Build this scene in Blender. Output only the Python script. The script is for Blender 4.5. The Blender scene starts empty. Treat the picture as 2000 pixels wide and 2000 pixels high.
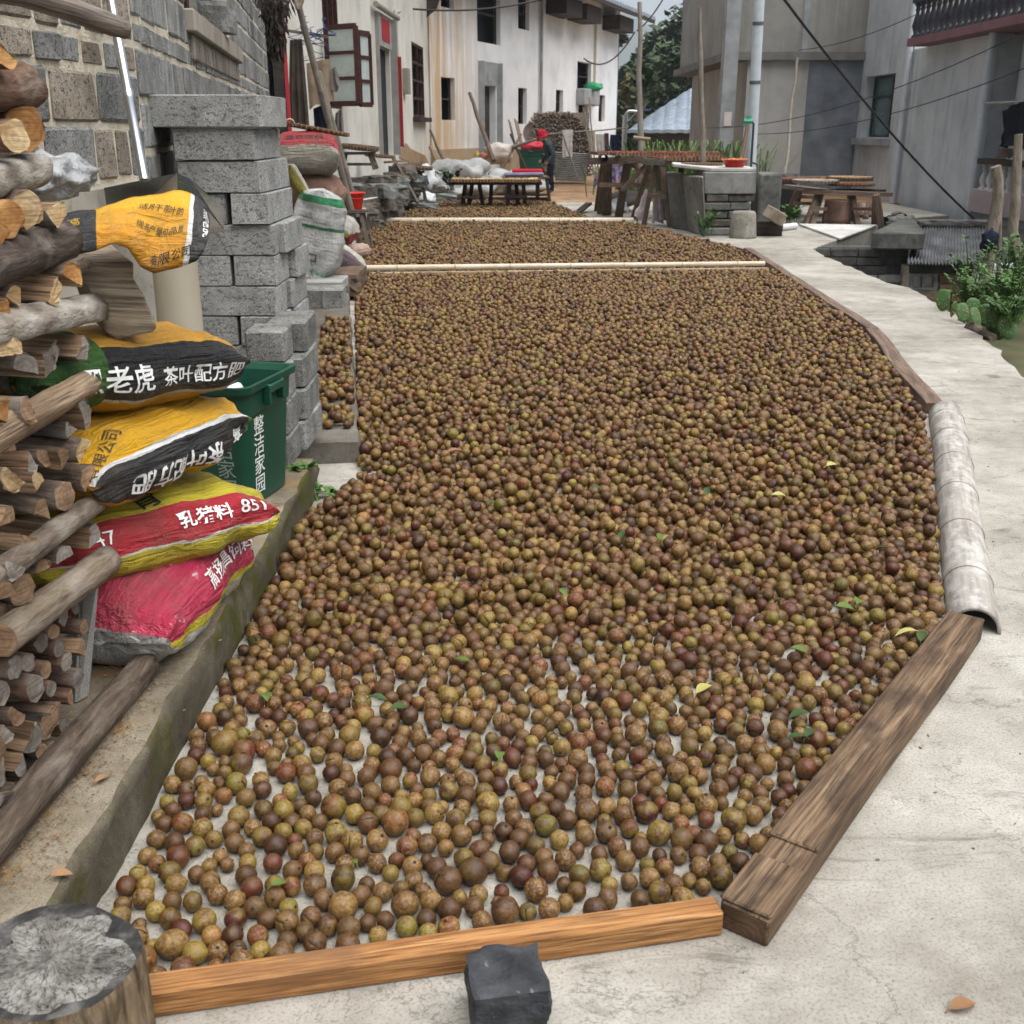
import bpy, bmesh, math, random
from mathutils import Vector, Matrix, noise
R = math.radians
random.seed(7)
S = bpy.context.scene
COL = S.collection

# ---------------------------------------------------------------- camera
CH, CF, CY = 1.45, 2100.0, 250.0            # eye height, focal length and horizon of the 2000 px photograph
CP = math.atan((1000 - CY) / CF)
cam = bpy.data.cameras.new('camera')
cam.sensor_width = 36.0
cam.lens = 36.0 * CF / 2000.0
cam.clip_start, cam.clip_end = 0.05, 9000.0
cam.dof.use_dof = True
cam.dof.focus_distance = 3.6
cam.dof.aperture_fstop = 9.0
cam_ob = bpy.data.objects.new('camera', cam)
cam_ob.location = (0, 0, CH)
cam_ob.rotation_euler = (R(90) - CP, 0, 0)
COL.objects.link(cam_ob)
S.camera = cam_ob

# ---------------------------------------------------------------- sky, sun, exposure
SUN_DIR = Vector((0.30, -0.22, 1.0)).normalized()     # towards the sun
W = bpy.data.worlds.new('World')
S.world = W
W.use_nodes = True
wn = W.node_tree.nodes; wl = W.node_tree.links
for n in list(wn): wn.remove(n)
sky = wn.new('ShaderNodeTexSky'); sky.sky_type = 'NISHITA'; sky.sun_disc = False
sky.sun_elevation = math.asin(SUN_DIR.z)
sky.sun_rotation = math.atan2(SUN_DIR.x, SUN_DIR.y)
sky.air_density = 1.0; sky.dust_density = 0.6; sky.ozone_density = 1.0
hs = wn.new('ShaderNodeHueSaturation'); hs.inputs['Saturation'].default_value = 0.45; hs.inputs['Value'].default_value = 1.0
bg = wn.new('ShaderNodeBackground'); bg.inputs['Strength'].default_value = 0.07
wo = wn.new('ShaderNodeOutputWorld')
wl.new(sky.outputs[0], hs.inputs['Color']); wl.new(hs.outputs[0], bg.inputs['Color']); wl.new(bg.outputs[0], wo.inputs['Surface'])
sun = bpy.data.lights.new('sun', 'SUN'); sun.energy = 4.4; sun.angle = R(75); sun.color = (1.0, 0.975, 0.94)
sun_ob = bpy.data.objects.new('sun', sun); COL.objects.link(sun_ob)
sun_ob.rotation_euler = SUN_DIR.to_track_quat('Z', 'Y').to_euler()
sun_ob.location = (6, -4, 12)
S.view_settings.view_transform = 'Standard'; S.view_settings.look = 'None'
S.view_settings.exposure = 0.78; S.view_settings.gamma = 1.0
S.view_settings.use_curve_mapping = False
S.cycles.max_bounces = 5; S.cycles.diffuse_bounces = 3; S.cycles.glossy_bounces = 3; S.cycles.use_adaptive_sampling = True; S.cycles.adaptive_threshold = 0.03
S.cycles.use_denoising = True

# ---------------------------------------------------------------- where a sight line meets a plane
def ray(u, v):
    a = (u - 1000) / CF; b = (1000 - v) / CF
    return Vector((a, math.cos(CP) + b * math.sin(CP), -math.sin(CP) + b * math.cos(CP)))
def G(u, v, z=0.0):
    d = ray(u, v); t = (z - CH) / d.z
    return Vector((d.x * t, d.y * t, z))
def D(u, v, Y):
    d = ray(u, v); t = Y / d.y
    return Vector((d.x * t, Y, CH + d.z * t))
def XP(u, v, X):
    d = ray(u, v); t = X / d.x
    return Vector((X, d.y * t, CH + d.z * t))
def PL(u, v, p0, n):
    d = ray(u, v); o = Vector((0, 0, CH)); n = Vector(n)
    t = (Vector(p0) - o).dot(n) / d.dot(n)
    return o + d * t

# ---------------------------------------------------------------- objects
def tag(o, label=None, cat=None, group=None, kind=None):
    if label: o['label'] = label
    if cat: o['category'] = cat
    if group: o['group'] = group
    if kind: o['kind'] = kind
    return o
def par(c, p):
    c.parent = p
    c.matrix_parent_inverse = p.matrix_basis.inverted()
    return c
def empty(name, loc, label=None, cat=None, group=None):
    o = bpy.data.objects.new(name, None); COL.objects.link(o)
    o.location = loc; o.empty_display_size = 0.1
    return tag(o, label, cat, group)
def frame(p0, p1, up=(0, 0, 1)):
    """Matrix at p0 with x towards p1, z near up."""
    x = (Vector(p1) - Vector(p0)).normalized(); u = Vector(up)
    y = u.cross(x)
    if y.length < 1e-4: y = Vector((0, 1, 0)).cross(x)
    y.normalize(); z = x.cross(y)
    m = Matrix((x, y, z)).transposed().to_4x4(); m.translation = Vector(p0)
    return m
def rotz(a, loc=(0, 0, 0)):
    return Matrix.Translation(Vector(loc)) @ Matrix.Rotation(a, 4, 'Z')
def fbm(p, s=1.0, o=3):
    return noise.fractal(Vector(p) * s, 1.0, 2.0, o)

class MB:
    def __init__(s): s.v = []; s.f = []; s.m = []; s.sm = []
    def add(s, vs, fs, mi=0, smooth=False):
        b = len(s.v); s.v += [Vector(x) for x in vs]
        for f in fs: s.f.append([b + i for i in f]); s.m.append(mi); s.sm.append(smooth)
        return s
    def box(s, c, d, M=None, mi=0, taper=1.0):
        c = Vector(c); x, y, z = d[0] / 2, d[1] / 2, d[2] / 2; t = taper
        vs = [Vector(p) for p in ((-x, -y, -z), (x, -y, -z), (x, y, -z), (-x, y, -z), (-x * t, -y * t, z), (x * t, -y * t, z), (x * t, y * t, z), (-x * t, y * t, z))]
        vs = [(M @ p if M else p) + c for p in vs]
        return s.add(vs, [(3, 2, 1, 0), (4, 5, 6, 7), (0, 1, 5, 4), (1, 2, 6, 5), (2, 3, 7, 6), (3, 0, 4, 7)], mi)
    def bar(s, p0, p1, w, h, up=(0, 0, 1), mi=0):
        """box from p0 to p1 (centre line)"""
        M = frame(p0, p1, up); L = (Vector(p1) - Vector(p0)).length
        vs = [M @ Vector(p) for p in ((0, -w / 2, -h / 2), (L, -w / 2, -h / 2), (L, w / 2, -h / 2), (0, w / 2, -h / 2), (0, -w / 2, h / 2), (L, -w / 2, h / 2), (L, w / 2, h / 2), (0, w / 2, h / 2))]
        return s.add(vs, [(3, 2, 1, 0), (4, 5, 6, 7), (0, 1, 5, 4), (1, 2, 6, 5), (2, 3, 7, 6), (3, 0, 4, 7)], mi)
    def tube(s, pts, r, n=10, cap=True, mi=0, cmi=None, wob=0.0, seed=0, smooth=True):
        pts = [Vector(p) for p in pts]; k = len(pts)
        rr = r if isinstance(r, (list, tuple)) else [r] * k
        rings = []; up = Vector((0, 0, 1))
        t0 = (pts[1] - pts[0]).normalized()
        if abs(t0.z) > 0.9: up = Vector((0, 1, 0))
        for i, p in enumerate(pts):
            t = (pts[min(i + 1, k - 1)] - pts[max(i - 1, 0)]).normalized()
            a = up.cross(t)
            if a.length < 1e-4: a = Vector((1, 0, 0)).cross(t)
            a.normalize(); b = t.cross(a); up = b
            ring = []
            for j in range(n):
                th = 2 * math.pi * j / n; q = rr[i]
                if wob: q *= 1 + wob * noise.noise(Vector((math.cos(th) * 1.5, math.sin(th) * 1.5, i * 0.7 + seed * 3.1)))
                ring.append(p + (a * math.cos(th) + b * math.sin(th)) * q)
            rings.append(ring)
        vs = [v for g in rings for v in g]
        fs = [(i * n + j, i * n + (j + 1) % n, (i + 1) * n + (j + 1) % n, (i + 1) * n + j) for i in range(k - 1) for j in range(n)]
        s.add(vs, fs, mi, smooth)
        if cap:
            s.add(rings[0], [tuple(range(n))[::-1]], mi if cmi is None else cmi)
            s.add(rings[-1], [tuple(range(n))], mi if cmi is None else cmi)
        return s
    def lathe(s, prof, n=20, M=None, mi=0, smooth=True, close=False):
        vs = []
        for r, z in prof:
            for j in range(n):
                th = 2 * math.pi * j / n; p = Vector((r * math.cos(th), r * math.sin(th), z)); vs.append(M @ p if M else p)
        k = len(prof)
        fs = [(i * n + j, i * n + (j + 1) % n, (i + 1) * n + (j + 1) % n, (i + 1) * n + j) for i in range(k - 1) for j in range(n)]
        return s.add(vs, fs, mi, smooth)
    def prism(s, poly, z0, z1, mi=0, tmi=None):
        n = len(poly); lo = [Vector((p[0], p[1], z0)) for p in poly]; hi = [Vector((p[0], p[1], z1)) for p in poly]
        s.add(lo + hi, [(i, (i + 1) % n, n + (i + 1) % n, n + i) for i in range(n)], mi)
        s.add(lo, [tuple(range(n))[::-1]], mi); s.add(hi, [tuple(range(n))], mi if tmi is None else tmi)
        return s
    def slab(s, pts, nrm, th, mi=0):
        """polygon of 3-D points thickened along nrm"""
        a = [Vector(p) for p in pts]; b = [p + Vector(nrm) * th for p in a]; n = len(a)
        s.add(a + b, [(i, (i + 1) % n, n + (i + 1) % n, n + i) for i in range(n)], mi)
        s.add(a, [tuple(range(n))[::-1]], mi); s.add(b, [tuple(range(n))], mi)
        return s
    def grid(s, P, mi=0, smooth=True, flip=False):
        r, c = len(P), len(P[0]); vs = [v for row in P for v in row]
        fs = [(i * c + j, i * c + j + 1, (i + 1) * c + j + 1, (i + 1) * c + j) for i in range(r - 1) for j in range(c - 1)]
        if flip: fs = [f[::-1] for f in fs]
        return s.add(vs, fs, mi, smooth)
    def mesh(s, name, M=None, bevel=0, seg=1, recalc=True):
        me = bpy.data.meshes.new(name)
        Mi = M.inverted() if M else None
        me.from_pydata([(Mi @ v if Mi else v) for v in s.v], [], s.f)
        me.polygons.foreach_set('material_index', s.m); me.polygons.foreach_set('use_smooth', s.sm)
        if recalc or bevel:
            bm = bmesh.new(); bm.from_mesh(me)
            if bevel or recalc == 2: bmesh.ops.remove_doubles(bm, verts=bm.verts, dist=1e-5)
            bmesh.ops.recalc_face_normals(bm, faces=bm.faces)
            if bevel:
                es = [e for e in bm.edges if len(e.link_faces) == 2 and e.calc_face_angle(0) > 0.5]
                bmesh.ops.bevel(bm, geom=es, offset=bevel, segments=seg, affect='EDGES', profile=0.5, clamp_overlap=True)
            bm.to_mesh(me); bm.free()
        me.update()
        return me
    def build(s, name, mats, parent=None, M=None, bevel=0, seg=1, recalc=True):
        """M: the object's own frame (vertices are in world coordinates and turned into it)"""
        me = s.mesh(name, M, bevel, seg, recalc)
        for m in (mats if isinstance(mats, (list, tuple)) else [mats]): me.materials.append(m)
        o = bpy.data.objects.new(name, me); COL.objects.link(o)
        if M: o.matrix_basis = M
        if parent: par(o, parent)
        return o
def place(name, me, M, parent=None):
    o = bpy.data.objects.new(name, me); COL.objects.link(o); o.matrix_basis = M
    if parent: par(o, parent)
    return o

# ---------------------------------------------------------------- materials
def c4(c): return (c[0], c[1], c[2], 1.0)
class NT:
    def __init__(s, name):
        s.m = bpy.data.materials.new(name); s.m.use_nodes = True
        s.t = s.m.node_tree; s.b = s.t.nodes['Principled BSDF']
    def n(s, ty, **kw):
        x = s.t.nodes.new(ty)
        for k, v in kw.items():
            if k.startswith('_'): setattr(x, k[1:], v)
            else: s.set(x, k, v)
        return x
    def set(s, x, k, v):
        i = x.inputs[int(k[1:])] if k[0] == 'i' and k[1:].isdigit() else x.inputs[k.replace('__', ' ')]
        if isinstance(v, bpy.types.NodeSocket): s.t.links.new(v, i)
        else: i.default_value = v
    def math(s, op, a, b=0.0, c=None):
        x = s.t.nodes.new('ShaderNodeMath'); x.operation = op
        s.set(x, 'i0', a); s.set(x, 'i1', b)
        if c is not None: s.set(x, 'i2', c)
        return x.outputs[0]
    def mix(s, f, a, b, mode='MIX'):
        x = s.t.nodes.new('ShaderNodeMix'); x.data_type = 'RGBA'; x.blend_type = mode
        s.set(x, 'i0', f); s.set(x, 'i6', a if isinstance(a, bpy.types.NodeSocket) else c4(a)); s.set(x, 'i7', b if isinstance(b, bpy.types.NodeSocket) else c4(b))
        return x.outputs[2]
    def ramp(s, f, stops, interp='LINEAR'):
        x = s.t.nodes.new('ShaderNodeValToRGB'); e = x.color_ramp; e.interpolation = interp
        while len(e.elements) < len(stops): e.elements.new(0.5)
        for el, (p, c) in zip(e.elements, stops): el.position = p; el.color = c4(c) if not isinstance(c, (int, float)) else (c, c, c, 1)
        s.set(x, 'Fac', f); return x.outputs[0]
    def coord(s, scale=(1, 1, 1), kind='Object', shift=True):
        mp = s.t.nodes.new('ShaderNodeMapping')
        src = s.t.nodes.new('ShaderNodeNewGeometry').outputs['Position'] if kind == 'World' else s.t.nodes.new('ShaderNodeTexCoord').outputs[kind]
        s.t.links.new(src, mp.inputs['Vector']); mp.inputs['Scale'].default_value = scale
        if shift:
            oi = s.t.nodes.new('ShaderNodeObjectInfo'); cb = s.t.nodes.new('ShaderNodeCombineXYZ')
            r = s.math('MULTIPLY', oi.outputs['Random'], 57.0)
            for i in range(3): s.set(cb, 'i%d' % i, r)
            s.t.links.new(cb.outputs[0], mp.inputs['Location'])
        return mp.outputs[0]
    def noise(s, vec, scale=5, detail=5, rough=0.55, dist=0.0):
        x = s.n('ShaderNodeTexNoise', Scale=scale, Detail=detail, Roughness=rough, Distortion=dist); s.set(x, 'Vector', vec)
        return x.outputs['Fac']
    def bump(s, h, strength=0.3, dist=0.01, nrm=None):
        x = s.n('ShaderNodeBump', Strength=strength, Distance=dist, Height=h)
        if nrm: s.set(x, 'Normal', nrm)
        return x.outputs[0]
    def rnd(s):
        return s.t.nodes.new('ShaderNodeObjectInfo').outputs['Random']
    def out(s, col, rough=0.8, nrm=None, metal=0.0, spec=0.3):
        b = s.b; s.set(b, 'Base Color', col if isinstance(col, bpy.types.NodeSocket) else c4(col)); s.set(b, 'Roughness', rough)
        b.inputs['Metallic'].default_value = metal; b.inputs['Specular IOR Level'].default_value = spec
        if nrm is not None: s.set(b, 'Normal', nrm)
        return s.m
def mat(name, cols, scale=6, stretch=(1, 1, 1), detail=6, rough=0.8, bump=0.3, bscale=None, rnd=0.0, spots=(), metal=0.0, spec=0.25, bd=0.008, kind='Object', shift=True):
    """noise ramp over cols, optional spot layers (colour, scale, threshold, softness, stretch), bump, per-object brightness"""
    t = NT(name); v = t.coord(stretch, kind, shift)
    f = t.noise(v, scale, detail)
    k = len(cols); col = t.ramp(f, [(0.28 + 0.44 * i / max(k - 1, 1), c) for i, c in enumerate(cols)])
    for sp in spots:
        v2 = t.coord(sp[4], kind, shift) if len(sp) > 4 else v
        g = t.noise(v2, sp[1], 4, 0.6)
        col = t.mix(t.ramp(g, [(sp[2], 0.0), (min(sp[2] + sp[3], 1.0), 1.0)]), col, sp[0])
    if rnd:
        col = t.mix(1.0, col, t.ramp(t.rnd(), [(0, (1 - rnd,) * 3), (1, (1 + rnd,) * 3)]), 'MULTIPLY')
    h = t.noise(v, bscale or scale * 4, 6, 0.65)
    return t.out(col, rough, t.bump(h, bump, bd) if bump else None, metal, spec)
def flat(name, c, rough=0.6, metal=0.0, spec=0.4): return mat(name, [[x * 0.88 for x in c], [min(1, x * 1.08) for x in c]], 9, rough=rough, metal=metal, spec=spec, bump=0.1)

def wood_mat(name, cols, rough=0.7, bump=0.5, k=1.0, rnd=0.15, dark=None, spec=0.25):
    """grain runs along the object's own x axis"""
    t = NT(name); v = t.coord((1.2 * k, 14 * k, 14 * k)); v2 = t.coord((3 * k, 90 * k, 90 * k)); v3 = t.coord((2, 4, 4))
    a = t.noise(v, 2.2, 5, 0.6, 0.6); b = t.noise(v2, 1.6, 4, 0.6); c = t.noise(v3, 2.5, 4)
    n = len(cols); col = t.ramp(a, [(0.25 + 0.5 * i / max(n - 1, 1), x) for i, x in enumerate(cols)])
    col = t.mix(t.ramp(b, [(0.35, 0.75), (0.55, 0.0)]), col, [x * 0.35 for x in cols[0]])
    if dark: col = t.mix(t.ramp(c, [(0.5, 0.0), (0.68, 0.85)]), col, dark)
    if rnd: col = t.mix(1.0, col, t.ramp(t.rnd(), [(0, (1 - rnd,) * 3), (1, (1 + rnd,) * 3)]), 'MULTIPLY')
    return t.out(col, rough, t.bump(t.math('ADD', t.math('MULTIPLY', b, 0.7), a), bump, 0.006), 0, spec)
def bark_mat(name, cols, rnd=0.25):
    t = NT(name); v = t.coord((5, 26, 26)); v2 = t.coord((4, 5, 5)); v3 = t.coord((14, 60, 60))
    a = t.noise(v, 1.4, 6, 0.65, 0.8); b = t.noise(v2, 2.0, 4); c = t.noise(v3, 1.5, 5, 0.7)
    n = len(cols); col = t.ramp(a, [(0.3 + 0.4 * i / max(n - 1, 1), x) for i, x in enumerate(cols)])
    col = t.mix(t.ramp(b, [(0.5, 0.0), (0.7, 0.5)]), col, (0.30, 0.27, 0.23))
    col = t.mix(1.0, col, t.ramp(t.rnd(), [(0, (1 - rnd,) * 3), (1, (1 + rnd,) * 3)]), 'MULTIPLY')
    return t.out(col, 0.9, t.bump(t.math('ADD', a, t.math('MULTIPLY', c, 0.6)), 0.8, 0.012), 0, 0.15)
def cut_mat(name, cols, rnd=0.2):
    """sawn log end: saw marks and faint rings across the local y-z plane"""
    t = NT(name); v = t.coord((1, 1, 1)); v2 = t.coord((8, 6, 110)); tc = t.n('ShaderNodeTexCoord')
    sep = t.n('ShaderNodeSeparateXYZ'); t.set(sep, 'i0', tc.outputs['Object'])
    rr = t.math('SQRT', t.math('ADD', t.math('MULTIPLY', sep.outputs[1], sep.outputs[1]), t.math('MULTIPLY', sep.outputs[2], sep.outputs[2])))
    ring = t.math('SINE', t.math('ADD', t.math('MULTIPLY', rr, 460.0), t.math('MULTIPLY', t.noise(v, 30, 3), 9.0)))
    a = t.noise(v, 14, 5); b = t.noise(v2, 1.6, 4, 0.7)
    n = len(cols); col = t.ramp(a, [(0.3 + 0.4 * i / max(n - 1, 1), x) for i, x in enumerate(cols)])
    col = t.mix(t.ramp(b, [(0.36, 0.5), (0.52, 0.0)]), col, [x * 0.45 for x in cols[0]])
    col = t.mix(t.math('MULTIPLY', t.math('ADD', ring, 1.0), 0.13), col, [x * 0.5 for x in cols[0]])
    col = t.mix(1.0, col, t.ramp(t.rnd(), [(0, (1 - rnd,) * 3), (1, (1 + rnd,) * 3)]), 'MULTIPLY')
    return t.out(col, 0.85, t.bump(b, 0.6, 0.004), 0, 0.15)
def block_mat(name, cols, rnd=0.12, pit=0.5, streak=False):
    """porous concrete block: dark pits and pale sand, at one real size on every block"""
    t = NT(name); v = t.coord((1, 1, 1), 'World'); v2 = t.coord((1, 1, 1.6), 'World')
    a = t.noise(v, 9, 5); b = t.noise(v2, 50, 6, 0.75); c = t.noise(v, 210, 3, 0.6)
    n = len(cols); col = t.ramp(a, [(0.3 + 0.4 * i / max(n - 1, 1), x) for i, x in enumerate(cols)])
    col = t.mix(t.ramp(c, [(0.36, 0.65), (0.54, 0.0)]), col, [x * 0.5 for x in cols[0]])
    col = t.mix(t.ramp(c, [(0.56, 0.0), (0.7, 0.5)]), col, [min(1, x * 1.5) for x in cols[-1]])
    pf = t.ramp(b, [(0.40, 1.0), (0.45, 0.0)])
    col = t.mix(t.math('MULTIPLY', pf, pit), col, (0.025, 0.025, 0.024))
    if streak: col = t.mix(t.ramp(t.noise(t.coord((16, 16, 0.9), 'World'), 1.5, 4), [(0.5, 0.0), (0.7, 0.45)]), col, (0.38, 0.38, 0.37))
    col = t.mix(1.0, col, t.ramp(t.rnd(), [(0, (1 - rnd,) * 3), (1, (1 + rnd,) * 3)]), 'MULTIPLY')
    h = t.math('SUBTRACT', c, t.math('MULTIPLY', pf, 1.6))
    return t.out(col, 0.95, t.bump(h, 0.6, 0.006), 0, 0.1)
def concrete_mat(name, cols, moss=None, speck=0.5, shift=False, sc=1.0, wet=0.0):
    t = NT(name); v = t.coord((1, 1, 1), 'Object', shift)
    a = t.noise(v, 1.1 * sc, 7, 0.62); b = t.noise(v, 6 * sc, 6, 0.7); c = t.noise(v, 150 * sc, 4, 0.7); d = t.noise(v, 420 * sc, 2, 0.6)
    n = len(cols); col = t.ramp(t.math('ADD', t.math('MULTIPLY', a, 0.62), t.math('MULTIPLY', b, 0.38)), [(0.37 + 0.26 * i / max(n - 1, 1), x) for i, x in enumerate(cols)])
    col = t.mix(t.math('MULTIPLY', t.ramp(c, [(0.36, 1.0), (0.5, 0.0)]), speck), col, [x * 0.42 for x in cols[0]])
    col = t.mix(t.math('MULTIPLY', t.ramp(d, [(0.58, 0.0), (0.7, 1.0)]), speck * 0.7), col, [min(1, x * 1.25) for x in cols[-1]])
    # scuffs and stains
    s1 = t.noise(t.coord((1.0, 3.2, 1), 'Object', shift), 2.3 * sc, 6, 0.7, 1.4)
    col = t.mix(t.ramp(s1, [(0.57, 0.0), (0.70, 0.7)]), col, [x * 0.5 for x in cols[0]])
    cr = t.n('ShaderNodeTexNoise', Scale=1.7 * sc, Detail=8.0, Roughness=0.6, Distortion=0.4); t.set(cr, 'Vector', v)
    e = t.math('ABSOLUTE', t.math('SUBTRACT', cr.outputs['Fac'], 0.5))
    col = t.mix(t.math('MULTIPLY', t.ramp(e, [(0.0, 1.0), (0.004, 0.0)]), 0.55), col, (0.06, 0.055, 0.05))
    if moss:
        mf = t.noise(v, 5.5, 6, 0.7)
        col = t.mix(t.ramp(mf, [(moss[1], 0.0), (moss[1] + 0.13, 0.9)]), col, moss[0])
    h = t.math('ADD', t.math('MULTIPLY', b, 0.7), t.math('MULTIPLY', c, 0.5))
    return t.out(col, 0.88, t.bump(h, 0.45, 0.006), 0, 0.2)
# ================================================================ materials of the yard
m_yard = concrete_mat('yard concrete', [(0.19, 0.172, 0.142), (0.31, 0.29, 0.252), (0.43, 0.412, 0.37)], speck=0.5)
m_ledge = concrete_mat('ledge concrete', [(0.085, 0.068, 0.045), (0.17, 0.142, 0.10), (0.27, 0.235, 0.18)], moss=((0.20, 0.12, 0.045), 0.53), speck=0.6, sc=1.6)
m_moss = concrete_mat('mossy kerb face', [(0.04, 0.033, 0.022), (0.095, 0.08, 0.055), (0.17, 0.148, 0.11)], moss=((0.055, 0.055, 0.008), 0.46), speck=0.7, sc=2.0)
m_strip = concrete_mat('old cement strip', [(0.07, 0.06, 0.048), (0.13, 0.115, 0.095), (0.19, 0.175, 0.15)], speck=0.5, sc=1.5)
m_dirt = mat('bare earth', [(0.12, 0.07, 0.035), (0.25, 0.15, 0.08), (0.34, 0.24, 0.15)], 0.9, bump=0.6, bscale=9, spots=[((0.10, 0.075, 0.05), 3.0, 0.55, 0.1)], shift=False)
m_terr = mat('low ground', [(0.03, 0.04, 0.015), (0.07, 0.07, 0.035), (0.11, 0.09, 0.05)], 1.5, bump=0.6, shift=False)

# ---------------------------------------------------------------- ground
b = MB(); b.add([(-4000, -4000, -1.7), (4000, -4000, -1.7), (4000, 4000, -1.7), (-4000, 4000, -1.7)], [(0, 1, 2, 3)])
tag(b.build('terrain', m_terr), kind='structure')
EDGE = [(4.2, -4), (2.95, 0.0), (2.85, 3.0), (2.95, 5.0), (3.12, 6.3), (3.29, 7.11), (3.50, 8.07), (3.63, 8.76), (3.75, 9.64), (3.82, 10.49), (3.72, 11.0), (3.75, 11.88), (3.755, 13.55)]
edge = []
for i in range(len(EDGE) - 1):
    a, c = Vector(EDGE[i]), Vector(EDGE[i + 1]); k = max(1, int((c - a).length / 0.13))
    for j in range(k):
        p = a.lerp(c, j / k); edge.append((p.x + 0.05 * fbm((p.x, p.y, 0), 4.0) + 0.02 * noise.noise(Vector((p.y * 14, 0, 3))), p.y))
far = [(3.83, 14.03), (4.6, 15.4), (5.78, 17.46), (6.3, 18.6), (7.7, 19.6), (7.7, 22.9), (4, 23.4), (-1.5, 23.0), (-9, 23.2), (-9, -4)]
b = MB(); b.prism([(x, y) for x, y in edge + far], -1.72, 0.0)
tag(b.build('yard_pavement', m_yard), kind='structure')
b = MB(); b.prism([(-9, 23.0), (-1.5, 22.8), (4, 23.2), (14, 22.7), (30, 60), (-20, 60)], -1.71, -0.012)
tag(b.build('earth_ground', m_dirt), kind='structure')
# pale concrete slab laid at the far corner of the path
b = MB(); pts = [G(1556, 440), G(1717, 440), G(1655, 460), G(1592, 486), G(1650, 478)]
b.slab([Vector((p.x, p.y, 0.004)) for p in (G(1560, 441), G(1640, 470, .0), G(1712, 443))], (0, 0, 1), 0.03)
m_pale = concrete_mat('pale slab', [(0.36, 0.35, 0.33), (0.5, 0.49, 0.46), (0.62, 0.61, 0.58)], speck=0.3)
tag(b.build('concrete_slab', m_pale, bevel=0.006), 'thin pale concrete slab lying where the path turns toward the trestles', 'slab')

# raised ledge along the left with a mossy kerb face
def strip(name, pa, pb, dx, z, mtop, mface, seg=60, amp=0.012):
    """long kerb: the yard edge runs from pa to pb, the ledge lies dx to its left"""
    pa, pb = Vector(pa), Vector(pb); d = (pb - pa).normalized(); nrm = Vector((-d.y, d.x))
    prof = [(0.0, -0.02), (0.001, z * 0.35), (0.002, z * 0.7), (0.004, z * 0.94), (0.012, z), (0.09, z + 0.002), (0.2, z), (0.4, z), (dx, z)]
    P = []
    for i in range(seg + 1):
        c = pa.lerp(pb, i / seg); row = []
        for j, (o, h) in enumerate(prof):
            q = c + nrm * o; w = amp * fbm((c.x * 3 + j * 0.37, c.y * 5, h * 20), 1.0, 4) * (1.5 if 1 <= j <= 4 else (0.3 if j > 4 else 1.0))
            row.append(Vector((q.x + w * nrm.x * 1.5, q.y + w * nrm.y, h + (w * 0.6 if j >= 3 else 0))))
        P.append(row)
    b = MB(); b.grid(P)
    ncol = len(prof) - 1
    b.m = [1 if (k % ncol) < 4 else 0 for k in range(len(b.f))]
    e0, e1 = P[0], P[-1]
    b.add(e0 + [Vector((e0[-1].x, e0[-1].y, -0.02))], [tuple(range(len(e0) + 1))], 1); b.add(e1 + [Vector((e1[-1].x, e1[-1].y, -0.02))], [tuple(range(len(e1) + 1))], 1)
    return tag(b.build(name, [mtop, mface], recalc=2), kind='structure')
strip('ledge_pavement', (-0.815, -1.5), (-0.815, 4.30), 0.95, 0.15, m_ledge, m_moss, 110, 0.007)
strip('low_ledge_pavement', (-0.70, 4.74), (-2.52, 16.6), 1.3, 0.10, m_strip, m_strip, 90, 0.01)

# ================================================================ timbers round the drying bed
w_front = wood_mat('orange sawn timber', [(0.18, 0.072, 0.022), (0.34, 0.16, 0.055), (0.50, 0.27, 0.11)], bump=0.35, rnd=0, k=1.5, dark=(0.17, 0.085, 0.04))
w_old = wood_mat('dark weathered beam', [(0.045, 0.026, 0.015), (0.15, 0.095, 0.055), (0.30, 0.205, 0.125)], bump=0.7, rnd=0.05, dark=(0.03, 0.018, 0.012))
w_mid = wood_mat('brown plank', [(0.07, 0.045, 0.032), (0.16, 0.11, 0.08), (0.25, 0.185, 0.14)], bump=0.5, rnd=0.12)
w_gray = wood_mat('grey old wood', [(0.06, 0.05, 0.042), (0.14, 0.115, 0.095), (0.24, 0.205, 0.175)], bump=0.6, rnd=0.2)
w_pale = wood_mat('pale wood', [(0.22, 0.15, 0.085), (0.38, 0.275, 0.17), (0.5, 0.39, 0.26)], bump=0.4, rnd=0.15)
w_dark = wood_mat('sooty wood', [(0.02, 0.014, 0.011), (0.05, 0.035, 0.026), (0.10, 0.072, 0.055)], bump=0.5, rnd=0.2)
m_endw = cut_mat('timber end grain', [(0.06, 0.035, 0.02), (0.14, 0.085, 0.05), (0.22, 0.15, 0.09)])
def beam_mesh(L, w, h, seg=10, amp=0.003, seed=0.0, bevel=0.004):
    b = MB(); P = []
    for i in range(seg + 1):
        x = L * i / seg
        dy = amp * 2 * noise.noise(Vector((x * 1.3, seed, 0))); dz = amp * noise.noise(Vector((x * 1.7, seed, 9)))
        kw = 1 + 0.05 * noise.noise(Vector((x * 2, seed, 4)))
        P.append([Vector((x, -w / 2 * kw + dy, 0)), Vector((x, w / 2 * kw + dy, 0)), Vector((x, w / 2 * kw + dy, h + dz)), Vector((x, -w / 2 * kw + dy, h + dz)), ])
    vs = [v for r in P for v in r]; fs = [(i * 4 + j, i * 4 + (j + 1) % 4, (i + 1) * 4 + (j + 1) % 4, (i + 1) * 4 + j) for i in range(seg) for j in range(4)]
    b.add(vs, fs); b.add(P[0], [(3, 2, 1, 0)], 1); b.add(P[-1], [(0, 1, 2, 3)], 1)
    return b
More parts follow.
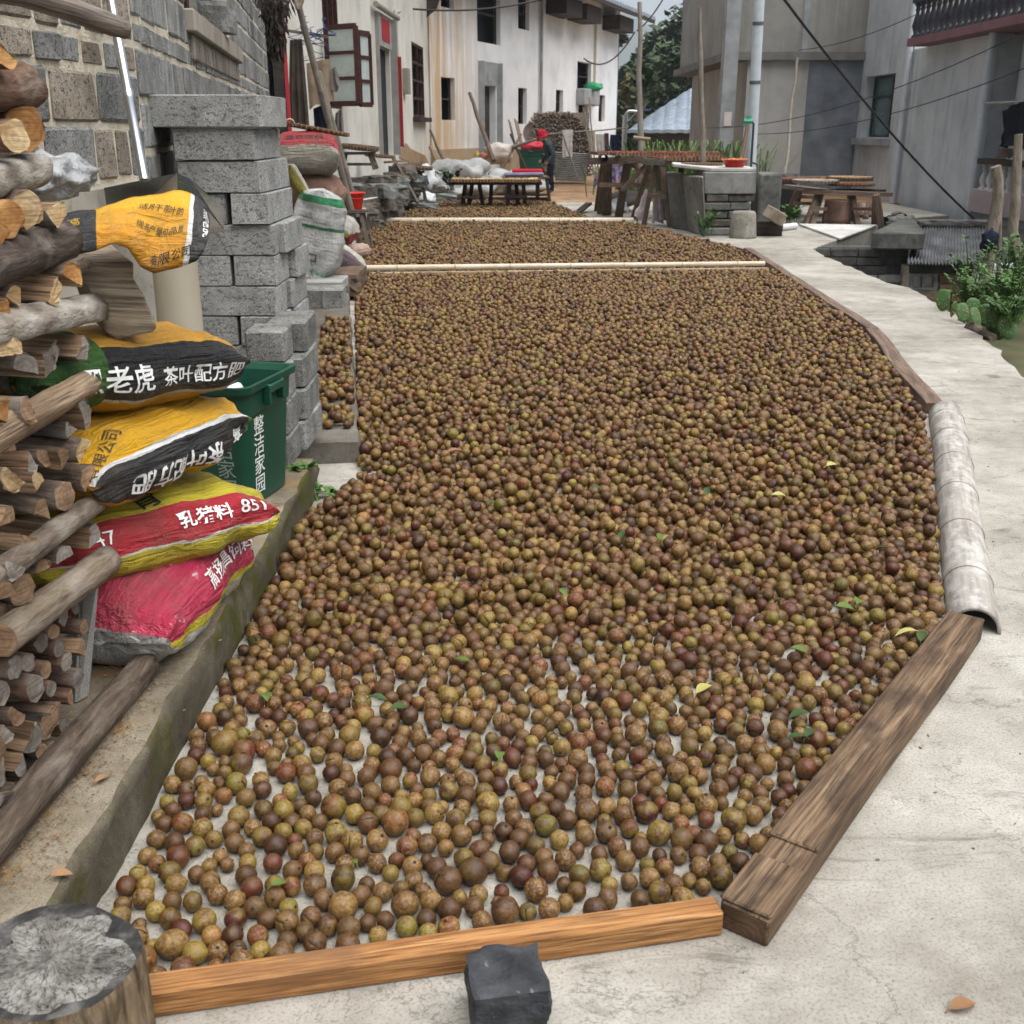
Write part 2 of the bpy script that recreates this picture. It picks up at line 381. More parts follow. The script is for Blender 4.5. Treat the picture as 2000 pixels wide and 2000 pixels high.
def beam(name, p0, p1, w, h, m, label, cat, group=None, seg=10, amp=0.003, bevel=0.004, extra=None, lift=0.0):
    M = frame(p0, p1); M.translation = Vector(p0) + Vector((0, 0, lift))
    L = (Vector(p1) - Vector(p0)).length
    b = beam_mesh(L, w, h, seg, amp, p0[0] * 7.3)
    if extra: extra(b, L)
    me = b.mesh(name, None, bevel); me.materials.append(m); me.materials.append(m_endw)
    return tag(place(name, me, M), label, cat, group)
beam('timber', (-0.80, 1.447, 0), (0.396, 1.683, 0), 0.052, 0.055, w_front, 'orange sawn timber lying across the front end of the fruit bed', 'timber')
def lap(b, L):
    b.box((0.085, 0, 0.066), (0.165, 0.104, 0.010), mi=0)
    b.box((0.235 + (L - 0.235) / 2, 0.002, 0.0665), (L - 0.245, 0.106, 0.013), mi=0)
beam('beam', (0.437, 1.655, 0), (1.372, 2.945, 0), 0.098, 0.062, w_old, 'dark notched weathered beam at the near right edge of the fruit bed', 'beam', seg=14, amp=0.004, extra=lap)
beam('plank', (2.262, 5.63, 0), (2.66, 7.93, 0), 0.10, 0.06, w_mid, 'brown plank edging the bed just past the split bamboo', 'plank', seg=12, amp=0.008)
beam('plank', (2.655, 7.90, 0), (2.885, 13.5, 0), 0.085, 0.07, w_mid, 'longest brown plank edging the bed along the path', 'plank', seg=20, amp=0.007)
beam('plank', (2.86, 13.55, 0), (1.93, 17.3, 0), 0.05, 0.05, w_gray, 'thin dark plank edging the far bed beside the stone washstand', 'plank', seg=10, amp=0.02)
beam('plank', (-1.5, 11.22, 0), (2.72, 11.62, 0), 0.04, 0.055, w_pale, 'narrow wooden strip under the nearer bamboo pole', 'plank', seg=14)
beam('plank', (1.12, 19.6, 0), (1.42, 20.6, 0.12), 0.12, 0.04, w_dark, 'short dark board tilted at the corner of the far fruit heap', 'plank')
beam('plank', (-1.3, 23.3, 0), (0.75, 23.1, 0), 0.10, 0.10, w_dark, 'dark plank behind the low tray table', 'plank')

# bamboo
def bamboo_mat(name, cols, rnd=0.1):
    t = NT(name); v = t.coord((2, 30, 30)); v2 = t.coord((6, 9, 9)); a = t.noise(v, 1.5, 5); c = t.noise(v2, 1.6, 6, 0.7)
    col = t.ramp(a, [(0.3, cols[0]), (0.5, cols[1]), (0.7, cols[2])])
    col = t.mix(t.ramp(c, [(0.48, 0.0), (0.62, 0.75)]), col, cols[3])
    col = t.mix(1.0, col, t.ramp(t.rnd(), [(0, (1 - rnd,) * 3), (1, (1 + rnd,) * 3)]), 'MULTIPLY')
    return t.out(col, 0.6, t.bump(a, 0.15, 0.003), 0, 0.3)
m_bam_white = bamboo_mat('bleached bamboo', [(0.21, 0.185, 0.16), (0.31, 0.285, 0.255), (0.39, 0.365, 0.33), (0.50, 0.485, 0.46)])
m_bam_cream = bamboo_mat('cream bamboo', [(0.40, 0.32, 0.22), (0.50, 0.42, 0.31), (0.58, 0.51, 0.40), (0.56, 0.51, 0.43)])
m_bam_gray = bamboo_mat('grey bamboo', [(0.12, 0.105, 0.085), (0.20, 0.18, 0.15), (0.28, 0.255, 0.215), (0.15, 0.12, 0.09)])
m_bam_brown = bamboo_mat('brown pole', [(0.13, 0.09, 0.06), (0.21, 0.155, 0.11), (0.30, 0.235, 0.175), (0.2, 0.17, 0.13)])
m_node = mat('bamboo joint', [(0.09, 0.066, 0.045), (0.18, 0.135, 0.1)], 20)
def bamboo(name, p0, p1, r0, r1, step, m, label, cat='bamboo pole', group=None, sag=0.0, n=12, parent=None):
    p0, p1 = Vector(p0), Vector(p1); L = (p1 - p0).length; M = frame(p0, p1)
    pts, rr = [], []; x = 0.0; nodes = []
    xs = [0.0]; k = step * 0.6
    while k < L - 0.02: xs += [k - 0.012, k - 0.004, k, k + 0.004, k + 0.012]; nodes.append(k); k += step * random.uniform(0.9, 1.1)
    xs.append(L)
    for q in xs:
        f = q / L; r = r0 + (r1 - r0) * f
        near = min([abs(q - c) for c in nodes] or [9])
        r *= 1.10 if near < 0.002 else (1.04 if near < 0.006 else 1.0)
        pts.append(Vector((q, 0, -sag * 4 * f * (1 - f)))); rr.append(r)
    b = MB(); b.tube(pts, rr, n)
    me = b.mesh(name); me.materials.append(m)
    o = place(name, me, M, parent)
    if label: tag(o, label, cat, group)
    for c in nodes:
        f = c / L; r = (r0 + (r1 - r0) * f) * 1.09
        q = MB(); q.tube([(c - 0.0035, 0, -sag * 4 * f * (1 - f)), (c + 0.0035, 0, -sag * 4 * f * (1 - f))], r, n, cap=False)
        me2 = q.mesh('joint'); me2.materials.append(m_node); place('joint', me2, M, o)
    return o
bamboo('bamboo_pole', (-1.56, 11.33, 0.085), (2.70, 11.72, 0.085), 0.029, 0.026, 0.62, m_bam_cream, 'cream bamboo pole laid across the fruit bed, the nearer one')
bamboo('bamboo_pole', (-2.40, 17.65, 0.06), (1.93, 17.65, 0.06), 0.05, 0.05, 0.5, m_bam_cream, 'cream bamboo pole across the fruit bed, the farther thick one')
bamboo('bamboo_pole', (-1.62, 20.5, 0.05), (-0.5, 20.1, 0.05), 0.016, 0.014, 0.4, m_bam_brown, 'thin stick lying before the far heap near the rubble')

# split bamboo trough upside down along the right edge
def half_bamboo():
    L0, L1 = [(1.338, 3.0), (1.597, 3.758), (1.978, 4.847), (2.23, 5.60)], [0.078, 0.080, 0.084, 0.086]
    path = []
    for i in range(41):
        f = i / 40 * 3; k = min(int(f), 2); q = f - k
        a, c = Vector(L0[k]), Vector(L0[k + 1]); p = a.lerp(c, q); r = L1[k] + (L1[k + 1] - L1[k]) * q
        path.append((p, r))
    dist = [0]
    for i in range(1, 41): dist.append(dist[-1] + (path[i][0] - path[i - 1][0]).length)
    tot = dist[-1]; nodes = [tot * k for k in (0.125, 0.30, 0.47, 0.635, 0.79, 0.93)]
    xs = sorted(set([tot * k / 24 for k in range(25)] + [c + d for c in nodes for d in (-0.014, -0.005, 0, 0.005, 0.014)]))
    P, Q = [], []
    for x in xs:
        i = max(j for j in range(41) if dist[j] <= x + 1e-6); i = min(i, 39); f = (x - dist[i]) / (dist[i + 1] - dist[i])
        p = path[i][0].lerp(path[i + 1][0], f); r = path[i][1]
        d = (path[i + 1][0] - path[i][0]).normalized(); nr = Vector((d.y, -d.x))
        near = min(abs(x - c) for c in nodes); s = 1.018 if near < 0.001 else (0.992 if near < 0.006 else 1.0)
        row, row2 = [], []
        for j in range(15):
            th = math.pi * j / 14; c = p + nr * (r - r * s * math.cos(th))
            row.append(Vector((c.x, c.y, r * s * math.sin(th) + 0.002)))
            c = p + nr * (r - (r - 0.011) * math.cos(th)); row2.append(Vector((c.x, c.y, (r - 0.011) * math.sin(th) + 0.002)))
        P.append(row); Q.append(row2)
    b = MB(); b.grid(P); b.grid(Q, flip=True)
    for A in (0, -1): b.grid([P[A], Q[A]])
    b.grid([[r[0] for r in P], [r[0] for r in Q]]); b.grid([[r[-1] for r in P], [r[-1] for r in Q]])
    M = frame((1.338, 3.0, 0), (2.23, 5.6, 0))
    o = tag(b.build('split_bamboo', m_bam_white, M=M, recalc=2), 'thick bleached half bamboo laid open side down along the bed edge', 'bamboo')
    for c in nodes:
        k = min(range(len(xs)), key=lambda q: abs(xs[q] - c)); q = MB()
        q.grid([[v + Vector((0, -0.0022, 0.0006)) for v in P[k]], [v + Vector((0, 0.0022, 0.0006)) for v in P[k]]])
        q.build('joint', m_node, o, M=M)
half_bamboo()

# black stone and chopping stump in front
def rock(name, c, dims, m, label=None, cat=None, group=None, rough=0.12, seed=0, rot=0.0, cuts=4, parent=None, sq=0.8, tilt=(0, 0)):
    bm = bmesh.new(); bmesh.ops.create_cube(bm, size=2.0)
    bmesh.ops.subdivide_edges(bm, edges=bm.edges[:], cuts=cuts, use_grid_fill=True)
    for v in bm.verts:
        p = v.co.copy(); q = p.normalized() * 1.25; p = p.lerp(q, 1 - sq)
        p *= 1 + rough * fbm(p + Vector((seed * 5.1, 0, seed)), 1.1, 4)
        v.co = Vector((p.x * dims[0] / 2, p.y * dims[1] / 2, p.z * dims[2] / 2))
    lo = min(v.co.z for v in bm.verts)
    me = bpy.data.meshes.new(name); bm.to_mesh(me); bm.free(); me.materials.append(m)
    M = Matrix.Translation(Vector(c) + Vector((0, 0, -lo))) @ Matrix.Rotation(rot, 4, 'Z') @ Matrix.Rotation(tilt[0], 4, 'X') @ Matrix.Rotation(tilt[1], 4, 'Y')
    return tag(place(name, me, M, parent), label, cat, group)
m_black = mat('black stone', [(0.012, 0.013, 0.016), (0.035, 0.037, 0.042), (0.075, 0.078, 0.085)], 14, bump=0.8, bscale=60, spots=[((0.16, 0.16, 0.17), 60, 0.66, 0.05)], rough=0.7, spec=0.35, bd=0.01)
rock('stone_block', (-0.008, 1.462, 0), (0.128, 0.118, 0.096), m_black, 'rough black stone block wedged against the orange timber', 'stone', rough=0.13, seed=3, rot=0.16, cuts=11, sq=0.9)
def stump_top_mat():
    t = NT('weathered stump top'); tc = t.n('ShaderNodeTexCoord'); sep = t.n('ShaderNodeSeparateXYZ'); t.set(sep, 'i0', tc.outputs['Object']); v = t.coord((1, 1, 1), 'Object', False)
    an = t.math('ARCTAN2', sep.outputs[1], sep.outputs[2]); rr = t.math('SQRT', t.math('ADD', t.math('MULTIPLY', sep.outputs[1], sep.outputs[1]), t.math('MULTIPLY', sep.outputs[2], sep.outputs[2])))
    cb = t.n('ShaderNodeCombineXYZ'); t.set(cb, 'i0', t.math('MULTIPLY', an, 2.2)); t.set(cb, 'i1', t.math('MULTIPLY', rr, 9.0))
    cr = t.noise(cb.outputs[0], 3.0, 4, 0.6); bl = t.noise(v, 13, 6, 0.7); fi = t.noise(v, 70, 5, 0.7)
    col = t.ramp(bl, [(0.34, (0.06, 0.056, 0.05)), (0.48, (0.15, 0.142, 0.127)), (0.64, (0.27, 0.26, 0.24))]); col = t.mix(t.ramp(fi, [(0.36, 0.7), (0.5, 0.0)]), col, (0.05, 0.045, 0.04))
    e = t.math('ABSOLUTE', t.math('SUBTRACT', cr, 0.5)); col = t.mix(t.ramp(e, [(0.0, 0.95), (0.018, 0.0)]), col, (0.012, 0.011, 0.01))
    return t.out(col, 0.9, t.bump(t.math('ADD', fi, t.math('MULTIPLY', t.ramp(e, [(0.0, 0.0), (0.02, 1.0)]), 1.0)), 0.6, 0.006), 0, 0.15)
m_stump_top = stump_top_mat()
m_stump_dark = mat('blackened stump rim', [(0.010, 0.010, 0.010), (0.035, 0.033, 0.031), (0.13, 0.125, 0.115)], 26, bump=0.9, bscale=60)
m_stump_side = bark_mat('stump side', [(0.03, 0.022, 0.014), (0.14, 0.10, 0.06), (0.30, 0.22, 0.14)])
def stump():
    b = MB(); n = 48; c = Vector((-0.735, 1.375, 0)); rows = []
    def rad(th, z):
        return 0.135 * (1 + 0.07 * math.cos(2 * th + 0.8) + 0.06 * noise.noise(Vector((math.cos(th) * 1.6, math.sin(th) * 1.6, 2))) + 0.012 * noise.noise(Vector((math.cos(th) * 14, math.sin(th) * 14, z * 2))))
    for z in (0.0, 0.05, 0.1, 0.15, 0.19, 0.202):
        k = 0.985 if z > 0.2 else 1.0
        rows.append([Vector((c.x + rad(2 * math.pi * j / n, z) * k * math.cos(2 * math.pi * j / n), c.y + rad(2 * math.pi * j / n, z) * k * math.sin(2 * math.pi * j / n), z)) for j in range(n)])
    for i in range(len(rows) - 1):
        b.add(rows[i] + rows[i + 1], [(j, (j + 1) % n, n + (j + 1) % n, n + j) for j in range(n)], 0, True)
    prev = rows[-1]
    for kk, mi in ((0.9, 2), (0.78, 2), (0.6, 1), (0.3, 1)):
        ring = []
        for j in range(n):
            th = 2 * math.pi * j / n; q = kk + (0.28 * noise.noise(Vector((math.cos(th) * 2.6, math.sin(th) * 2.6, 7))) + 0.1 * math.cos(th + 1.0) if mi == 2 and kk < 0.85 else 0)
            r = rad(th, 0.2) * q; ring.append(Vector((c.x + r * math.cos(th), c.y + r * math.sin(th), 0.203 + 0.003 * noise.noise(Vector((r * 40 * math.cos(th), r * 40 * math.sin(th), 0))))))
        b.add(prev + ring, [(j, (j + 1) % n, n + (j + 1) % n, n + j) for j in range(n)], mi, True); prev = ring
    b.add(prev, [tuple(range(n))], 1)
    M = Matrix.Translation(c) @ Matrix.Rotation(R(-90), 4, 'Y')
    tag(b.build('chopping_stump', [m_stump_side, m_stump_top, m_stump_dark], M=M), 'weathered chopping stump with cracked blackened top in the near left corner', 'stump')
stump()

# ================================================================ tea-oil fruits
def fruit_mat():
    t = NT('tea-oil fruit skin'); tc = t.n('ShaderNodeTexCoord'); oi = t.n('ShaderNodeObjectInfo')
    rnd = oi.outputs['Random']; r2 = t.math('FRACT', t.math('MULTIPLY', rnd, 17.31)); r3 = t.math('FRACT', t.math('MULTIPLY', rnd, 71.7))
    def n4(scale, detail, rough=0.6):
        x = t.t.nodes.new('ShaderNodeTexNoise'); x.noise_dimensions = '4D'
        t.set(x, 'Vector', tc.outputs['Object']); t.set(x, 'W', t.math('MULTIPLY', rnd, 90.0)); t.set(x, 'Scale', scale); t.set(x, 'Detail', detail); t.set(x, 'Roughness', rough)
        return x.outputs['Fac']
    big, fine, micro = n4(0.9, 3), n4(4.2, 6, 0.75), n4(13.0, 4, 0.7)
    base = t.ramp(rnd, [(0.0, (0.16, 0.085, 0.042)), (0.16, (0.21, 0.125, 0.062)), (0.30, (0.15, 0.085, 0.055)), (0.42, (0.23, 0.15, 0.06)), (0.55, (0.10, 0.052, 0.038)), (0.66, (0.27, 0.205, 0.06)), (0.76, (0.24, 0.22, 0.055)), (0.82, (0.19, 0.055, 0.036)), (0.93, (0.125, 0.03, 0.036)), (0.97, (0.27, 0.12, 0.05))], 'CONSTANT')
    tint = t.ramp(r2, [(0.0, (0.19, 0.11, 0.055)), (0.36, (0.28, 0.22, 0.06)), (0.55, (0.14, 0.075, 0.042)), (0.75, (0.28, 0.18, 0.07)), (0.9, (0.15, 0.052, 0.04))], 'CONSTANT')
    col = t.mix(t.ramp(big, [(0.42, 0.0), (0.56, 0.95)]), base, tint)
    col = t.mix(t.math('MULTIPLY', t.ramp(fine, [(0.50, 0.0), (0.58, 1.0)]), t.ramp(r3, [(0.35, 0.0), (0.8, 0.85)])), col, (0.27, 0.205, 0.075))
    col = t.mix(t.ramp(fine, [(0.34, 0.8), (0.43, 0.0)]), col, (0.07, 0.036, 0.022))
    col = t.mix(t.ramp(micro, [(0.64, 0.0), (0.74, 0.3)]), col, (0.36, 0.28, 0.13))
    col = t.mix(1.0, col, t.ramp(r3, [(0, (0.36, 0.31, 0.235)), (1, (0.82, 0.72, 0.54))]), 'MULTIPLY')
    col = t.mix(1.0, col, t.ramp(fine, [(0.34, (0.55,) * 3), (0.5, (1.0,) * 3), (0.66, (1.45,) * 3)]), 'MULTIPLY')
    return t.out(col, t.ramp(micro, [(0.35, 0.27), (0.65, 0.45)]), t.bump(t.math('ADD', fine, micro), 0.18, 0.06), 0, 0.34)
m_fruit = fruit_mat()
m_crack = mat('fruit cracks and stubs', [(0.02, 0.012, 0.008), (0.055, 0.035, 0.022)], 20, rough=0.9)
m_husk = mat('pale husk inside', [(0.30, 0.2, 0.1), (0.48, 0.36, 0.22)], 8, rough=0.8)
def fruit_mesh(kind, sub):
    """unit fruit (radius 1) standing on its stalk; kinds differ in outline, stub and cracks"""
    bm = bmesh.new(); bmesh.ops.create_icosphere(bm, subdivisions=sub, radius=1.0)
    sq = (1.0, 0.9, 1.12, 0.96, 1.02, 0.93)[kind]
    for v in bm.verts:
        d = v.co.normalized(); th = math.atan2(d.y, d.x); z = d.z; r = 1.0
        r += 0.06 * noise.noise(d * 1.6 + Vector((kind * 9, 0, 0)))
        if z > 0.9 and kind in (0, 2, 4): r += 0.9 * (z - 0.9) ** 1.0 * (1.3 if kind == 2 else 0.7)      # pointed tip
        if z < -0.93: r -= 0.8 * (-0.93 - z)                                                             # stalk dimple
        if kind in (3, 5):                                                                              # three splitting seams from the tip
            f = abs(((th / (2 * math.pi / 3)) % 1.0) - 0.5) * 2
            if f > 0.94 and z > -0.25: r -= 0.10 * (f - 0.94) / 0.06 * min(1, (z + 0.25) * 2)
        if kind == 1: r += 0.02 * math.cos(5 * th) * (1 - z * z)
        v.co = Vector((d.x * r, d.y * r, d.z * r * sq))
    for f in bm.faces: f.smooth = True; f.material_index = 0
    me = bpy.data.meshes.new('tea_fruit'); bm.to_mesh(me); bm.free()
    extra = MB()
    if kind in (0, 1, 4):
        extra.tube([(0, 0, -sq * 0.95), (0.03, 0.02, -sq * 1.06)], [0.17, 0.12], 7, mi=1)
    if kind in (0, 2, 5):
        extra.tube([(0, 0, sq * 0.98), (0, 0.0, sq * 1.10)], [0.10, 0.05], 6, mi=1)
    if kind in (3, 5):
        for k in range(3):
            th = 2 * math.pi / 3 * (k + (0.0 if True else 0)); L = []
            for i in range(8):
                a = R(90 - i * 12); L.append((Vector((math.cos(a) * math.cos(th), math.cos(a) * math.sin(th), math.sin(a) * sq)), 0.065 * (1 - i / 8.5)))
            t = Vector((-math.sin(th), math.cos(th), 0))
            extra.grid([[p * 0.985 - t * w for p, w in L], [p * 0.95 for p, w in L], [p * 0.985 + t * w for p, w in L]], mi=1)
    if extra.v:
        bm = bmesh.new(); bm.from_mesh(me); base = [bm.verts.new(v) for v in extra.v]
        for f, s_ in zip(extra.f, extra.sm):
            q = bm.faces.new([base[i] for i in f]); q.material_index = 1; q.smooth = s_
        bm.normal_update(); bm.to_mesh(me); bm.free()
    me.materials.append(m_fruit); me.materials.append(m_crack)
    return me
FR_HI = [fruit_mesh(k, 4 if k in (3, 5) else 3) for k in range(6)]
FR_LO = [fruit_mesh(k, 2) for k in (0, 1, 2, 4)]
BED1 = [(-0.79, 1.50), (0.37, 1.745), (0.50, 1.86), (1.30, 2.98), (1.56, 3.70), (1.94, 4.80), (2.18, 5.60), (2.58, 7.95), (2.80, 11.45), (-1.58, 11.05), (-0.71, 4.80), (-0.64, 4.45), (-0.79, 4.0)]
BED2 = [(-1.60, 11.42), (2.72, 11.82), (2.80, 13.45), (1.90, 17.2), (1.8, 17.55), (-2.42, 17.55)]
BED3 = [(-2.15, 17.78), (1.35, 17.78), (1.15, 19.4), (0.86, 22.0), (0.5, 22.9), (-1.5, 22.6), (-1.75, 20.6)]
BED4 = [(-0.76, 4.95), (-1.20, 7.85), (-1.36, 7.9), (-1.02, 4.95)]
def inside(p, poly):
    x, y = p; c = False; j = len(poly) - 1
    for i in range(len(poly)):
        xi, yi = poly[i]; xj, yj = poly[j]
        if (yi > y) != (yj > y) and x < (xj - xi) * (y - yi) / (yj - yi) + xi: c = not c
        j = i
    return c
def scatter(poly, tries, z0, fac, rmean, gaps=None, rs=random.Random(3)):
    xs = [p[0] for p in poly]; ys = [p[1] for p in poly]; cell = 0.07; grid = {}; out = []
    x0, x1, y0, y1 = min(xs), max(xs), min(ys), max(ys)
    for it in range(tries):
        x, y = rs.uniform(x0, x1), rs.uniform(y0, y1)
        if out and it % 3 and it > 4000:
            q = out[rs.randrange(len(out))]; a = rs.uniform(0, 6.283); dd = q[3] + rmean * rs.uniform(0.85, 1.25); x, y = q[0] + dd * math.cos(a), q[1] + dd * math.sin(a)
        if not inside((x, y), poly): continue
        if gaps and not gaps(x, y, rs): continue
        r = rmean * min(1.5, max(0.68, rs.lognormvariate(0, 0.15)))
        f = fac(x, y); z = r * 0.97; ok = True; gx, gy = int(x // cell), int(y // cell)
        for i in (-1, 0, 1):
            for j in (-1, 0, 1):
                for (qx, qy, qz, qr) in grid.get((gx + i, gy + j), ()):
                    d2 = (x - qx) ** 2 + (y - qy) ** 2; s = r + qr
                    if d2 < (s * f) ** 2: ok = False; break
                    if d2 < s * s: z = max(z, qz + math.sqrt(s * s - d2) * 0.96)
                if not ok: break
            if not ok: break
        if not ok or z > r + (0.05 if y > 4.2 else (0.03 if y > 2.9 else 0.014)): continue
        grid.setdefault((gx, gy), []).append((x, y, z, r)); out.append((x, y, z + z0, r))
    return out
def settle(pts, ymax, poly, it=26):
    """near fruits lie side by side on the concrete: push overlapping ones apart"""
    near = [[x, y, r] for (x, y, z, r) in pts if y < ymax and z < r + 0.03]; out = [p for p in pts if p[1] >= ymax]; cell = 0.07
    for _ in range(it):
        grid = {}
        for i, p in enumerate(near): grid.setdefault((int(p[0] // cell), int(p[1] // cell)), []).append(i)
        for i, p in enumerate(near):
            gx, gy = int(p[0] // cell), int(p[1] // cell)
            for a in (-1, 0, 1):
                for c in (-1, 0, 1):
                    for j in grid.get((gx + a, gy + c), ()):
                        if j <= i: continue
                        q = near[j]; dx, dy = q[0] - p[0], q[1] - p[1]; d = math.hypot(dx, dy) or 1e-4; o = (p[2] + q[2]) * 0.985 - d
                        if o > 0:
                            k = 0.5 * o / d
                            for w, sg in ((p, -1), (q, 1)):
                                nx, ny = w[0] + sg * dx * k, w[1] + sg * dy * k
                                if inside((nx, ny), poly) and ny < ymax + 0.02: w[0], w[1] = nx, ny
    keep = []; grid = {}
    for p in near:
        gx, gy = int(p[0] // cell), int(p[1] // cell); bad = False
        for a in (-1, 0, 1):
            for c in (-1, 0, 1):
                for q in grid.get((gx + a, gy + c), ()):
                    if math.hypot(q[0] - p[0], q[1] - p[1]) < (p[2] + q[2]) * 0.83: bad = True
        if bad: continue
        grid.setdefault((gx, gy), []).append(p); keep.append((p[0], p[1], p[2] * 0.97, p[2]))
    return keep + out
def heap(pts, poly, tries, rs=random.Random(13)):
    """a loose second layer that thickens away from the camera, each fruit resting on two or more below"""
    cell = 0.07; grid = {}; out = []
    for p in pts: grid.setdefault((int(p[0] // cell), int(p[1] // cell)), []).append(p)
    for _ in range(tries):
        x, y = rs.uniform(-1.6, 2.8), rs.uniform(2.6, 11.4)
        f = max(0.0, min(1.0, (y - 2.8) / 3.6)) * (0.75 + 0.5 * noise.noise(Vector((x * 1.5, y * 1.5, 3))))
        if rs.random() > f or not inside((x, y), poly): continue
        r = 0.0208 * min(1.45, max(0.7, rs.lognormvariate(0, 0.15))); z = 0.0; n = 0; gx, gy = int(x // cell), int(y // cell); ok = True
        for a in (-1, 0, 1):
            for c in (-1, 0, 1):
                for q in grid.get((gx + a, gy + c), ()):
                    d2 = (x - q[0]) ** 2 + (y - q[1]) ** 2; s = r + q[3]
                    if d2 < s * s:
                        n += 1; z = max(z, q[2] + math.sqrt(s * s - d2) * 0.96)
                        if q[2] > q[3] * 1.3 and d2 < (0.8 * s) ** 2: ok = False
        if not ok or n < 2 or z < r or z > r + 0.036: continue
        p = (x, y, z, r); grid.setdefault((gx, gy), []).append(p); out.append(p)
    return out
def g1(x, y, rs):
    near = max(0.0, min(1.0, (4.6 - y) / 2.6))
    n = noise.noise(Vector((x * 3.1, y * 2.3, 1.7))) + 0.5 * noise.noise(Vector((x * 7, y * 6, 4)))
    left = max(0.0, min(1.0, (-0.45 - x) / 0.3)) * (1 if y < 4.6 else 0)
    return n < 1.1 - (0.22 + 0.25 * max(0.0, min(1.0, (0.1 - x) / 0.7))) * near - 0.6 * left * rs.random()
fruits = scatter(BED1, 480000, 0.0, lambda x, y: 0.72 if y < 5 else 0.78, 0.0212, g1)
fruits = settle(fruits, 99.0, BED1, 14)
fruits += heap(fruits, BED1, 150000)
fruits += scatter(BED2, 170000, 0.0, lambda x, y: 0.80, 0.0218)
fruits += scatter(BED3, 60000, 0.0, lambda x, y: 0.82, 0.023)
fruits += scatter(BED4, 9000, 0.10, lambda x, y: 0.80, 0.022, lambda x, y, rs: noise.noise(Vector((x * 6, y * 2.5, 0))) < 0.35)
def shown(p):
    z = p[1] * math.cos(CP) + (CH - p[2]) * math.sin(CP); u = 1000 + CF * p[0] / z
    v = 1000 + CF * ((CH - p[2]) * math.cos(CP) - p[1] * math.sin(CP)) / z
    return 300 < u < 1960 and v < 1930
fruits.sort(key=lambda p: p[0] ** 2 + p[1] ** 2)
solo = [p for p in fruits if shown(p)][:300]
ss = set(solo); rest = [p for p in fruits if p not in ss]
rg = random.Random(5)
for (x, y, z, r) in solo:
    k = rg.choices(range(6), (24, 20, 14, 14, 18, 12))[0]
    o = bpy.data.objects.new('tea_fruit', FR_HI[k]); COL.objects.link(o)
    o.location = (x, y, z); o.scale = (r, r, r); o.rotation_euler = (rg.uniform(0, 6.28), rg.uniform(0, 6.28), rg.uniform(0, 6.28))
    tag(o, 'round brown-green tea-oil fruit drying on the concrete nearest the orange timber', 'fruit', 'tea-oil fruits nearest the orange timber')
def fruit_stuff(name, pts, protos, label):
    me = bpy.data.meshes.new(name); me.from_pydata([p[:3] for p in pts], [], [])
    a = me.attributes.new('turn', 'FLOAT_VECTOR', 'POINT'); a.data.foreach_set('vector', [rg.uniform(0, 6.28) for _ in range(3 * len(pts))])
    a = me.attributes.new('size', 'FLOAT', 'POINT'); a.data.foreach_set('value', [p[3] for p in pts])
    a = me.attributes.new('pick', 'INT', 'POINT'); a.data.foreach_set('value', [rg.randrange(len(protos)) for _ in pts])
    o = bpy.data.objects.new(name, me); COL.objects.link(o); tag(o, label, 'fruit', kind='stuff')
    cc = bpy.data.collections.new(name + ' kinds')
    for i, pm in enumerate(protos):
        q = bpy.data.objects.new('fruit_kind_%d' % i, pm); cc.objects.link(q)
    g = bpy.data.node_groups.new(name, 'GeometryNodeTree')
    g.interface.new_socket('Geometry', in_out='INPUT', socket_type='NodeSocketGeometry'); g.interface.new_socket('Geometry', in_out='OUTPUT', socket_type='NodeSocketGeometry')
    N = g.nodes; K = g.links; gi, go = N.new('NodeGroupInput'), N.new('NodeGroupOutput')
    ip = N.new('GeometryNodeInstanceOnPoints'); ci = N.new('GeometryNodeCollectionInfo')
    ci.inputs['Collection'].default_value = cc; ci.inputs['Separate Children'].default_value = True; ci.inputs['Reset Children'].default_value = True
    def na(n_, ty):
        x = N.new('GeometryNodeInputNamedAttribute'); x.data_type = ty; x.inputs['Name'].default_value = n_
        return [s_ for s_ in x.outputs if s_.enabled][0]
    K.new(gi.outputs[0], ip.inputs['Points']); K.new(ci.outputs[0], ip.inputs['Instance']); ip.inputs['Pick Instance'].default_value = True
    K.new(na('pick', 'INT'), ip.inputs['Instance Index']); K.new(na('turn', 'FLOAT_VECTOR'), ip.inputs['Rotation']); K.new(na('size', 'FLOAT'), ip.inputs['Scale'])
    K.new(ip.outputs[0], go.inputs[0])
    md = o.modifiers.new('spread', 'NODES'); md.node_group = g
fruit_stuff('tea_fruit_layer', [p for p in rest if p[1] < 7], FR_HI, 'layer of brown-green tea-oil fruits covering the middle of the bed')
fruit_stuff('far_tea_fruit_layer', [p for p in rest if p[1] >= 7], FR_LO, 'far layers of tea-oil fruits on both sides of the bamboo poles')
print('FRUITS', len(fruits))
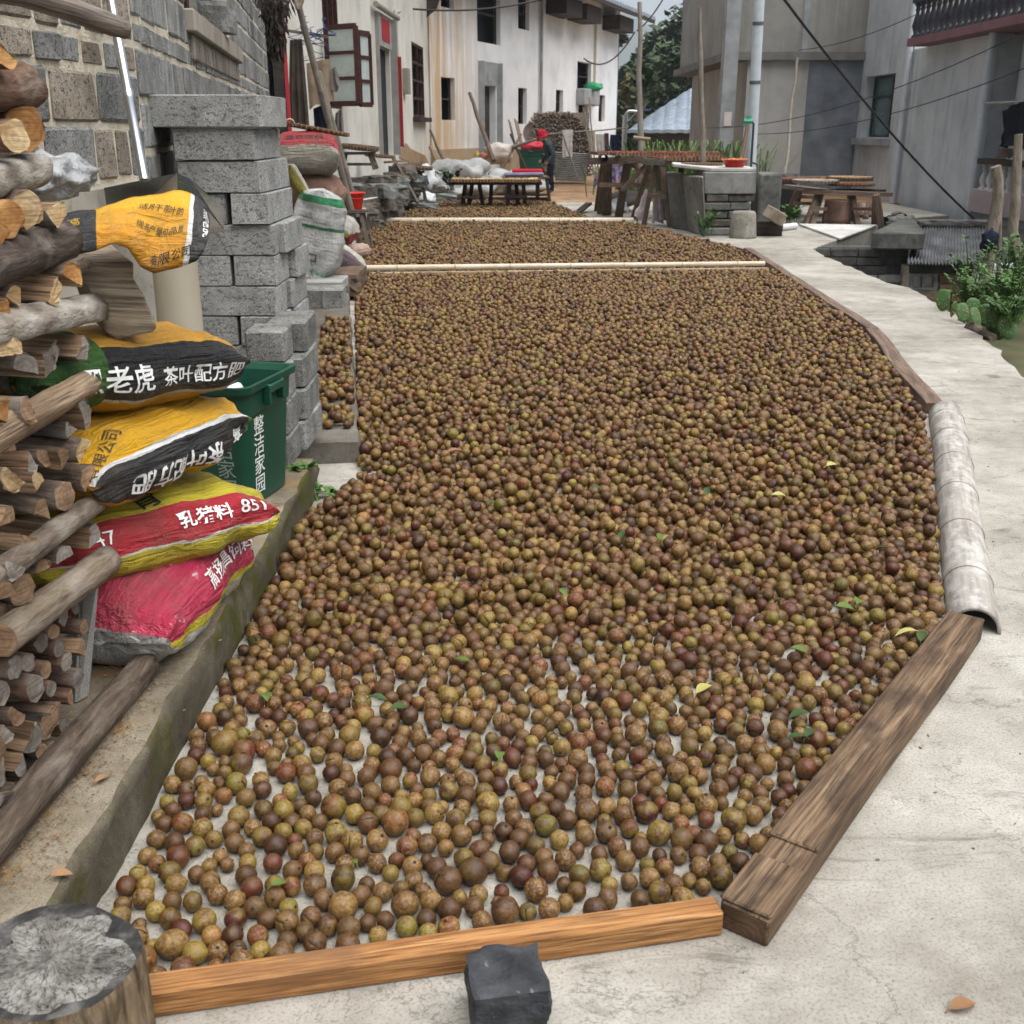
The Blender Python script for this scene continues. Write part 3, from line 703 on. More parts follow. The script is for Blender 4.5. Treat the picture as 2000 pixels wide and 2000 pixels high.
# ================================================================ grey block house on the left
m_mortar = mat('cream mortar', [(0.42, 0.35, 0.25), (0.62, 0.55, 0.43), (0.74, 0.68, 0.57)], 14, bump=0.9, bscale=70, bd=0.02, shift=False)
BLK = [block_mat('grey wall block', [(0.13, 0.13, 0.125), (0.22, 0.22, 0.21), (0.31, 0.305, 0.29)], 0.22, 0.6),
       block_mat('brownish wall block', [(0.17, 0.14, 0.11), (0.27, 0.23, 0.185), (0.35, 0.305, 0.25)], 0.15, 0.7),
       block_mat('streaked wall block', [(0.15, 0.15, 0.145), (0.25, 0.25, 0.24), (0.34, 0.34, 0.33)], 0.2, 0.5, True)]
def block_unit(name, m, seed, bev=0.06, amp=0.03):
    """unit block (1 x 1 x 1) with worn corners, scaled where it stands"""
    bm = bmesh.new(); bmesh.ops.create_cube(bm, size=1.0)
    bmesh.ops.bevel(bm, geom=bm.edges[:], offset=bev, segments=1, affect='EDGES')
    for v in bm.verts: v.co += Vector((noise.noise(v.co * 3 + Vector((seed, 0, 0))), noise.noise(v.co * 3 + Vector((0, seed, 5))), noise.noise(v.co * 3 + Vector((7, 0, seed))))) * amp
    me = bpy.data.meshes.new(name); bm.to_mesh(me); bm.free(); me.materials.append(m); return me
UB = [[block_unit('block', BLK[k], k * 4 + s, 0.06, 0.07) for s in range(4)] for k in range(3)]
house = empty('block_house', (-1.5, 4.65, 0.0), 'grey concrete block house with cream mortar joints at the left edge', 'house')
PC = Vector((-1.5, 4.65)); DL = Vector((math.sin(R(3)), math.cos(R(3)))); DR = Vector((-0.153, 1.0)).normalized()
def wall_part(name, o, d, L, z0, z1, th, m, hole=None):
    """mortar body of a wall running from o along d; its face is to the right of d"""
    nl = Vector((-d.y, d.x)); b = MB()
    def quad(a, c, zl, zh, off=0.006):
        p = o + d * a + nl * off; q = o + d * c + nl * off; r = q + nl * th; s = p + nl * th
        b.prism([(p.x, p.y), (q.x, q.y), (r.x, r.y), (s.x, s.y)], zl, zh)
    if hole:
        a, c, zl, zh = hole
        quad(0, a, z0, z1); quad(c, L, z0, z1); quad(a, c, z0, zl); quad(a, c, zh, z1)
    else: quad(0, L, z0, z1)
    return b.build(name, m, house)
def lay(parent, o, d, L, rows, hole=None, lens=(0.40, 0.40, 0.19, 0.14, 0.40), kinds=(0, 0, 1, 0), depth=0.12, gap=0.021, rs=random.Random(11)):
    n = 0; nl = Vector((-d.y, d.x)); ang = math.atan2(d.y, d.x)
    for i in range(len(rows) - 1):
        z0, z1 = rows[i], rows[i + 1]; x = -rs.uniform(0, 0.2)
        while x < L:
            w = rs.choice(lens) if z1 - z0 > 0.13 else rs.choice((0.2, 0.16, 0.24, 0.13))
            a, c = max(x, 0) + gap / 2, min(x + w, L) - gap / 2; x += w
            if c - a < 0.03: continue
            if hole and c > hole[0] and a < hole[1] and z1 > hole[2] + 0.02 and z0 < hole[3]:
                if a < hole[0] - 0.04: c = hole[0] - 0.01
                elif c > hole[1] + 0.04: a = hole[1] + 0.01
                else: continue
                if c - a < 0.04: continue
            m = o + d * (a + c) / 2 + nl * (depth / 2 - 0.004 + rs.uniform(-0.005, 0.006)); k = rs.choice(kinds)
            M = Matrix.Translation((m.x, m.y, (z0 + z1) / 2)) @ Matrix.Rotation(ang + rs.uniform(-0.02, 0.02), 4, 'Z') @ Matrix.Rotation(rs.uniform(-0.012, 0.012), 4, 'Y') @ Matrix.Diagonal((c - a, depth, z1 - z0 - gap * rs.uniform(0.8, 1.5), 1))
            place('block', rs.choice(UB[k]), M, parent); n += 1
    return n
oL = PC - DL * 2.0
wl_ = wall_part('wall', oL, DL, 2.0, 0.1, 3.3, 0.25, m_mortar)
lay(wl_, oL, DL, 2.0, [1.255, 1.458, 1.653, 1.762, 1.965, 2.165, 2.3, 2.5], kinds=(0, 1, 0, 1))
HOLE = (1.75, 4.45, 2.05, 3.05)
wr_ = wall_part('wall', PC, DR, 9.3, 0.1, 3.4, 0.25, m_mortar, HOLE)
lay(wr_, PC, DR, 9.3, [1.16, 1.36, 1.56, 1.762, 1.863, 2.07, 2.27, 2.45, 2.65, 2.85], HOLE, kinds=(2, 2, 0, 2))
m_plinth = concrete_mat('beige plaster plinth', [(0.24, 0.215, 0.175), (0.33, 0.30, 0.25), (0.41, 0.38, 0.33)], speck=0.15)
b = MB(); nl = Vector((-DL.y, DL.x)); p, q = oL - nl * 0.05, PC + DL * 0.02 - nl * 0.05; nr = Vector((-DR.y, DR.x)); q2 = PC + DR * 9.3 - nr * 0.05
b.prism([(p.x, p.y), (q.x, q.y), (q.x + nl.x * 0.08, q.y), (p.x + nl.x * 0.08, p.y)], 0.12, 1.25)
b.prism([(q.x, q.y + 0.002), (q2.x, q2.y), (q2.x - 0.08, q2.y), (q.x - 0.08, q.y + 0.002)], 0.05, 1.14)
b.build('plinth', m_plinth, house, bevel=0.008)
# window: sill slab, soldier bricks under it, reveals, dark-red frame, glass
def along(t, off, z): p = PC + DR * t + Vector((-DR.y, DR.x)) * off; return Vector((p.x, p.y, z))
win = MB(); win.bar(along(1.75, 0.10, 2.06), along(1.75, 0.10, 3.05), 0.05, 0.07, (0, 1, 0)); win.bar(along(2.9, 0.14, 2.06), along(2.9, 0.14, 3.05), 0.05, 0.05, (0, 1, 0)); win.bar(along(4.42, 0.14, 2.06), along(4.42, 0.14, 3.05), 0.05, 0.05, (0, 1, 0)); win.bar(along(1.75, 0.14, 2.5), along(4.45, 0.14, 2.5), 0.04, 0.05)
m_redframe = wood_mat('dark red painted frame', [(0.035, 0.012, 0.010), (0.06, 0.02, 0.016), (0.085, 0.032, 0.026)], bump=0.2, rnd=0.05)
wo_ = win.build('window', m_redframe, house)
m_glass = flat('dusty window glass', (0.10, 0.13, 0.14), 0.12, spec=0.6)
b = MB(); b.bar(along(1.8, 0.17, 2.55), along(4.4, 0.17, 2.55), 0.008, 0.98); b.build('pane', m_glass, wo_)
m_sill = concrete_mat('window sill slab', [(0.22, 0.19, 0.155), (0.30, 0.265, 0.22), (0.36, 0.325, 0.28)], speck=0.2)
sill = empty('sill', along(3.1, 0, 2.0)); par(sill, house)
for a, c in ((1.72, 2.75), (2.76, 3.62), (3.63, 4.9)):
    b = MB(); b.bar(along(a, 0.05, 2.0), along(c, 0.05, 2.0), 0.20, 0.115); b.build('sill_slab', m_sill, sill, bevel=0.008)
m_sbrick = block_mat('soldier bricks', [(0.16, 0.135, 0.11), (0.24, 0.21, 0.18), (0.30, 0.27, 0.24)], 0.2, 0.3)
ub = block_unit('brick', m_sbrick, 3, 0.06, 0.03)
for k in range(34):
    p = along(1.85 + k * 0.088, 0.03, 1.872); place('brick', ub, Matrix.Translation(p) @ Matrix.Rotation(math.atan2(DR.y, DR.x) + random.uniform(-0.03, 0.03), 4, 'Z') @ Matrix.Diagonal((0.056, 0.10, 0.135, 1)), wr_)
# bag and plastic on the sill
m_clear = mat('clear plastic', [(0.24, 0.245, 0.25), (0.42, 0.43, 0.435)], 12, bump=0.9, bscale=18, rough=0.15, spec=0.7, bd=0.03)
rock('cement_lump', along(3.55, -0.0, 2.058), (0.2, 0.3, 0.2), BLK[0], 'rounded grey cement lump on the window sill of the block house', 'lump', rough=0.1, seed=8)

# ================================================================ dry-stacked block pier
PB = block_mat('pale porous block', [(0.24, 0.24, 0.23), (0.34, 0.34, 0.325), (0.43, 0.43, 0.41)], 0.10, 0.55)
UP = [block_unit('block', PB, 20 + s, 0.03, 0.016) for s in range(5)]
def blk(parent, c, d, rz=0.0, k=None, me=None):
    M = Matrix.Translation(Vector(c)) @ Matrix.Rotation(rz, 4, 'Z') @ Matrix.Diagonal((d[0], d[1], d[2], 1))
    return place('block', me or (UP[k] if k is not None else random.choice(UP)), M, parent)
pier = empty('block_pier', (-1.28, 5.05, 0.15), 'tall dry-stacked pier of pale porous concrete blocks beside the green bin', 'pier')
RH = 0.1345; ZT = 1.585
rows = [[(-1.60, -1.065, 4.86, 5.42)], [(-1.465, -1.105, 4.88, 5.46)], [(-1.455, -1.085, 4.89, 5.47)], [(-1.45, -1.26, 4.90, 5.3), (-1.235, -1.068, 4.88, 5.46)],
        [(-1.45, -1.055, 4.90, 5.0), (-1.40, -1.022, 5.01, 5.42)], [(-1.45, -1.262, 4.90, 5.09), (-1.248, -1.058, 4.90, 5.2), (-1.40, -1.015, 5.21, 5.5)], [(-1.445, -1.06, 4.90, 5.12), (-1.40, -1.035, 5.13, 5.52)],
        [(-1.44, -1.252, 4.9, 5.09), (-1.238, -1.048, 4.89, 5.15), (-1.4, -1.03, 5.16, 5.5)], [(-1.44, -1.05, 4.9, 5.2)], [(-1.44, -1.25, 4.9, 5.2), (-1.24, -1.045, 4.9, 5.2)], [(-1.44, -1.04, 4.9, 5.2)]]
for i, row in enumerate(rows):
    zc = ZT - RH * (i + 0.5)
    for (x0, x1, y0, y1) in row:
        blk(pier, ((x0 + x1) / 2, (y0 + y1) / 2, zc), (x1 - x0, y1 - y0, RH - 0.003), random.uniform(-0.012, 0.012))
HB = block_mat('dark mossy hollow block', [(0.12, 0.12, 0.11), (0.21, 0.21, 0.195), (0.30, 0.30, 0.285)], 0.2, 0.6)
UH = [block_unit('block', HB, 40 + s, 0.05, 0.025) for s in range(4)]
lw = empty('block_stack', (-0.95, 4.5, 0.15), 'low stepped stack of grey hollow blocks right behind the green bin', 'block stack')
for (x0, x1, y0, y1, r) in [(-1.06, -0.895, 4.16, 4.40, 0), (-1.05, -0.87, 4.41, 4.78, 0), (-1.06, -0.90, 4.18, 4.42, 1), (-1.05, -0.872, 4.43, 4.80, 1), (-1.08, -0.905, 4.2, 4.44, 2), (-1.05, -0.875, 4.46, 4.84, 2), (-1.09, -0.93, 4.36, 4.55, 3), (-1.05, -0.885, 4.57, 4.9, 3)]:
    blk(lw, ((x0 + x1) / 2, (y0 + y1) / 2, 0.15 + 0.131 * (r + 0.5)), (x1 - x0, y1 - y0, 0.128), random.uniform(-0.03, 0.03), me=random.choice(UH))

# ================================================================ firewood
barks = [bark_mat('grey brown bark', [(0.035, 0.025, 0.019), (0.095, 0.07, 0.052), (0.19, 0.15, 0.115)]), bark_mat('dark bark', [(0.022, 0.017, 0.014), (0.06, 0.046, 0.038), (0.12, 0.10, 0.085)]), bark_mat('red brown bark', [(0.05, 0.028, 0.02), (0.12, 0.07, 0.048), (0.19, 0.13, 0.095)]), bark_mat('pale grey bark', [(0.05, 0.037, 0.027), (0.13, 0.10, 0.075), (0.25, 0.21, 0.17)])]
cuts = [cut_mat('fresh yellow cut', [(0.30, 0.19, 0.09), (0.46, 0.32, 0.17), (0.55, 0.42, 0.26)]), cut_mat('orange cut', [(0.26, 0.11, 0.035), (0.44, 0.23, 0.085), (0.55, 0.34, 0.15)]), cut_mat('grey weathered cut', [(0.12, 0.10, 0.085), (0.22, 0.19, 0.16), (0.32, 0.29, 0.255)]), cut_mat('brown cut', [(0.12, 0.07, 0.04), (0.24, 0.15, 0.09), (0.34, 0.23, 0.15)])]
splits = wood_mat('split wood face', [(0.12, 0.065, 0.035), (0.30, 0.19, 0.11), (0.46, 0.33, 0.21)], bump=0.9, rnd=0.25)
split_pale = wood_mat('pale splintered wood', [(0.13, 0.085, 0.055), (0.30, 0.21, 0.135), (0.45, 0.35, 0.245)], bump=1.0, rnd=0.15, dark=(0.14, 0.095, 0.06))
split_grey = wood_mat('grey rotten plank', [(0.17, 0.135, 0.095), (0.35, 0.28, 0.20), (0.50, 0.42, 0.32)], bump=1.0, rnd=0.1, dark=(0.11, 0.085, 0.06))
m_char = mat('pale dead wood', [(0.16, 0.13, 0.10), (0.36, 0.31, 0.26), (0.55, 0.52, 0.47)], 9, stretch=(1, 3, 3), bump=1.0, bscale=25, bd=0.02)
def log(p0, p1, r, kind='round', bark=0, cut=0, seed=0, taper=0.95, n=20, irr=0.24, bend=0.0):
    """p0 is the end that shows; kinds: round, half, wedge"""
    p0, p1 = Vector(p0), Vector(p1); L = (p1 - p0).length; M = frame(p0, p1)
    rot = seed * 1.7; sec = []
    for j in range(n):
        th = 2 * math.pi * j / n; q = 1 + irr * noise.noise(Vector((math.cos(th) * 1.4, math.sin(th) * 1.4, seed * 3.3)))
        y, z = math.cos(th) * q, math.sin(th) * q; sp = False
        if kind == 'half' and z < -0.1: z = -0.1 + 0.06 * noise.noise(Vector((y * 4, seed, 0))); sp = True
        if kind == 'wedge':
            if z < -0.15 and True: z = -0.15 + 0.05 * noise.noise(Vector((y * 4, seed, 0))); sp = True
            lim = 0.25 - 0.5 * (z + 0.15)
            if y < -lim - 0.2: y = -lim - 0.2; sp = True
        a = rot; sec.append((y * math.cos(a) - z * math.sin(a), y * math.sin(a) + z * math.cos(a), sp))
    b = MB(); rings = []; k = 11
    for i in range(k):
        x = L * i / (k - 1); s = r * (1 + (taper - 1) * i / (k - 1)); by = bend * math.sin(math.pi * i / (k - 1))
        rings.append([Vector((x + (0.22 * r * noise.noise(Vector((y * 3, z * 3, seed))) if i in (0, k - 1) else 0), y * s * (1 + 0.13 * noise.noise(Vector((x * 14, math.cos(6.283 * j / n) * 1.6, math.sin(6.283 * j / n) * 1.6 + seed)))) + by, z * s * (1 + 0.13 * noise.noise(Vector((x * 14, math.cos(6.283 * j / n) * 1.6, math.sin(6.283 * j / n) * 1.6 + seed + 5)))))) for j, (y, z, sp) in enumerate(sec)])
    for i in range(k - 1):
        for j in range(n):
            jj = (j + 1) % n; mi = 2 if (sec[j][2] and sec[jj][2]) else 0
            b.add([rings[i][j], rings[i][jj], rings[i + 1][jj], rings[i + 1][j]], [(0, 1, 2, 3)], mi, mi == 0)
    b.add(rings[0], [tuple(range(n))[::-1]], 1); b.add(rings[-1], [tuple(range(n))], 1)
    me = b.mesh('firewood_log', None, 0, recalc=2)
    for m in (barks[bark] if isinstance(bark, int) else bark, cuts[cut] if isinstance(cut, int) else cut, splits): me.materials.append(m)
    return place('firewood_log', me, M)
FWG = 'firewood in the stack'
def fw(u, v, ry, kind, bark, cut, label=None, X=-0.97, ang=22, L=0.42, seed=None, dz=0.0, name=None):
    if kind == 'round' and ry > 18 and (int(u * 7 + v) % 3 == 0): kind = 'half' if int(u + v) % 2 else 'wedge'
    e = XP(u, v, X); zd = e.y * math.cos(CP) + (CH - e.z) * math.sin(CP); r = ry * zd / CF
    a = R(ang + random.uniform(-5, 5)); d = Vector((-math.cos(a), math.sin(a), dz + random.uniform(-0.03, 0.03)))
    o = log(e, e + d * L, r, kind, bark, cut, seed if seed is not None else u * 0.13 + v * 0.07)
    return tag(o, label or 'split firewood piece in the middle of the wood stack, cut end outward', 'firewood', FWG)
def fl(u0, v0, X0, u1, v1, X1, ry, kind, bark, cut, label, seed=1, taper=0.95, bend=0.0, irr=0.12):
    p, q = XP(u0, v0, X0), XP(u1, v1, X1); m = (p + q) / 2; zd = m.y * math.cos(CP) + (CH - m.z) * math.sin(CP)
    return tag(log(p, q, 1.22 * ry * zd / CF, kind, bark, cut, seed, taper, irr=irr, bend=bend), label, 'firewood', FWG)
fw(12, 101, 34, 'half', 2, 1, 'topmost split log with orange end at the frame edge', seed=2.2)
fl(49, 170, -1.045, -60, 170, -1.030, 37, 'round', 2, 3, 'stout smooth brown log second from the top of the stack', 4)
fw(51, 248, 42, 'round', 2, 1, 'big round log with a reddish cracked end near the stack top', X=-1.0, ang=30)
fw(30, 268, 32, 'round', 2, 0, 'round log with a pale saw-marked end over the reddish one', ang=24)
fl(70, 332, -1.055, -70, 366, -1.010, 30, 'round', m_char, 2, 'whitish peeling log lying lengthwise near the stack top', 7)
fw(108, 405, 35, 'round', 1, 0, 'round log with a pale ringed end beside the yellow draped sack', X=-0.97, ang=14)
fw(53, 408, 35, 'round', 2, 0, 'round log with pale oval end left of the ringed one', ang=28)
fw(14, 428, 38, 'round', 2, 1, 'round log with a yellow-orange end at the frame edge', ang=30)
fw(-2, 456, 20, 'round', 2, 1, ang=30)
fl(121, 470, -1.025, -60, 530, -0.990, 37, 'round', 1, 2, 'thick dark grey log lying lengthwise under the pale ends', 3)
fw(141, 545, 32, 'half', 0, 1, 'split log with a bright orange end above the white gnarled log', ang=12, seed=0.3)
fw(104, 567, 30, 'half', 0, 0, 'split wedge with a yellow face beside the orange-ended log', ang=14, seed=5.0)
fw(32, 590, 30, 'wedge', 0, 0, 'triangular split wedge at the frame edge above the gnarled log', ang=18, seed=4.1)
fw(0, 602, 26, 'wedge', 0, 1, ang=20)
fl(185, 600, -1.005, -50, 650, -0.970, 26, 'round', m_char, 2, 'gnarled white-tipped log lying lengthwise', 9, irr=0.35)
fw(158, 680, 27, 'half', 0, 2, 'short split log under the gnarled log, brown side showing', X=-0.97, ang=12, seed=1.4)
fw(98, 684, 27, 'half', 0, 2, X=-1.0, ang=16)
fw(50, 722, 36, 'half', 0, 2, 'grey-ended split log with a hollow face above the pale splintered one', ang=12, seed=3.9)
fw(90, 722, 35, 'wedge', 0, 2, ang=15, seed=1.0)
fl(172, 742, -1.005, -120, 905, -0.980, 30, 'half', split_pale, 0, 'pale splintered slab lying lengthwise beside the black-banded sack', 6.2, irr=0.25)
fw(160, 806, 34, 'half', 1, 2, 'dark grey sawn wedge beside the upper yellow sack', X=-0.97, ang=12, seed=0.8)
fw(142, 842, 24, 'round', 1, 2, 'small dark round end under the grey wedge', ang=15)
fw(62, 894, 34, 'wedge', 0, 2, 'grey squared wedge above the long split slab', ang=6, seed=2.4)
fw(92, 882, 32, 'half', 0, 3, ang=14, seed=2.0)
fw(10, 880, 28, 'half', 0, 3, ang=14)
fw(176, 934, 28, 'half', 0, 3, ang=14)
fw(126, 968, 30, 'round', 0, 3, ang=16)
fw(86, 1006, 32, 'round', 0, 3, 'round log with brown oval end over the slanting bark pole', ang=20)
fw(48, 1050, 32, 'round', 2, 3, 'dark log with a narrow oval end left of the slanting bark pole', ang=22)
fl(206, 966, -0.985, -110, 1200, -0.970, 21, 'round', 3, 2, 'straight grey bark pole slanting across the stack, the upper one', 5)
fw(178, 1058, 32, 'round', 1, 2, ang=12)
fw(126, 1090, 26, 'half', 0, 2, ang=16, seed=3.7)
fw(84, 1112, 22, 'half', 0, 3, ang=18)
fw(44, 1152, 30, 'round', 1, 3, ang=22)
fl(209, 1095, -0.975, 0, 1250, -0.975, 27, 'round', bark_mat('cracked tan bark', [(0.07, 0.05, 0.036), (0.16, 0.125, 0.09), (0.24, 0.195, 0.15)]), 3, 'thick cracked bark pole slanting across the stack, the lower one', 8, irr=0.05)
for (u, v, ry, kd, ct) in [(22, 690, 34, 'half', 0), (14, 790, 36, 'wedge', 1), (60, 800, 30, 'half', 3), (28, 930, 34, 'half', 0), (8, 1015, 30, 'wedge', 3), (30, 1105, 30, 'half', 2), (8, 1165, 30, 'half', 3), (120, 905, 28, 'wedge', 3), (165, 880, 26, 'half', 0), (70, 950, 28, 'wedge', 0)]:
    fw(u, v, ry, kd, 0, ct, 'rough split firewood piece with its pale face out, at the front of the stack', X=-0.945, ang=14, seed=u * 0.31 + v * 0.017)
LOWL = 'small brown branch with its cut end out, low in the stack beside the concrete slab'
for (u, v, ry, kind, bk, ct) in [(124, 1206, 17, 'round', 2, 2), (153, 1182, 19, 'round', 2, 2), (164, 1224, 16, 'round', 2, 3), (82, 1254, 20, 'round', 2, 2), (116, 1268, 17, 'round', 2, 2), (154, 1268, 24, 'round', 0, 3), (130, 1292, 18, 'round', 2, 2), (30, 1304, 24, 'round', 2, 2), (54, 1295, 19, 'round', 2, 2), (152, 1326, 19, 'round', 2, 2), (70, 1347, 27, 'round', 2, 2), (142, 1360, 17, 'half', 2, 3), (2, 1356, 26, 'round', 0, 2), (36, 1392, 28, 'half', 0, 3), (90, 1420, 25, 'round', 1, 3), (20, 1440, 32, 'wedge', 0, 2), (82, 1468, 16, 'round', 1, 3), (60, 1210, 20, 'round', 2, 3), (20, 1260, 22, 'round', 2, 3), (90, 1310, 18, 'round', 2, 3), (110, 1390, 20, 'round', 2, 3), (8, 1505, 32, 'half', 0, 2), (46, 1486, 34, 'wedge', 1, 2), (105, 1235, 16, 'round', 2, 3), (100, 1345, 16, 'round', 2, 2), (10, 1200, 22, 'round', 2, 3), (60, 1440, 30, 'half', 0, 2), (104, 1400, 24, 'round', 2, 3), (34, 1560, 36, 'half', 0, 2), (76, 1525, 30, 'wedge', 1, 2), (112, 1470, 26, 'half', 0, 2), (-8, 1470, 34, 'round', 0, 3), (120, 1425, 22, 'round', 2, 2)]:
    fw(u, v, ry, kind, bk, ct, LOWL, X=-1.0, ang=random.uniform(4, 16), L=0.35)
fl(150, 1430, -1.025, 95, 1475, -1.040, 28, 'half', 1, 2, 'flat grey split piece leaning above the ground log', 2.5)
fl(30, 1545, -1.025, -40, 1560, -1.010, 36, 'half', 1, 2, 'broad grey split piece lying on the ground log', 1.9)
for (u, v, ry) in [(30, 500, 40), (60, 640, 36), (20, 760, 40), (110, 760, 34), (40, 960, 40), (120, 1030, 34), (60, 1180, 36), (150, 900, 30), (20, 330, 34), (120, 640, 26), (110, 1130, 30), (90, 850, 30), (30, 820, 30), (160, 1000, 26)]:
    fw(u, v, ry, 'round', 1, 2, 'dark inner log lying behind the front pieces of the stack', X=-1.13, ang=14, L=0.35)
# long log on the ledge under the stack
p, q = G(-60, 1690, 0.195), G(285, 1300, 0.19); p.z = q.z = 0.19
g = log(p, q, 0.042, 'round', 0, 2, 5.5, 0.85); g.name = 'ground_log'; tag(g, 'long grey log lying on the ledge along the foot of the firewood', 'log')
# rotten plank chunk under the draped sack
def chunk():
    P = []; o = Vector((-1.02, 2.72, 0.93))
    prof = [(0.0, 0.0), (0.07, 0.16), (0.0, 0.30)]
    b = MB(); A = [D(u, v, 2.62) for u, v in ((158, 540), (182, 515), (262, 512), (262, 545), (283, 580), (299, 618), (308, 640), (300, 650), (228, 664), (206, 650), (190, 600))]
    bm = bmesh.new(); n = len(A); dv = Vector((-0.10, 0.14, 0.03))
    b.slab(A, dv, 1.0)
    M = frame(A[0], A[3]); b2 = b.mesh('rotten_plank', M, 0.006, 2, recalc=2); b2.materials.append(split_grey)
    tag(place('rotten_plank', b2, M), 'thick rotten grey-brown plank chunk under the draped yellow sack', 'plank')
chunk()
# concrete slab standing at the end of the stack
m_slabpost = concrete_mat('rough slab', [(0.16, 0.155, 0.14), (0.26, 0.25, 0.225), (0.34, 0.33, 0.30)], speck=0.8, sc=2)
b = MB(); A = [G(148, 1378, 0.15), G(176, 1362, 0.15)]; T = [D(160, 1128, 2.44), D(197, 1116, 2.44)]
b.add([A[0], A[1], T[1], T[0]] + [x + Vector((-0.22, 0.22, 0.0)) for x in (A[0], A[1], T[1], T[0])], [(0, 1, 2, 3), (7, 6, 5, 4), (0, 4, 5, 1), (1, 5, 6, 2), (2, 6, 7, 3), (3, 7, 4, 0)])
tag(b.build('standing_slab', m_slabpost, bevel=0.006), 'rough concrete slab standing on edge between firewood and sacks', 'slab')
# round post and wooden pole
m_post = mat('beige plastered post', [(0.26, 0.22, 0.16), (0.36, 0.315, 0.24), (0.42, 0.38, 0.30)], 3, stretch=(1, 1, 0.3), bump=0.15)
p = D(352, 640, 3.9); b = MB(); b.tube([(p.x, p.y, 0.15), (p.x, p.y, 0.6), (p.x + 0.005, p.y, 1.10)], [0.083, 0.08, 0.078], 24); tag(b.build('round_post', m_post), 'smooth beige round post between the sacks and the block pier', 'post')
p0, p1 = D(-60, -30, 2.6), D(247, 57, 2.95); b = MB(); M = frame(p0, p1)
L = (p1 - p0).length; b.tube([(0, 0, 0), (L * 0.3, 0, 0.012), (L * 0.6, 0, 0.01), (L * 0.9, 0, 0), (L, 0, -0.002)], [0.03, 0.029, 0.028, 0.026, 0.02], 14, wob=0.12); me = b.mesh('wooden_pole'); me.materials.append(w_gray)
tag(place('wooden_pole', me, M), 'grey wooden pole jutting out at the top left corner', 'pole')
# clear plastic bag tucked on the wood
def puff(name, c, d, m, label, cat, amp=0.25, sub=4, seed=0, fr=2.0, parent=None, group=None):
    bm = bmesh.new(); bmesh.ops.create_icosphere(bm, subdivisions=sub, radius=1.0)
    for v in bm.verts:
        n_ = v.co.normalized(); k = 1 + amp * fbm(n_ + Vector((seed, 0, 0)), fr, 4); v.co = Vector((n_.x * k * d[0], n_.y * k * d[1], n_.z * k * d[2]))
    for f in bm.faces: f.smooth = True
    me = bpy.data.meshes.new(name); bm.to_mesh(me); bm.free(); me.materials.append(m)
    return tag(place(name, me, Matrix.Translation(Vector(c)), parent), label, cat, group)
p = XP(105, 345, -1.16); puff('plastic_bag', p, (0.09, 0.12, 0.055), m_clear, 'crumpled clear plastic bag behind the firewood top', 'bag', 0.35)

# ================================================================ sacks
def sack_mat(name, bands, ends=None, wrinkle=0.5, extra=None, rough=0.42, weave=1.0):
    """bands: (v0, colour) round the girth (v in 0..1, 0.5 = face towards the yard, larger = higher); ends: (u0, u1, colour)"""
    t = NT(name); tc = t.n('ShaderNodeTexCoord'); sep = t.n('ShaderNodeSeparateXYZ'); t.set(sep, 'i0', tc.outputs['UV'])
    v = t.coord((1, 1, 1)); wob = t.math('MULTIPLY', t.math('SUBTRACT', t.noise(v, 9, 4), 0.5), 0.035)
    vv = t.math('ADD', sep.outputs[1], wob); uu = t.math('ADD', sep.outputs[0], wob)
    col = t.ramp(vv, bands, 'CONSTANT')
    for (a, c, cc) in (ends or []):
        f = t.math('MULTIPLY', t.math('GREATER_THAN', uu, a), t.math('LESS_THAN', uu, c)); col = t.mix(f, col, cc)
    for (cc, sc, th, u0, u1) in (extra or []):
        f = t.ramp(t.noise(v, sc, 6, 0.7), [(th, 0.0), (th + 0.02, 1.0)]); f = t.math('MULTIPLY', f, t.math('MULTIPLY', t.math('GREATER_THAN', uu, u0), t.math('LESS_THAN', uu, u1))); col = t.mix(f, col, cc)
    dirt = t.noise(v, 5, 6, 0.7); col = t.mix(t.ramp(dirt, [(0.46, 0.0), (0.72, 0.55)]), col, (0.11, 0.09, 0.06))
    st = t.coord((0.6, 9, 9)); wr = t.noise(st, 4.0, 5, 0.6, 0.8); st2 = t.coord((6, 2.5, 2.5)); wr2 = t.noise(st2, 3.0, 5, 0.6, 1.0)
    wv = t.n('ShaderNodeTexWave', Scale=170.0, Distortion=0.0); t.set(wv, 'Vector', v)
    h = t.math('ADD', t.math('ADD', wr, wr2), t.math('MULTIPLY', wv.outputs['Fac'], 0.03 * weave))
    return t.out(col, rough, t.bump(h, min(1.0, wrinkle * 1.5), 0.05), 0, 0.45)
def sack_fn(L, W, T, sag=None, seed=0, pinch=0.10, lump=0.05, nx=2.5):
    def f(s, ph, off=0.0):
        """s in -1..1 along the sack, ph angle: 0 faces -y, 90 deg is up"""
        e = abs(s); t = max(0.0, 1 - e ** 5.0) ** 0.55; th = T / 2 * (pinch * 0.4 + (1 - pinch * 0.4) * t); wd = W / 2 * (0.86 + 0.14 * t + 0.10 * e ** 8)
        c, q = math.cos(ph), math.sin(ph); cy = math.copysign(abs(c) ** (2 / nx), c); cz = math.copysign(abs(q) ** (2 / nx), q)
        p = Vector((s * L / 2, -wd * cy, th * cz))
        nn = Vector((0, -c, q * 1.3)).normalized()
        w = lump * T * (fbm((p.x * 5 + seed, p.y * 5, p.z * 7), 1.0, 3)) + 0.012 * (e ** 3) * math.sin(ph * 9 + seed + s * 3) + 0.006 * fbm((p.x * 18 + seed, p.y * 18, p.z * 18), 1.0, 3)
        p += nn * (w + off)
        if sag: d = sag(s); p.y += d[0]; p.z += d[1]
        return p
    return f
TXT = {}
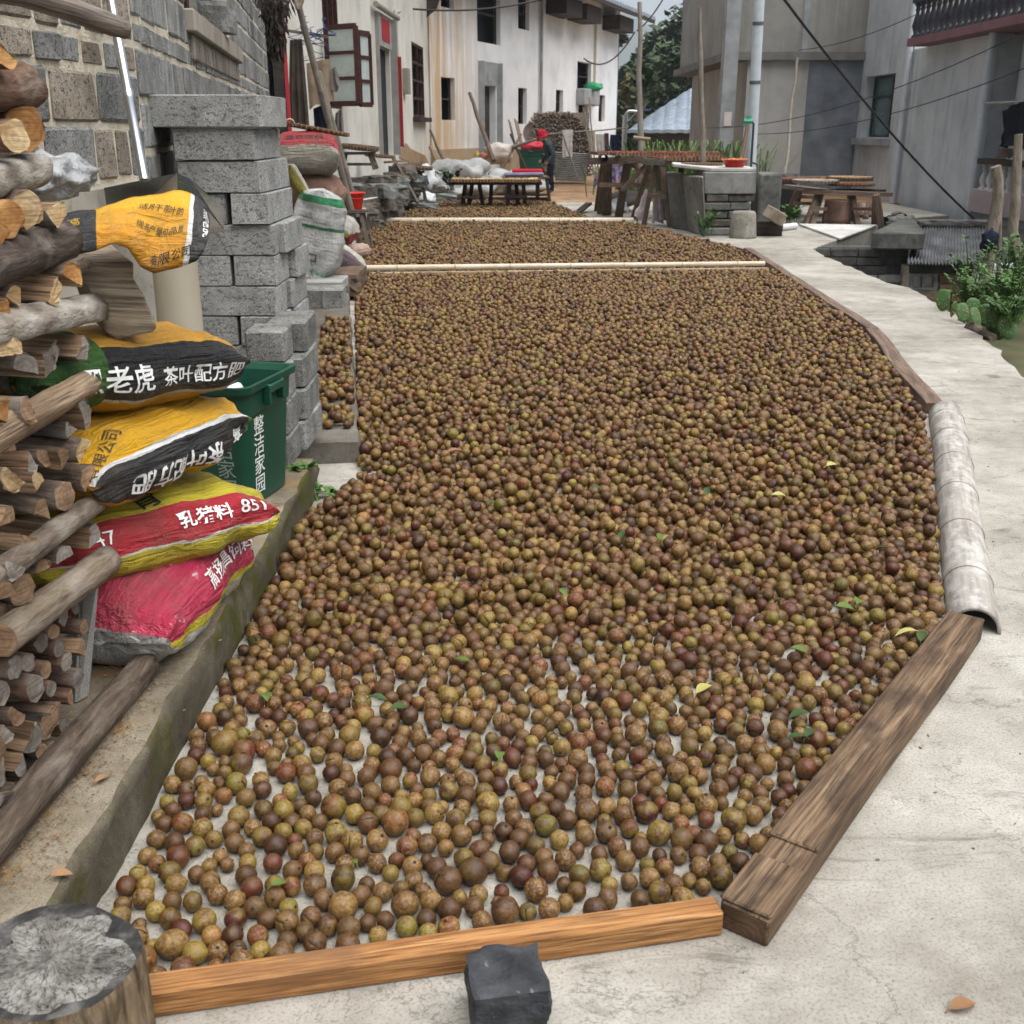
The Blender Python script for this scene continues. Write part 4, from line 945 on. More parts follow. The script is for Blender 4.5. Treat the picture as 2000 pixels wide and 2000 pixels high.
def text_poly(s, weight=0.0):
    key = (s, weight)
    if key in TXT: return TXT[key]
    cu = bpy.data.curves.new('t', 'FONT'); cu.body = s; cu.offset = weight; cu.align_x = 'CENTER'; cu.align_y = 'CENTER'; cu.resolution_u = 3
    o = bpy.data.objects.new('t', cu); COL.objects.link(o)
    me = bpy.data.meshes.new_from_object(o.evaluated_get(bpy.context.evaluated_depsgraph_get()))
    bpy.data.objects.remove(o); bpy.data.curves.remove(cu)
    bm = bmesh.new(); bm.from_mesh(me); bmesh.ops.triangulate(bm, faces=bm.faces)
    for _ in range(3):
        es = [e for e in bm.edges if e.calc_length() > 0.22]
        if not es: break
        bmesh.ops.subdivide_edges(bm, edges=es, cuts=1); bmesh.ops.triangulate(bm, faces=bm.faces)
    bm.verts.index_update(); r = ([v.co.copy() for v in bm.verts], [[v.index for v in f.verts] for f in bm.faces]); bm.free(); bpy.data.meshes.remove(me)
    TXT[key] = r; return r
def lettering(s, fn, m, parent, M=None, weight=0.0, name='lettering'):
    """fn maps flat text coordinates (x, y in em) to the surface"""
    vs, fs = text_poly(s, weight); b = MB(); b.add([fn(v.x, v.y) for v in vs], fs)
    me = b.mesh(name, None, recalc=False); me.materials.append(m); return place(name, me, M or Matrix(), parent)
m_white_print = mat('white print', [(0.55, 0.55, 0.53), (0.78, 0.78, 0.76)], 30, rough=0.55, bump=0.0)
m_black_print = mat('black print', [(0.012, 0.012, 0.012), (0.03, 0.03, 0.03)], 30, rough=0.6, bump=0.0)
m_yellow_print = flat('yellow print', (0.55, 0.33, 0.03), 0.5); m_green_print = flat('green print', (0.02, 0.22, 0.09), 0.5); m_blue_print = flat('blue print', (0.05, 0.12, 0.35), 0.5)
def sack(c, ang, L, W, T, m, label, sag=None, seed=0, texts=(), name='feed_sack', cat='sack', group=None, tilt=(0, 0), pinch=0.10, ns=44, nph=40, lump=0.05, nx=2.5, thread=True):
    f = sack_fn(L, W, T, sag, seed, pinch, lump, nx)
    M = Matrix.Translation(Vector(c)) @ Matrix.Rotation(ang, 4, 'Z') @ Matrix.Rotation(tilt[0], 4, 'X') @ Matrix.Rotation(tilt[1], 4, 'Y')
    bm = bmesh.new(); uvl = bm.loops.layers.uv.new('UVMap'); G_ = []
    for i in range(ns + 1):
        q = -1 + 2 * i / ns; q = math.copysign(abs(q) ** 0.75, q); G_.append([bm.verts.new(f(q, -math.pi + 2 * math.pi * j / nph)) for j in range(nph)])
    uu = [0.5 + 0.5 * math.copysign(abs(-1 + 2 * i / ns) ** 0.75, -1 + 2 * i / ns) for i in range(ns + 1)]
    for i in range(ns):
        for j in range(nph):
            jj = (j + 1) % nph; fc = bm.faces.new((G_[i][j], G_[i + 1][j], G_[i + 1][jj], G_[i][jj])); fc.smooth = True
            for lp, (a, c_) in zip(fc.loops, ((uu[i], j), (uu[i + 1], j), (uu[i + 1], j + 1), (uu[i], j + 1))): lp[uvl].uv = (a, c_ / nph)
    for row in (G_[0], G_[-1]):
        bm.faces.new(row)
    bmesh.ops.recalc_face_normals(bm, faces=bm.faces)
    me = bpy.data.meshes.new(name); bm.to_mesh(me); bm.free(); me.materials.append(m)
    o = tag(place(name, me, M), label, cat, group)
    for (s, u0, v0, em, wt, mt, rot) in texts:         # u0 along -1..1, v0 girth degrees, em height in m
        cr, sr = math.cos(rot), math.sin(rot)
        def fn(x, y, u0=u0, v0=v0, em=em, cr=cr, sr=sr):
            a, c_ = (x * cr - y * sr) * em, (x * sr + y * cr) * em
            return f(u0 + a / (L / 2), R(v0) + c_ / (0.55 * T + 0.10 * W), 0.0035)
        lettering(s, fn, mt, o, M, wt)
    if thread and False:
        b = MB(); rg_ = random.Random(seed * 7 + 1)
        for _ in range(5):
            q = f(rg_.choice((-1, 1)) * 0.99, rg_.uniform(-1, 1) * 0.8); pts = [q]
            for k in range(4): pts.append(pts[-1] + Vector((math.copysign(0.012, q.x) * rg_.random(), rg_.uniform(-0.012, 0.006), rg_.uniform(-0.03, 0.004))))
            b.tube(pts, 0.0007, 4)
        me = b.mesh('loose_thread'); me.materials.append(m_white_print); place('loose_thread', me, M, o)
    return o
YEL, ORG, BLK_, RED, WHT, DGR = (0.62, 0.42, 0.02), (0.68, 0.36, 0.015), (0.022, 0.022, 0.024), (0.42, 0.02, 0.035), (0.62, 0.61, 0.58), (0.05, 0.13, 0.03)
LEM = (0.55, 0.46, 0.03)
ms1 = sack_mat('red feed sack print', [(0.0, WHT), (0.36, WHT), (0.45, LEM), (0.478, (0.46, 0.03, 0.075)), (0.92, LEM)], wrinkle=0.5, extra=[((0.55, 0.52, 0.5), 9, 0.585, 0.0, 0.5)])
ms2 = sack_mat('yellow and red feed sack print', [(0.0, LEM), (0.482, (0.6, 0.58, 0.5)), (0.492, RED), (0.615, LEM), (0.95, RED)], wrinkle=0.5)
ms3 = sack_mat('yellow and black fertilizer sack print', [(0.0, ORG), (0.405, BLK_), (0.545, (0.7, 0.7, 0.68)), (0.565, ORG), (0.9, BLK_)], ends=[(0.965, 1.0, (0.1, 0.2, 0.05))], wrinkle=0.5, extra=[((0.30, 0.27, 0.27), 6, 0.62, 0.0, 0.12)])
ms4 = sack_mat('black and orange fertilizer sack print', [(0.0, ORG), (0.40, (0.55, 0.53, 0.48)), (0.415, BLK_), (0.60, (0.60, 0.30, 0.03))], ends=[], wrinkle=0.6, extra=[(DGR, 4.0, 0.40, 0.0, 0.30)])
# green print corner only on the upper left of the top sack
sack((-1.035, 2.70, 0.275), R(84), 0.62, 0.47, 0.265, ms1, 'pink-red feed sack with torn corner at the bottom of the sack pile', seed=1, tilt=(0.03, 0.0), lump=0.10, texts=[('高扬昌饲料', 0.42, 14, 0.072, 0.012, m_white_print, 0)])
sack((-1.045, 2.70, 0.455), R(56), 0.76, 0.42, 0.215, ms2, 'yellow feed sack with red band reading 851, second from the bottom', seed=2, tilt=(0.02, 0.11), lump=0.10, texts=[('乳猪料', 0.30, 18, 0.062, 0.02, m_white_print, 0), ('851', 0.76, 20, 0.072, 0.012, m_white_print, 0), ('47', -0.52, 18, 0.075, -0.005, m_white_print, 0), ('育', -0.05, 58, 0.08, 0.01, m_black_print, 0)])
sack((-1.035, 2.715, 0.675), R(72), 0.68, 0.42, 0.21, ms3, 'yellow fertilizer sack with upside-down white letters on a black band', seed=3, tilt=(0.04, 0.02), lump=0.10, texts=[('茶叶配方肥', -0.08, -12, 0.075, 0.02, m_white_print, math.pi), ('高', 0.78, -8, 0.06, 0.015, m_white_print, math.pi), ('有限公司', -0.75, 40, 0.045, 0.0, m_black_print, 0.5)])
sack((-1.06, 2.72, 0.875), R(61), 0.68, 0.40, 0.20, ms4, 'topmost stacked sack with black band and white Chinese letters', seed=4, tilt=(-0.02, 0.11), lump=0.10, texts=[('黑老虎', -0.33, -6, 0.074, 0.015, m_white_print, 0), ('茶叶配方肥', 0.50, -8, 0.056, 0.012, m_white_print, 0)])
ms5 = sack_mat('draped sack print and shading', [(0.0, (0.50, 0.22, 0.008)), (0.35, (0.56, 0.27, 0.01)), (0.72, (0.62, 0.34, 0.012))], ends=[(0.735, 0.76, (0.6, 0.6, 0.57)), (0.76, 1.0, BLK_), (0.0, 0.20, BLK_)], wrinkle=0.35)  # oranges darken downward: underside shading put into the colour, beside the real print
def draped():
    cols = [((112, 424), (100, 500)), ((150, 412), (146, 499)), ((186, 407), (190, 487)), ((225, 396), (222, 477)), ((265, 385), (250, 486)), ((305, 377), (275, 520)), ((340, 373), (300, 537)), ((365, 374), (345, 523)), ((388, 383), (384, 509)), ((404, 405), (398, 492)), ((410, 434), (406, 468))]
    def pt(a, r, back=False, off=0.0):
        """a 0..10 along the bag, r 0..1 from the top edge down the front"""
        k = min(int(a), 9); f = a - k; f = f * f * (3 - 2 * f) * 0.5 + f * 0.5
        tu = [cols[k][0][i] + (cols[k + 1][0][i] - cols[k][0][i]) * f for i in (0, 1)]; bu = [cols[k][1][i] + (cols[k + 1][1][i] - cols[k][1][i]) * f for i in (0, 1)]
        d = 0.10 * (a / 10) - 0.02; T_, B_ = D(tu[0], tu[1], 2.66 + d), D(bu[0], bu[1], 2.52 + d); p = T_.lerp(B_, r)
        bulge = math.sin(math.pi * r) ** 0.7 * (0.035 if not back else -0.03) * math.sin(math.pi * min(1, (a + 0.4) / 10.8)) ** 0.4
        w = 0.006 * fbm((a * 0.9, r * 4, 3), 1.0, 4) + 0.004 * math.sin(a * 2.2 + r * 7)
        return p + Vector((0.35, -0.75, 0.45)) * (bulge + w + off)
    bm = bmesh.new(); uv = bm.loops.layers.uv.new('UVMap'); na, nr_ = 50, 16
    for back in (False, True):
        V = [[bm.verts.new(pt(10 * i / na, j / nr_, back)) for j in range(nr_ + 1)] for i in range(na + 1)]
        for i in range(na):
            for j in range(nr_):
                q = [(i, j), (i, j + 1), (i + 1, j + 1), (i + 1, j)]; q = q[::-1] if back else q
                f = bm.faces.new([V[a][c] for a, c in q]); f.smooth = True
                for lp, (a, c) in zip(f.loops, q): lp[uv].uv = (a / na, 1 - c / nr_)
    bmesh.ops.remove_doubles(bm, verts=bm.verts, dist=0.0008)
    M = Matrix.Translation(D(250, 450, 2.6)); me = bpy.data.meshes.new('draped_sack'); bm.transform(M.inverted()); bm.to_mesh(me); bm.free(); me.materials.append(ms5)
    o = tag(place('draped_sack', me, M), 'limp yellow and black fertilizer sack draped over the firewood', 'sack')
    for (s_, a0, r0, em, wt, m_, rot, sx) in [('适用于茶叶的', 5.6, 0.30, 0.020, 0.0, m_black_print, -0.1, 1.0), ('——————————', 5.4, 0.42, 0.016, 0.0, m_black_print, -0.05, 1.0), ('提高产量和品质', 5.7, 0.58, 0.018, 0.0, m_black_print, 0.0, 1.0), ('有限公司', 6.6, 0.88, 0.024, 0.004, m_black_print, 0.1, 1.0), ('高', 0.9, 0.35, 0.034, 0.0, m_yellow_print, 0.0, 1.0), ('黑老虎', 9.0, 0.48, 0.030, 0.01, m_white_print, -1.57, 1.0)]:
        def fn(x, y, a0=a0, r0=r0, em=em, rot=rot):
            X, Y = x * math.cos(rot) - y * math.sin(rot), x * math.sin(rot) + y * math.cos(rot); k = 0.045 if a0 < 8 else 0.025
            return pt(min(9.95, max(0.05, a0 + X * em / k)), min(0.99, max(0.01, r0 - Y * em / 0.17)), False, 0.003)
        lettering(s_, fn, m_, o, None, wt)
draped()

# ================================================================ green bin
m_bin = mat('dark green bin plastic', [(0.004, 0.042, 0.026), (0.006, 0.055, 0.034), (0.010, 0.072, 0.045)], 3, rough=0.38, bump=0.03, spec=0.45)
m_bag = mat('white bin bag', [(0.55, 0.57, 0.58), (0.74, 0.75, 0.76)], 10, bump=0.9, bscale=16, rough=0.4, bd=0.03)
def rrect(hx, hy, r, n=6):
    P = []
    for cx, cy, a0 in ((hx - r, hy - r, 0), (-hx + r, hy - r, 90), (-hx + r, -hy + r, 180), (hx - r, -hy + r, 270)):
        for k in range(n + 1): a = R(a0 + 90 * k / n); P.append((cx + r * math.cos(a), cy + r * math.sin(a)))
    return P
def bin_(c, rz, label, w0, l0, w1, l1, h, m, name='waste_bin', cat='bin', text=True):
    M = rotz(rz, c); root = empty(name, c, label, cat)
    def ring(hx, hy, z, r): return [M @ Vector((x, y, z)) for x, y in rrect(hx, hy, r)]
    lv = [(0.0, 0.0, 0.0), (0.005, 0.0, 0.012), (1, 0, 0)]
    R_ = []; hs = [0.0, 0.02, 0.74, 0.755, 0.90, 0.94, 0.945, 1.0, 1.0, 0.95, 0.6, 0.05]
    ex = [-0.01, 0, 0, 0.006, 0.006, 0.006, 0.022, 0.024, 0.008, -0.004, -0.006, -0.008]
    for q, e in zip(hs, ex):
        hx = (w0 + (w1 - w0) * q) / 2 + e; hy = (l0 + (l1 - l0) * q) / 2 + e; R_.append(ring(hx, hy, h * q, 0.045))
    b = MB(); n = len(R_[0])
    for i in range(len(R_) - 1): b.add(R_[i] + R_[i + 1], [(j, (j + 1) % n, n + (j + 1) % n, n + j) for j in range(n)], 0, i not in (5, 6, 7))
    b.add(R_[0], [tuple(range(n))[::-1]]); b.add(R_[-1], [tuple(range(n))])
    body = b.build('body', m, root, M=M)
    for s in (1, -1):
        b = MB(); hx = w1 / 2 + 0.03
        for y in (-0.055, 0.055): b.box(M @ Vector((s * (hx - 0.012), y, h * 0.88)), (0.03, 0.012, 0.075), M.to_3x3())
        b.box(M @ Vector((s * (hx + 0.0), 0, h * 0.925)), (0.012, 0.12, 0.03), M.to_3x3()); b.build('handle', m, root, M=M, bevel=0.004)
    if text:
        for s_, k in (('整', 0.62), ('洁', 0.46), ('家', 0.30), ('园', 0.14)):
            def fn(x, y, k=k):
                z = h * (k + 0.02) + y * 0.075; q = z / h; return Vector(((w0 + (w1 - w0) * q) / 2 + 0.0015, -0.09 + x * 0.085, z))
            lettering(s_, fn, m_white_print, body, M, 0.008)
            def fn2(x, y, k=k):
                z = h * (k + 0.02) + y * 0.075; q = z / h; return Vector((x * 0.075 + 0.02, -((l0 + (l1 - l0) * q) / 2 + 0.0015), z))
            lettering(s_, fn2, mat('grey print', [(0.2, 0.24, 0.22), (0.28, 0.32, 0.3)], 20, bump=0), body, M, 0.004)  # front lettering in a darker grey than the side lettering
    return root, M
bn, MBin = bin_((-1.0, 3.84, 0.15), R(-13), 'dark green plastic waste bin with white Chinese letters beside the sacks', 0.20, 0.32, 0.25, 0.40, 0.46, m_bin)
puff('bin_bag', MBin @ Vector((-0.02, -0.10, 0.36)), (0.10, 0.13, 0.06), m_bag, 'white plastic bag lying inside the green bin by the block pier', 'bag', 0.5, seed=3)

# ================================================================ steel shovel leaning on the house
m_steel = mat('brushed steel', [(0.42, 0.42, 0.42), (0.6, 0.6, 0.6)], 4, stretch=(1, 1, 8), rough=0.12, metal=1.0, bump=0.02)
m_alu = mat('aluminium tube', [(0.5, 0.51, 0.53), (0.66, 0.67, 0.69)], 3, rough=0.3, metal=1.0, bump=0.0)
sh = empty('snow_shovel', D(285, 380, 4.1), 'polished steel push shovel with a ribbed aluminium handle leaning on the wall', 'shovel')
b = MB(); a, c = D(212, -20, 4.30), D(282, 352, 4.0); b.tube([a, a.lerp(c, 0.53), a.lerp(c, 0.535), a.lerp(c, 0.58), a.lerp(c, 0.585), c], [0.017, 0.017, 0.0195, 0.0195, 0.017, 0.017], 14); b.build('handle', m_alu, sh)
Bt = [D(203, 367, 4.0), D(346, 338, 4.05), D(398, 372, 4.22), D(428, 402, 4.32), D(438, 442, 4.36), D(400, 452, 4.23), D(348, 480, 4.06), D(215, 460, 4.0)]
b = MB(); b.slab([Bt[0], Bt[1], D(348, 480, 4.06), Bt[7]], (0.02, 0.9, 0.1), 0.004); b.slab([Bt[1], D(372, 350, 4.14), Bt[2], Bt[3], Bt[4], D(438, 450, 4.36), Bt[6]], (-0.3, 0.9, 0.1), 0.004)
b.build('blade', m_steel, sh, recalc=2)
# ================================================================ things behind the pier
def cloth(name, A, B, C, Dd, m, label, cat='clothes', group=None, amp=0.03, k=6, n=16, mrow=10, th=0.004, seed=0):
    """hanging sheet: A,B top corners, C,D bottom (C under B)"""
    A, B, C, Dd = map(Vector, (A, B, C, Dd)); nr = (B - A).cross(Dd - A).normalized(); P = []
    for i in range(mrow + 1):
        f = i / mrow; l, r = A.lerp(Dd, f), B.lerp(C, f); row = []
        for j in range(n + 1):
            g = j / n; p = l.lerp(r, g); w = amp * (0.3 + 0.7 * f) * (math.sin(g * k * 2 * math.pi + seed + 0.8 * math.sin(f * 3)) + 0.6 * fbm((g * 4, f * 3, seed), 1.0))
            row.append(p + nr * w + Vector((0, 0, -0.02 * math.sin(g * math.pi * 3 + seed) * (1 if i == mrow else 0))))
        P.append(row)
    b = MB(); b.grid(P); b.grid([[v + nr * th for v in r] for r in P], flip=True)
    return tag(b.build(name, m, recalc=False), label, cat, group)
def fabric(name, c, rough=0.95): return mat(name, [[x * 0.7 for x in c], c, [min(1, x * 1.15) for x in c]], 8, rough=rough, bump=0.4, bscale=30, spec=0.1)
# hanging bunch of dried stalks
def bunch():
    rs = random.Random(2); b = MB(); Yb = 7.6
    for _ in range(900):
        f = rs.random() ** 0.8; a = rs.uniform(0, 6.28); rad = (0.13 * (1 - f * 0.75)) * math.sqrt(rs.random()) * (1 if f > 0.05 else 0.6)
        c = D(535 + 6 * f, 130 * f - 30, Yb); p = c + Vector((math.cos(a) * rad, math.sin(a) * rad, 0)); q = p + Vector((rs.uniform(-0.03, 0.03), rs.uniform(-0.03, 0.03), -rs.uniform(0.03, 0.09)))
        w = Vector((rs.uniform(-1, 1), rs.uniform(-1, 1), 0)).normalized() * rs.uniform(0.004, 0.012); m_ = p.lerp(q, 0.5)
        b.add([p, m_ + w, q, m_ - w], [(0, 1, 2, 3)])
    m_dry = mat('black dried stalks', [(0.012, 0.009, 0.008), (0.035, 0.026, 0.022), (0.07, 0.055, 0.045)], 40, bump=0)
    tag(b.build('dried_plant_bunch', m_dry, recalc=False), 'dark bunch of dried plants hanging at the house corner', 'dried plants')
bunch()
m_reda = flat('faded red paper', (0.42, 0.03, 0.045), 0.8); m_redp = flat('red paper', (0.30, 0.012, 0.018), 0.8)
m_darkwall = wood_mat('dark door boards', [(0.03, 0.025, 0.022), (0.06, 0.05, 0.045), (0.09, 0.075, 0.065)])
b = MB(); p = D(532, 120, 11.6); q = D(556, 120, 11.6); b.box(((p.x + q.x) / 2, 11.62, 1.7), (q.x - p.x, 0.05, 2.6)); tag(b.build('door_panel', m_darkwall), 'dark wooden door panel at the far end of the block house', 'door')
b = MB(); p = D(556.5, 100, 11.58); b.box((p.x, 11.58, 2.1), (0.035, 0.012, 1.5)); tag(b.build('couplet_strip', m_reda), 'narrow faded red paper strip beside the hanging brown trousers', 'paper strip')
# clothes and hangers
f_brown, f_khaki, f_navy, f_grey = fabric('brown trousers cloth', (0.075, 0.06, 0.05)), fabric('khaki cloth', (0.27, 0.205, 0.145)), fabric('navy cloth', (0.012, 0.015, 0.03)), fabric('grey cloth', (0.16, 0.145, 0.135))
Yc = 13.75
cloth('hanging_trousers', D(566, 78, Yc), D(590, 76, Yc), D(604, 244, Yc), D(562, 244, Yc), f_brown, 'dark brown trousers hanging beside the red paper strip', k=3, amp=0.035)
cloth('hanging_shirt', D(598, 124, Yc), D(645, 114, Yc), D(653, 198, Yc), D(604, 212, Yc), f_khaki, 'khaki shirt hanging behind the leaning bamboo pole', k=2, amp=0.02, seed=2)
cloth('hanging_sleeve', D(645, 136, Yc), D(655, 130, Yc), D(668, 172, Yc), D(648, 180, Yc), f_grey, 'grey cloth hanging between khaki shirt and open window', k=1.5, amp=0.02, seed=4)
cloth('navy_trousers', D(612, 212, Yc + 0.1), D(646, 198, Yc + 0.1), D(648, 262, Yc + 0.1), D(615, 262, Yc + 0.1), f_navy, 'navy trousers hanging below the khaki shirt', k=2, amp=0.02, seed=5)
cloth('torn_cloth', D(655, 222, Yc + 0.3), D(668, 210, Yc + 0.3), D(672, 262, Yc + 0.3), D(652, 270, Yc + 0.3), f_grey, 'ragged grey cloth hanging under the open window', k=2, amp=0.03, seed=6)
m_wire = flat('blue hanger wire', (0.03, 0.08, 0.22), 0.5)
rs = random.Random(9)
for k in range(9):
    c = D(rs.uniform(585, 640), rs.uniform(50, 105), Yc + rs.uniform(-0.2, 0.2)); w = rs.uniform(0.12, 0.2); a = rs.uniform(-0.6, 0.6); t = rs.uniform(-0.3, 0.3)
    dx = Vector((math.cos(a), math.sin(a), 0)); b = MB()
    b.tube([c + Vector((0.02, 0, 0.1)), c + Vector((-0.02, 0, 0.09)), c, c + dx * w + Vector((0, 0, -0.08 + t * w)), c - dx * w + Vector((0, 0, -0.08 - t * w)), c], 0.005, 5)
    tag(b.build('wire_hanger', m_wire), 'thin blue wire hanger in the tangle above the hanging clothes', 'hanger', 'blue wire hangers')
b = MB(); b.bar(D(562, 60, Yc - 0.1), D(640, 72, Yc - 0.1), 0.05, 0.03); tag(b.build('hanger_slat', w_gray), 'grey wooden slat holding the clothes hangers', 'slat')
# leaning bamboo poles
bamboo('leaning_bamboo', G(703, 476, 0.1), D(578, -10, 12.6), 0.04, 0.034, 0.75, m_bam_gray, 'grey bamboo pole leaning in front of the hanging clothes, the nearer one')
b = MB(); a = D(583, 18, 12.58); b.tube([a, a + Vector((0.07, 0, 0.14)), a + Vector((0.08, 0, 0.3))], [0.03, 0.02, 0.014], 8); b.tube([a, a + Vector((-0.07, 0, 0.2))], [0.03, 0.02], 8)
tag(b.build('forked_branch', m_bam_brown), 'forked branch tip tied at the top of the leaning bamboo', 'branch')
bamboo('leaning_bamboo', D(690, 384, 14.0), D(622, 140, 13.6), 0.035, 0.03, 0.6, m_bam_gray, 'thinner grey bamboo pole leaning behind, its foot in the red basin')
# woven trays
def weave_mat(name, cols):
    t = NT(name); v = t.coord((1, 1, 1)); ck = t.n('ShaderNodeTexChecker', Scale=60.0); t.set(ck, 'Vector', v); a = t.noise(v, 12, 4)
    col = t.mix(t.math('MULTIPLY', ck.outputs['Fac'], 0.5), t.ramp(a, [(0.3, cols[0]), (0.5, cols[1]), (0.7, cols[2])]), [x * 0.5 for x in cols[0]])
    return t.out(col, 0.85, t.bump(ck.outputs['Fac'], 0.4, 0.01), 0, 0.2)
m_weave = weave_mat('brown woven bamboo', [(0.08, 0.045, 0.028), (0.15, 0.09, 0.055), (0.22, 0.145, 0.09)])
m_weave_l = weave_mat('tan woven bamboo', [(0.22, 0.14, 0.075), (0.34, 0.235, 0.14), (0.44, 0.33, 0.21)])
m_chili = mat('drying red food', [(0.10, 0.03, 0.02), (0.22, 0.06, 0.04), (0.34, 0.13, 0.09)], 30, bump=0.9, bscale=60, bd=0.02)
m_slices = mat('drying pale slices', [(0.40, 0.26, 0.10), (0.55, 0.40, 0.2), (0.6, 0.5, 0.32)], 30, bump=0.9, bscale=60, bd=0.02)
def tray(c, r, M3, m, label, fill=None, group=None, h=0.045, ribs=36, name='woven_tray'):
    M = Matrix.Translation(Vector(c)) @ M3.to_4x4(); b = MB()
    b.lathe([(0.0, 0.0), (r * 0.6, 0.0), (r * 0.93, 0.006), (r, h), (r * 1.03, h), (r * 1.02, h - 0.02), (r * 0.97, -0.004), (0.0, -0.006)], 40, M)
    o = tag(b.build(name, m, M=M), label, 'tray', group)
    b = MB()
    for k in range(ribs):
        a = 2 * math.pi * k / ribs; p = Vector((math.cos(a) * r * 1.02, math.sin(a) * r * 1.02, 0.0)); b.tube([M @ p, M @ (p + Vector((0, 0, h + 0.004)))], 0.006, 4)
    b.build('rim_binding', m_weave_l if m is m_weave else m_weave, o, M=M)
    if fill:
        rs = random.Random(int(r * 1000)); b = MB(); b.lathe([(0, 0.022), (r * 0.85, 0.018), (r * 0.9, 0.004)], 28, M)
        for _ in range(160):
            a = rs.uniform(0, 6.28); q = r * 0.85 * math.sqrt(rs.random()); p = M @ Vector((q * math.cos(a), q * math.sin(a), 0.024)); s_ = rs.uniform(0.012, 0.03)
            b.box(p, (s_, s_ * rs.uniform(0.6, 1.6), 0.012), (Matrix.Rotation(rs.uniform(0, 3), 3, 'Z') @ Matrix.Rotation(rs.uniform(-0.4, 0.4), 3, 'X')))
        b.build('drying_food', fill, o, M=M)
    return o
RX = lambda a, c=0.0, z=0.0: (Matrix.Rotation(z, 3, 'Z') @ Matrix.Rotation(a, 3, 'X') @ Matrix.Rotation(c, 3, 'Y'))
tray(D(620, 256, 10.8), 0.29, RX(-0.05, 0.17), m_weave, 'tilted brown woven tray lying on the red and white sack', h=0.03)
b = MB(); P = []
for i in range(2):
    P.append([D(566, 240, 9.0 + i * 0.35) + Vector((0.045 * math.cos(math.pi * j / 12), 0, 0.055 * math.sin(math.pi * j / 12) - 0.02)) for j in range(13)])
b.grid(P); b.grid([[v + Vector((0, 0, -0.012)) for v in r] for r in P], flip=True); b.grid([P[0], [v + Vector((0, 0, -0.012)) for v in P[0]]])
tag(b.build('gutter_piece', m_bam_cream, recalc=2), 'short cream half-bamboo piece behind the top block of the pier', 'bamboo')
# second pile of sacks
mw = lambda n_, bands, **k: sack_mat(n_, bands, wrinkle=0.6, **k)
TAN = (0.34, 0.29, 0.22)
sack(D(598, 300, 10.6), R(8), 0.62, 0.5, 0.40, mw('red topped woven sack', [(0.0, (0.36, 0.33, 0.27)), (0.56, (0.40, 0.05, 0.06)), (0.95, TAN)]), 'grey woven sack with a red printed top, topmost behind the pier', seed=11, tilt=(0.05, -0.02), texts=[('混合饲料', 0.0, 48, 0.09, 0.0, m_black_print, 0)], ns=30, nph=28)
sack(D(604, 375, 10.7), R(-12), 0.62, 0.5, 0.38, mw('orange mesh sack', [(0.0, (0.33, 0.20, 0.13)), (0.5, (0.46, 0.26, 0.19))], rough=0.9, weave=6), 'faded orange mesh sack under the red topped sack', seed=12, tilt=(0, 0.08), ns=30, nph=28)
sack(D(616, 462, 9.6), R(6), 0.80, 0.36, 0.46, mw('white fertilizer sack', [(0.0, (0.55, 0.55, 0.53)), (0.5, (0.64, 0.64, 0.62))], ends=[(0.60, 0.635, (0.02, 0.20, 0.08)), (0.86, 0.94, (0.03, 0.24, 0.10)), (0.05, 0.075, (0.03, 0.20, 0.09))]), 'white sack with green stripe and small dark print standing on the slab', seed=13, tilt=(0.0, R(-78)), lump=0.12, ns=40, nph=30, texts=[('化学工业有限公司', -0.72, 0, 0.055, 0.0, m_green_print, -1.57)] + [('——————————', k_, 0, 0.03, 0.0, m_black_print, -1.57) for k_ in (0.05, 0.0, -0.06, -0.13, -0.2, 0.34, 0.42)] + [('口', -0.42, 0, 0.09, 0.0, m_black_print, -1.57)])
m_stripe = m_green_print
f13 = None
def decal(name, rows, m, parent_name=None): pass
sack(D(652, 445, 10.9), R(-10), 0.44, 0.34, 0.30, mw('white red yellow sack', [(0.0, (0.32, 0.02, 0.03)), (0.47, (0.55, 0.46, 0.05)), (0.515, (0.6, 0.57, 0.52))]), 'white sack with yellow and dark red bands beside the leaning bamboo', seed=14, tilt=(0, 0.25), ns=28, nph=26)
sack(D(674, 512, 10.4), R(20), 0.40, 0.28, 0.27, mw('white and purple bag', [(0.0, (0.10, 0.07, 0.08)), (0.5, (0.16, 0.12, 0.13)), (0.60, (0.62, 0.6, 0.52))]), 'small white and dark purple bag at the foot of the sacks', seed=15, tilt=(0, R(40)), ns=26, nph=24)
sack(D(697, 490, 10.9), R(60), 0.26, 0.18, 0.14, mw('pink mesh bag', [(0.0, (0.45, 0.30, 0.23)), (0.5, (0.52, 0.36, 0.29))], rough=0.9), 'small pink mesh bag lying beside the fruit bed', seed=16, ns=20, nph=20)
sack(D(578, 352, 9.9), R(30), 0.3, 0.16, 0.12, mw('olive bag', [(0.0, (0.30, 0.25, 0.04)), (0.55, (0.5, 0.48, 0.42))]), 'crumpled olive-yellow bag squeezed beside the pier', seed=17, tilt=(0, R(60)), ns=20, nph=20)
# green bands and print on the white standing sack, laid on its face
def on_white(u, v): return PL(u, v, D(618, 468, 9.52), (0.1, -1, 0.0))
wsk = [o for o in bpy.data.objects if o.get('label', '').startswith('white sack with green stripe')][0]
def printed(fn_pts, m, nm):
    b = MB()
    for quad in fn_pts: b.add([on_white(*q) for q in quad], [(0, 1, 2, 3)])
    b.build(nm, m, wsk, recalc=False)
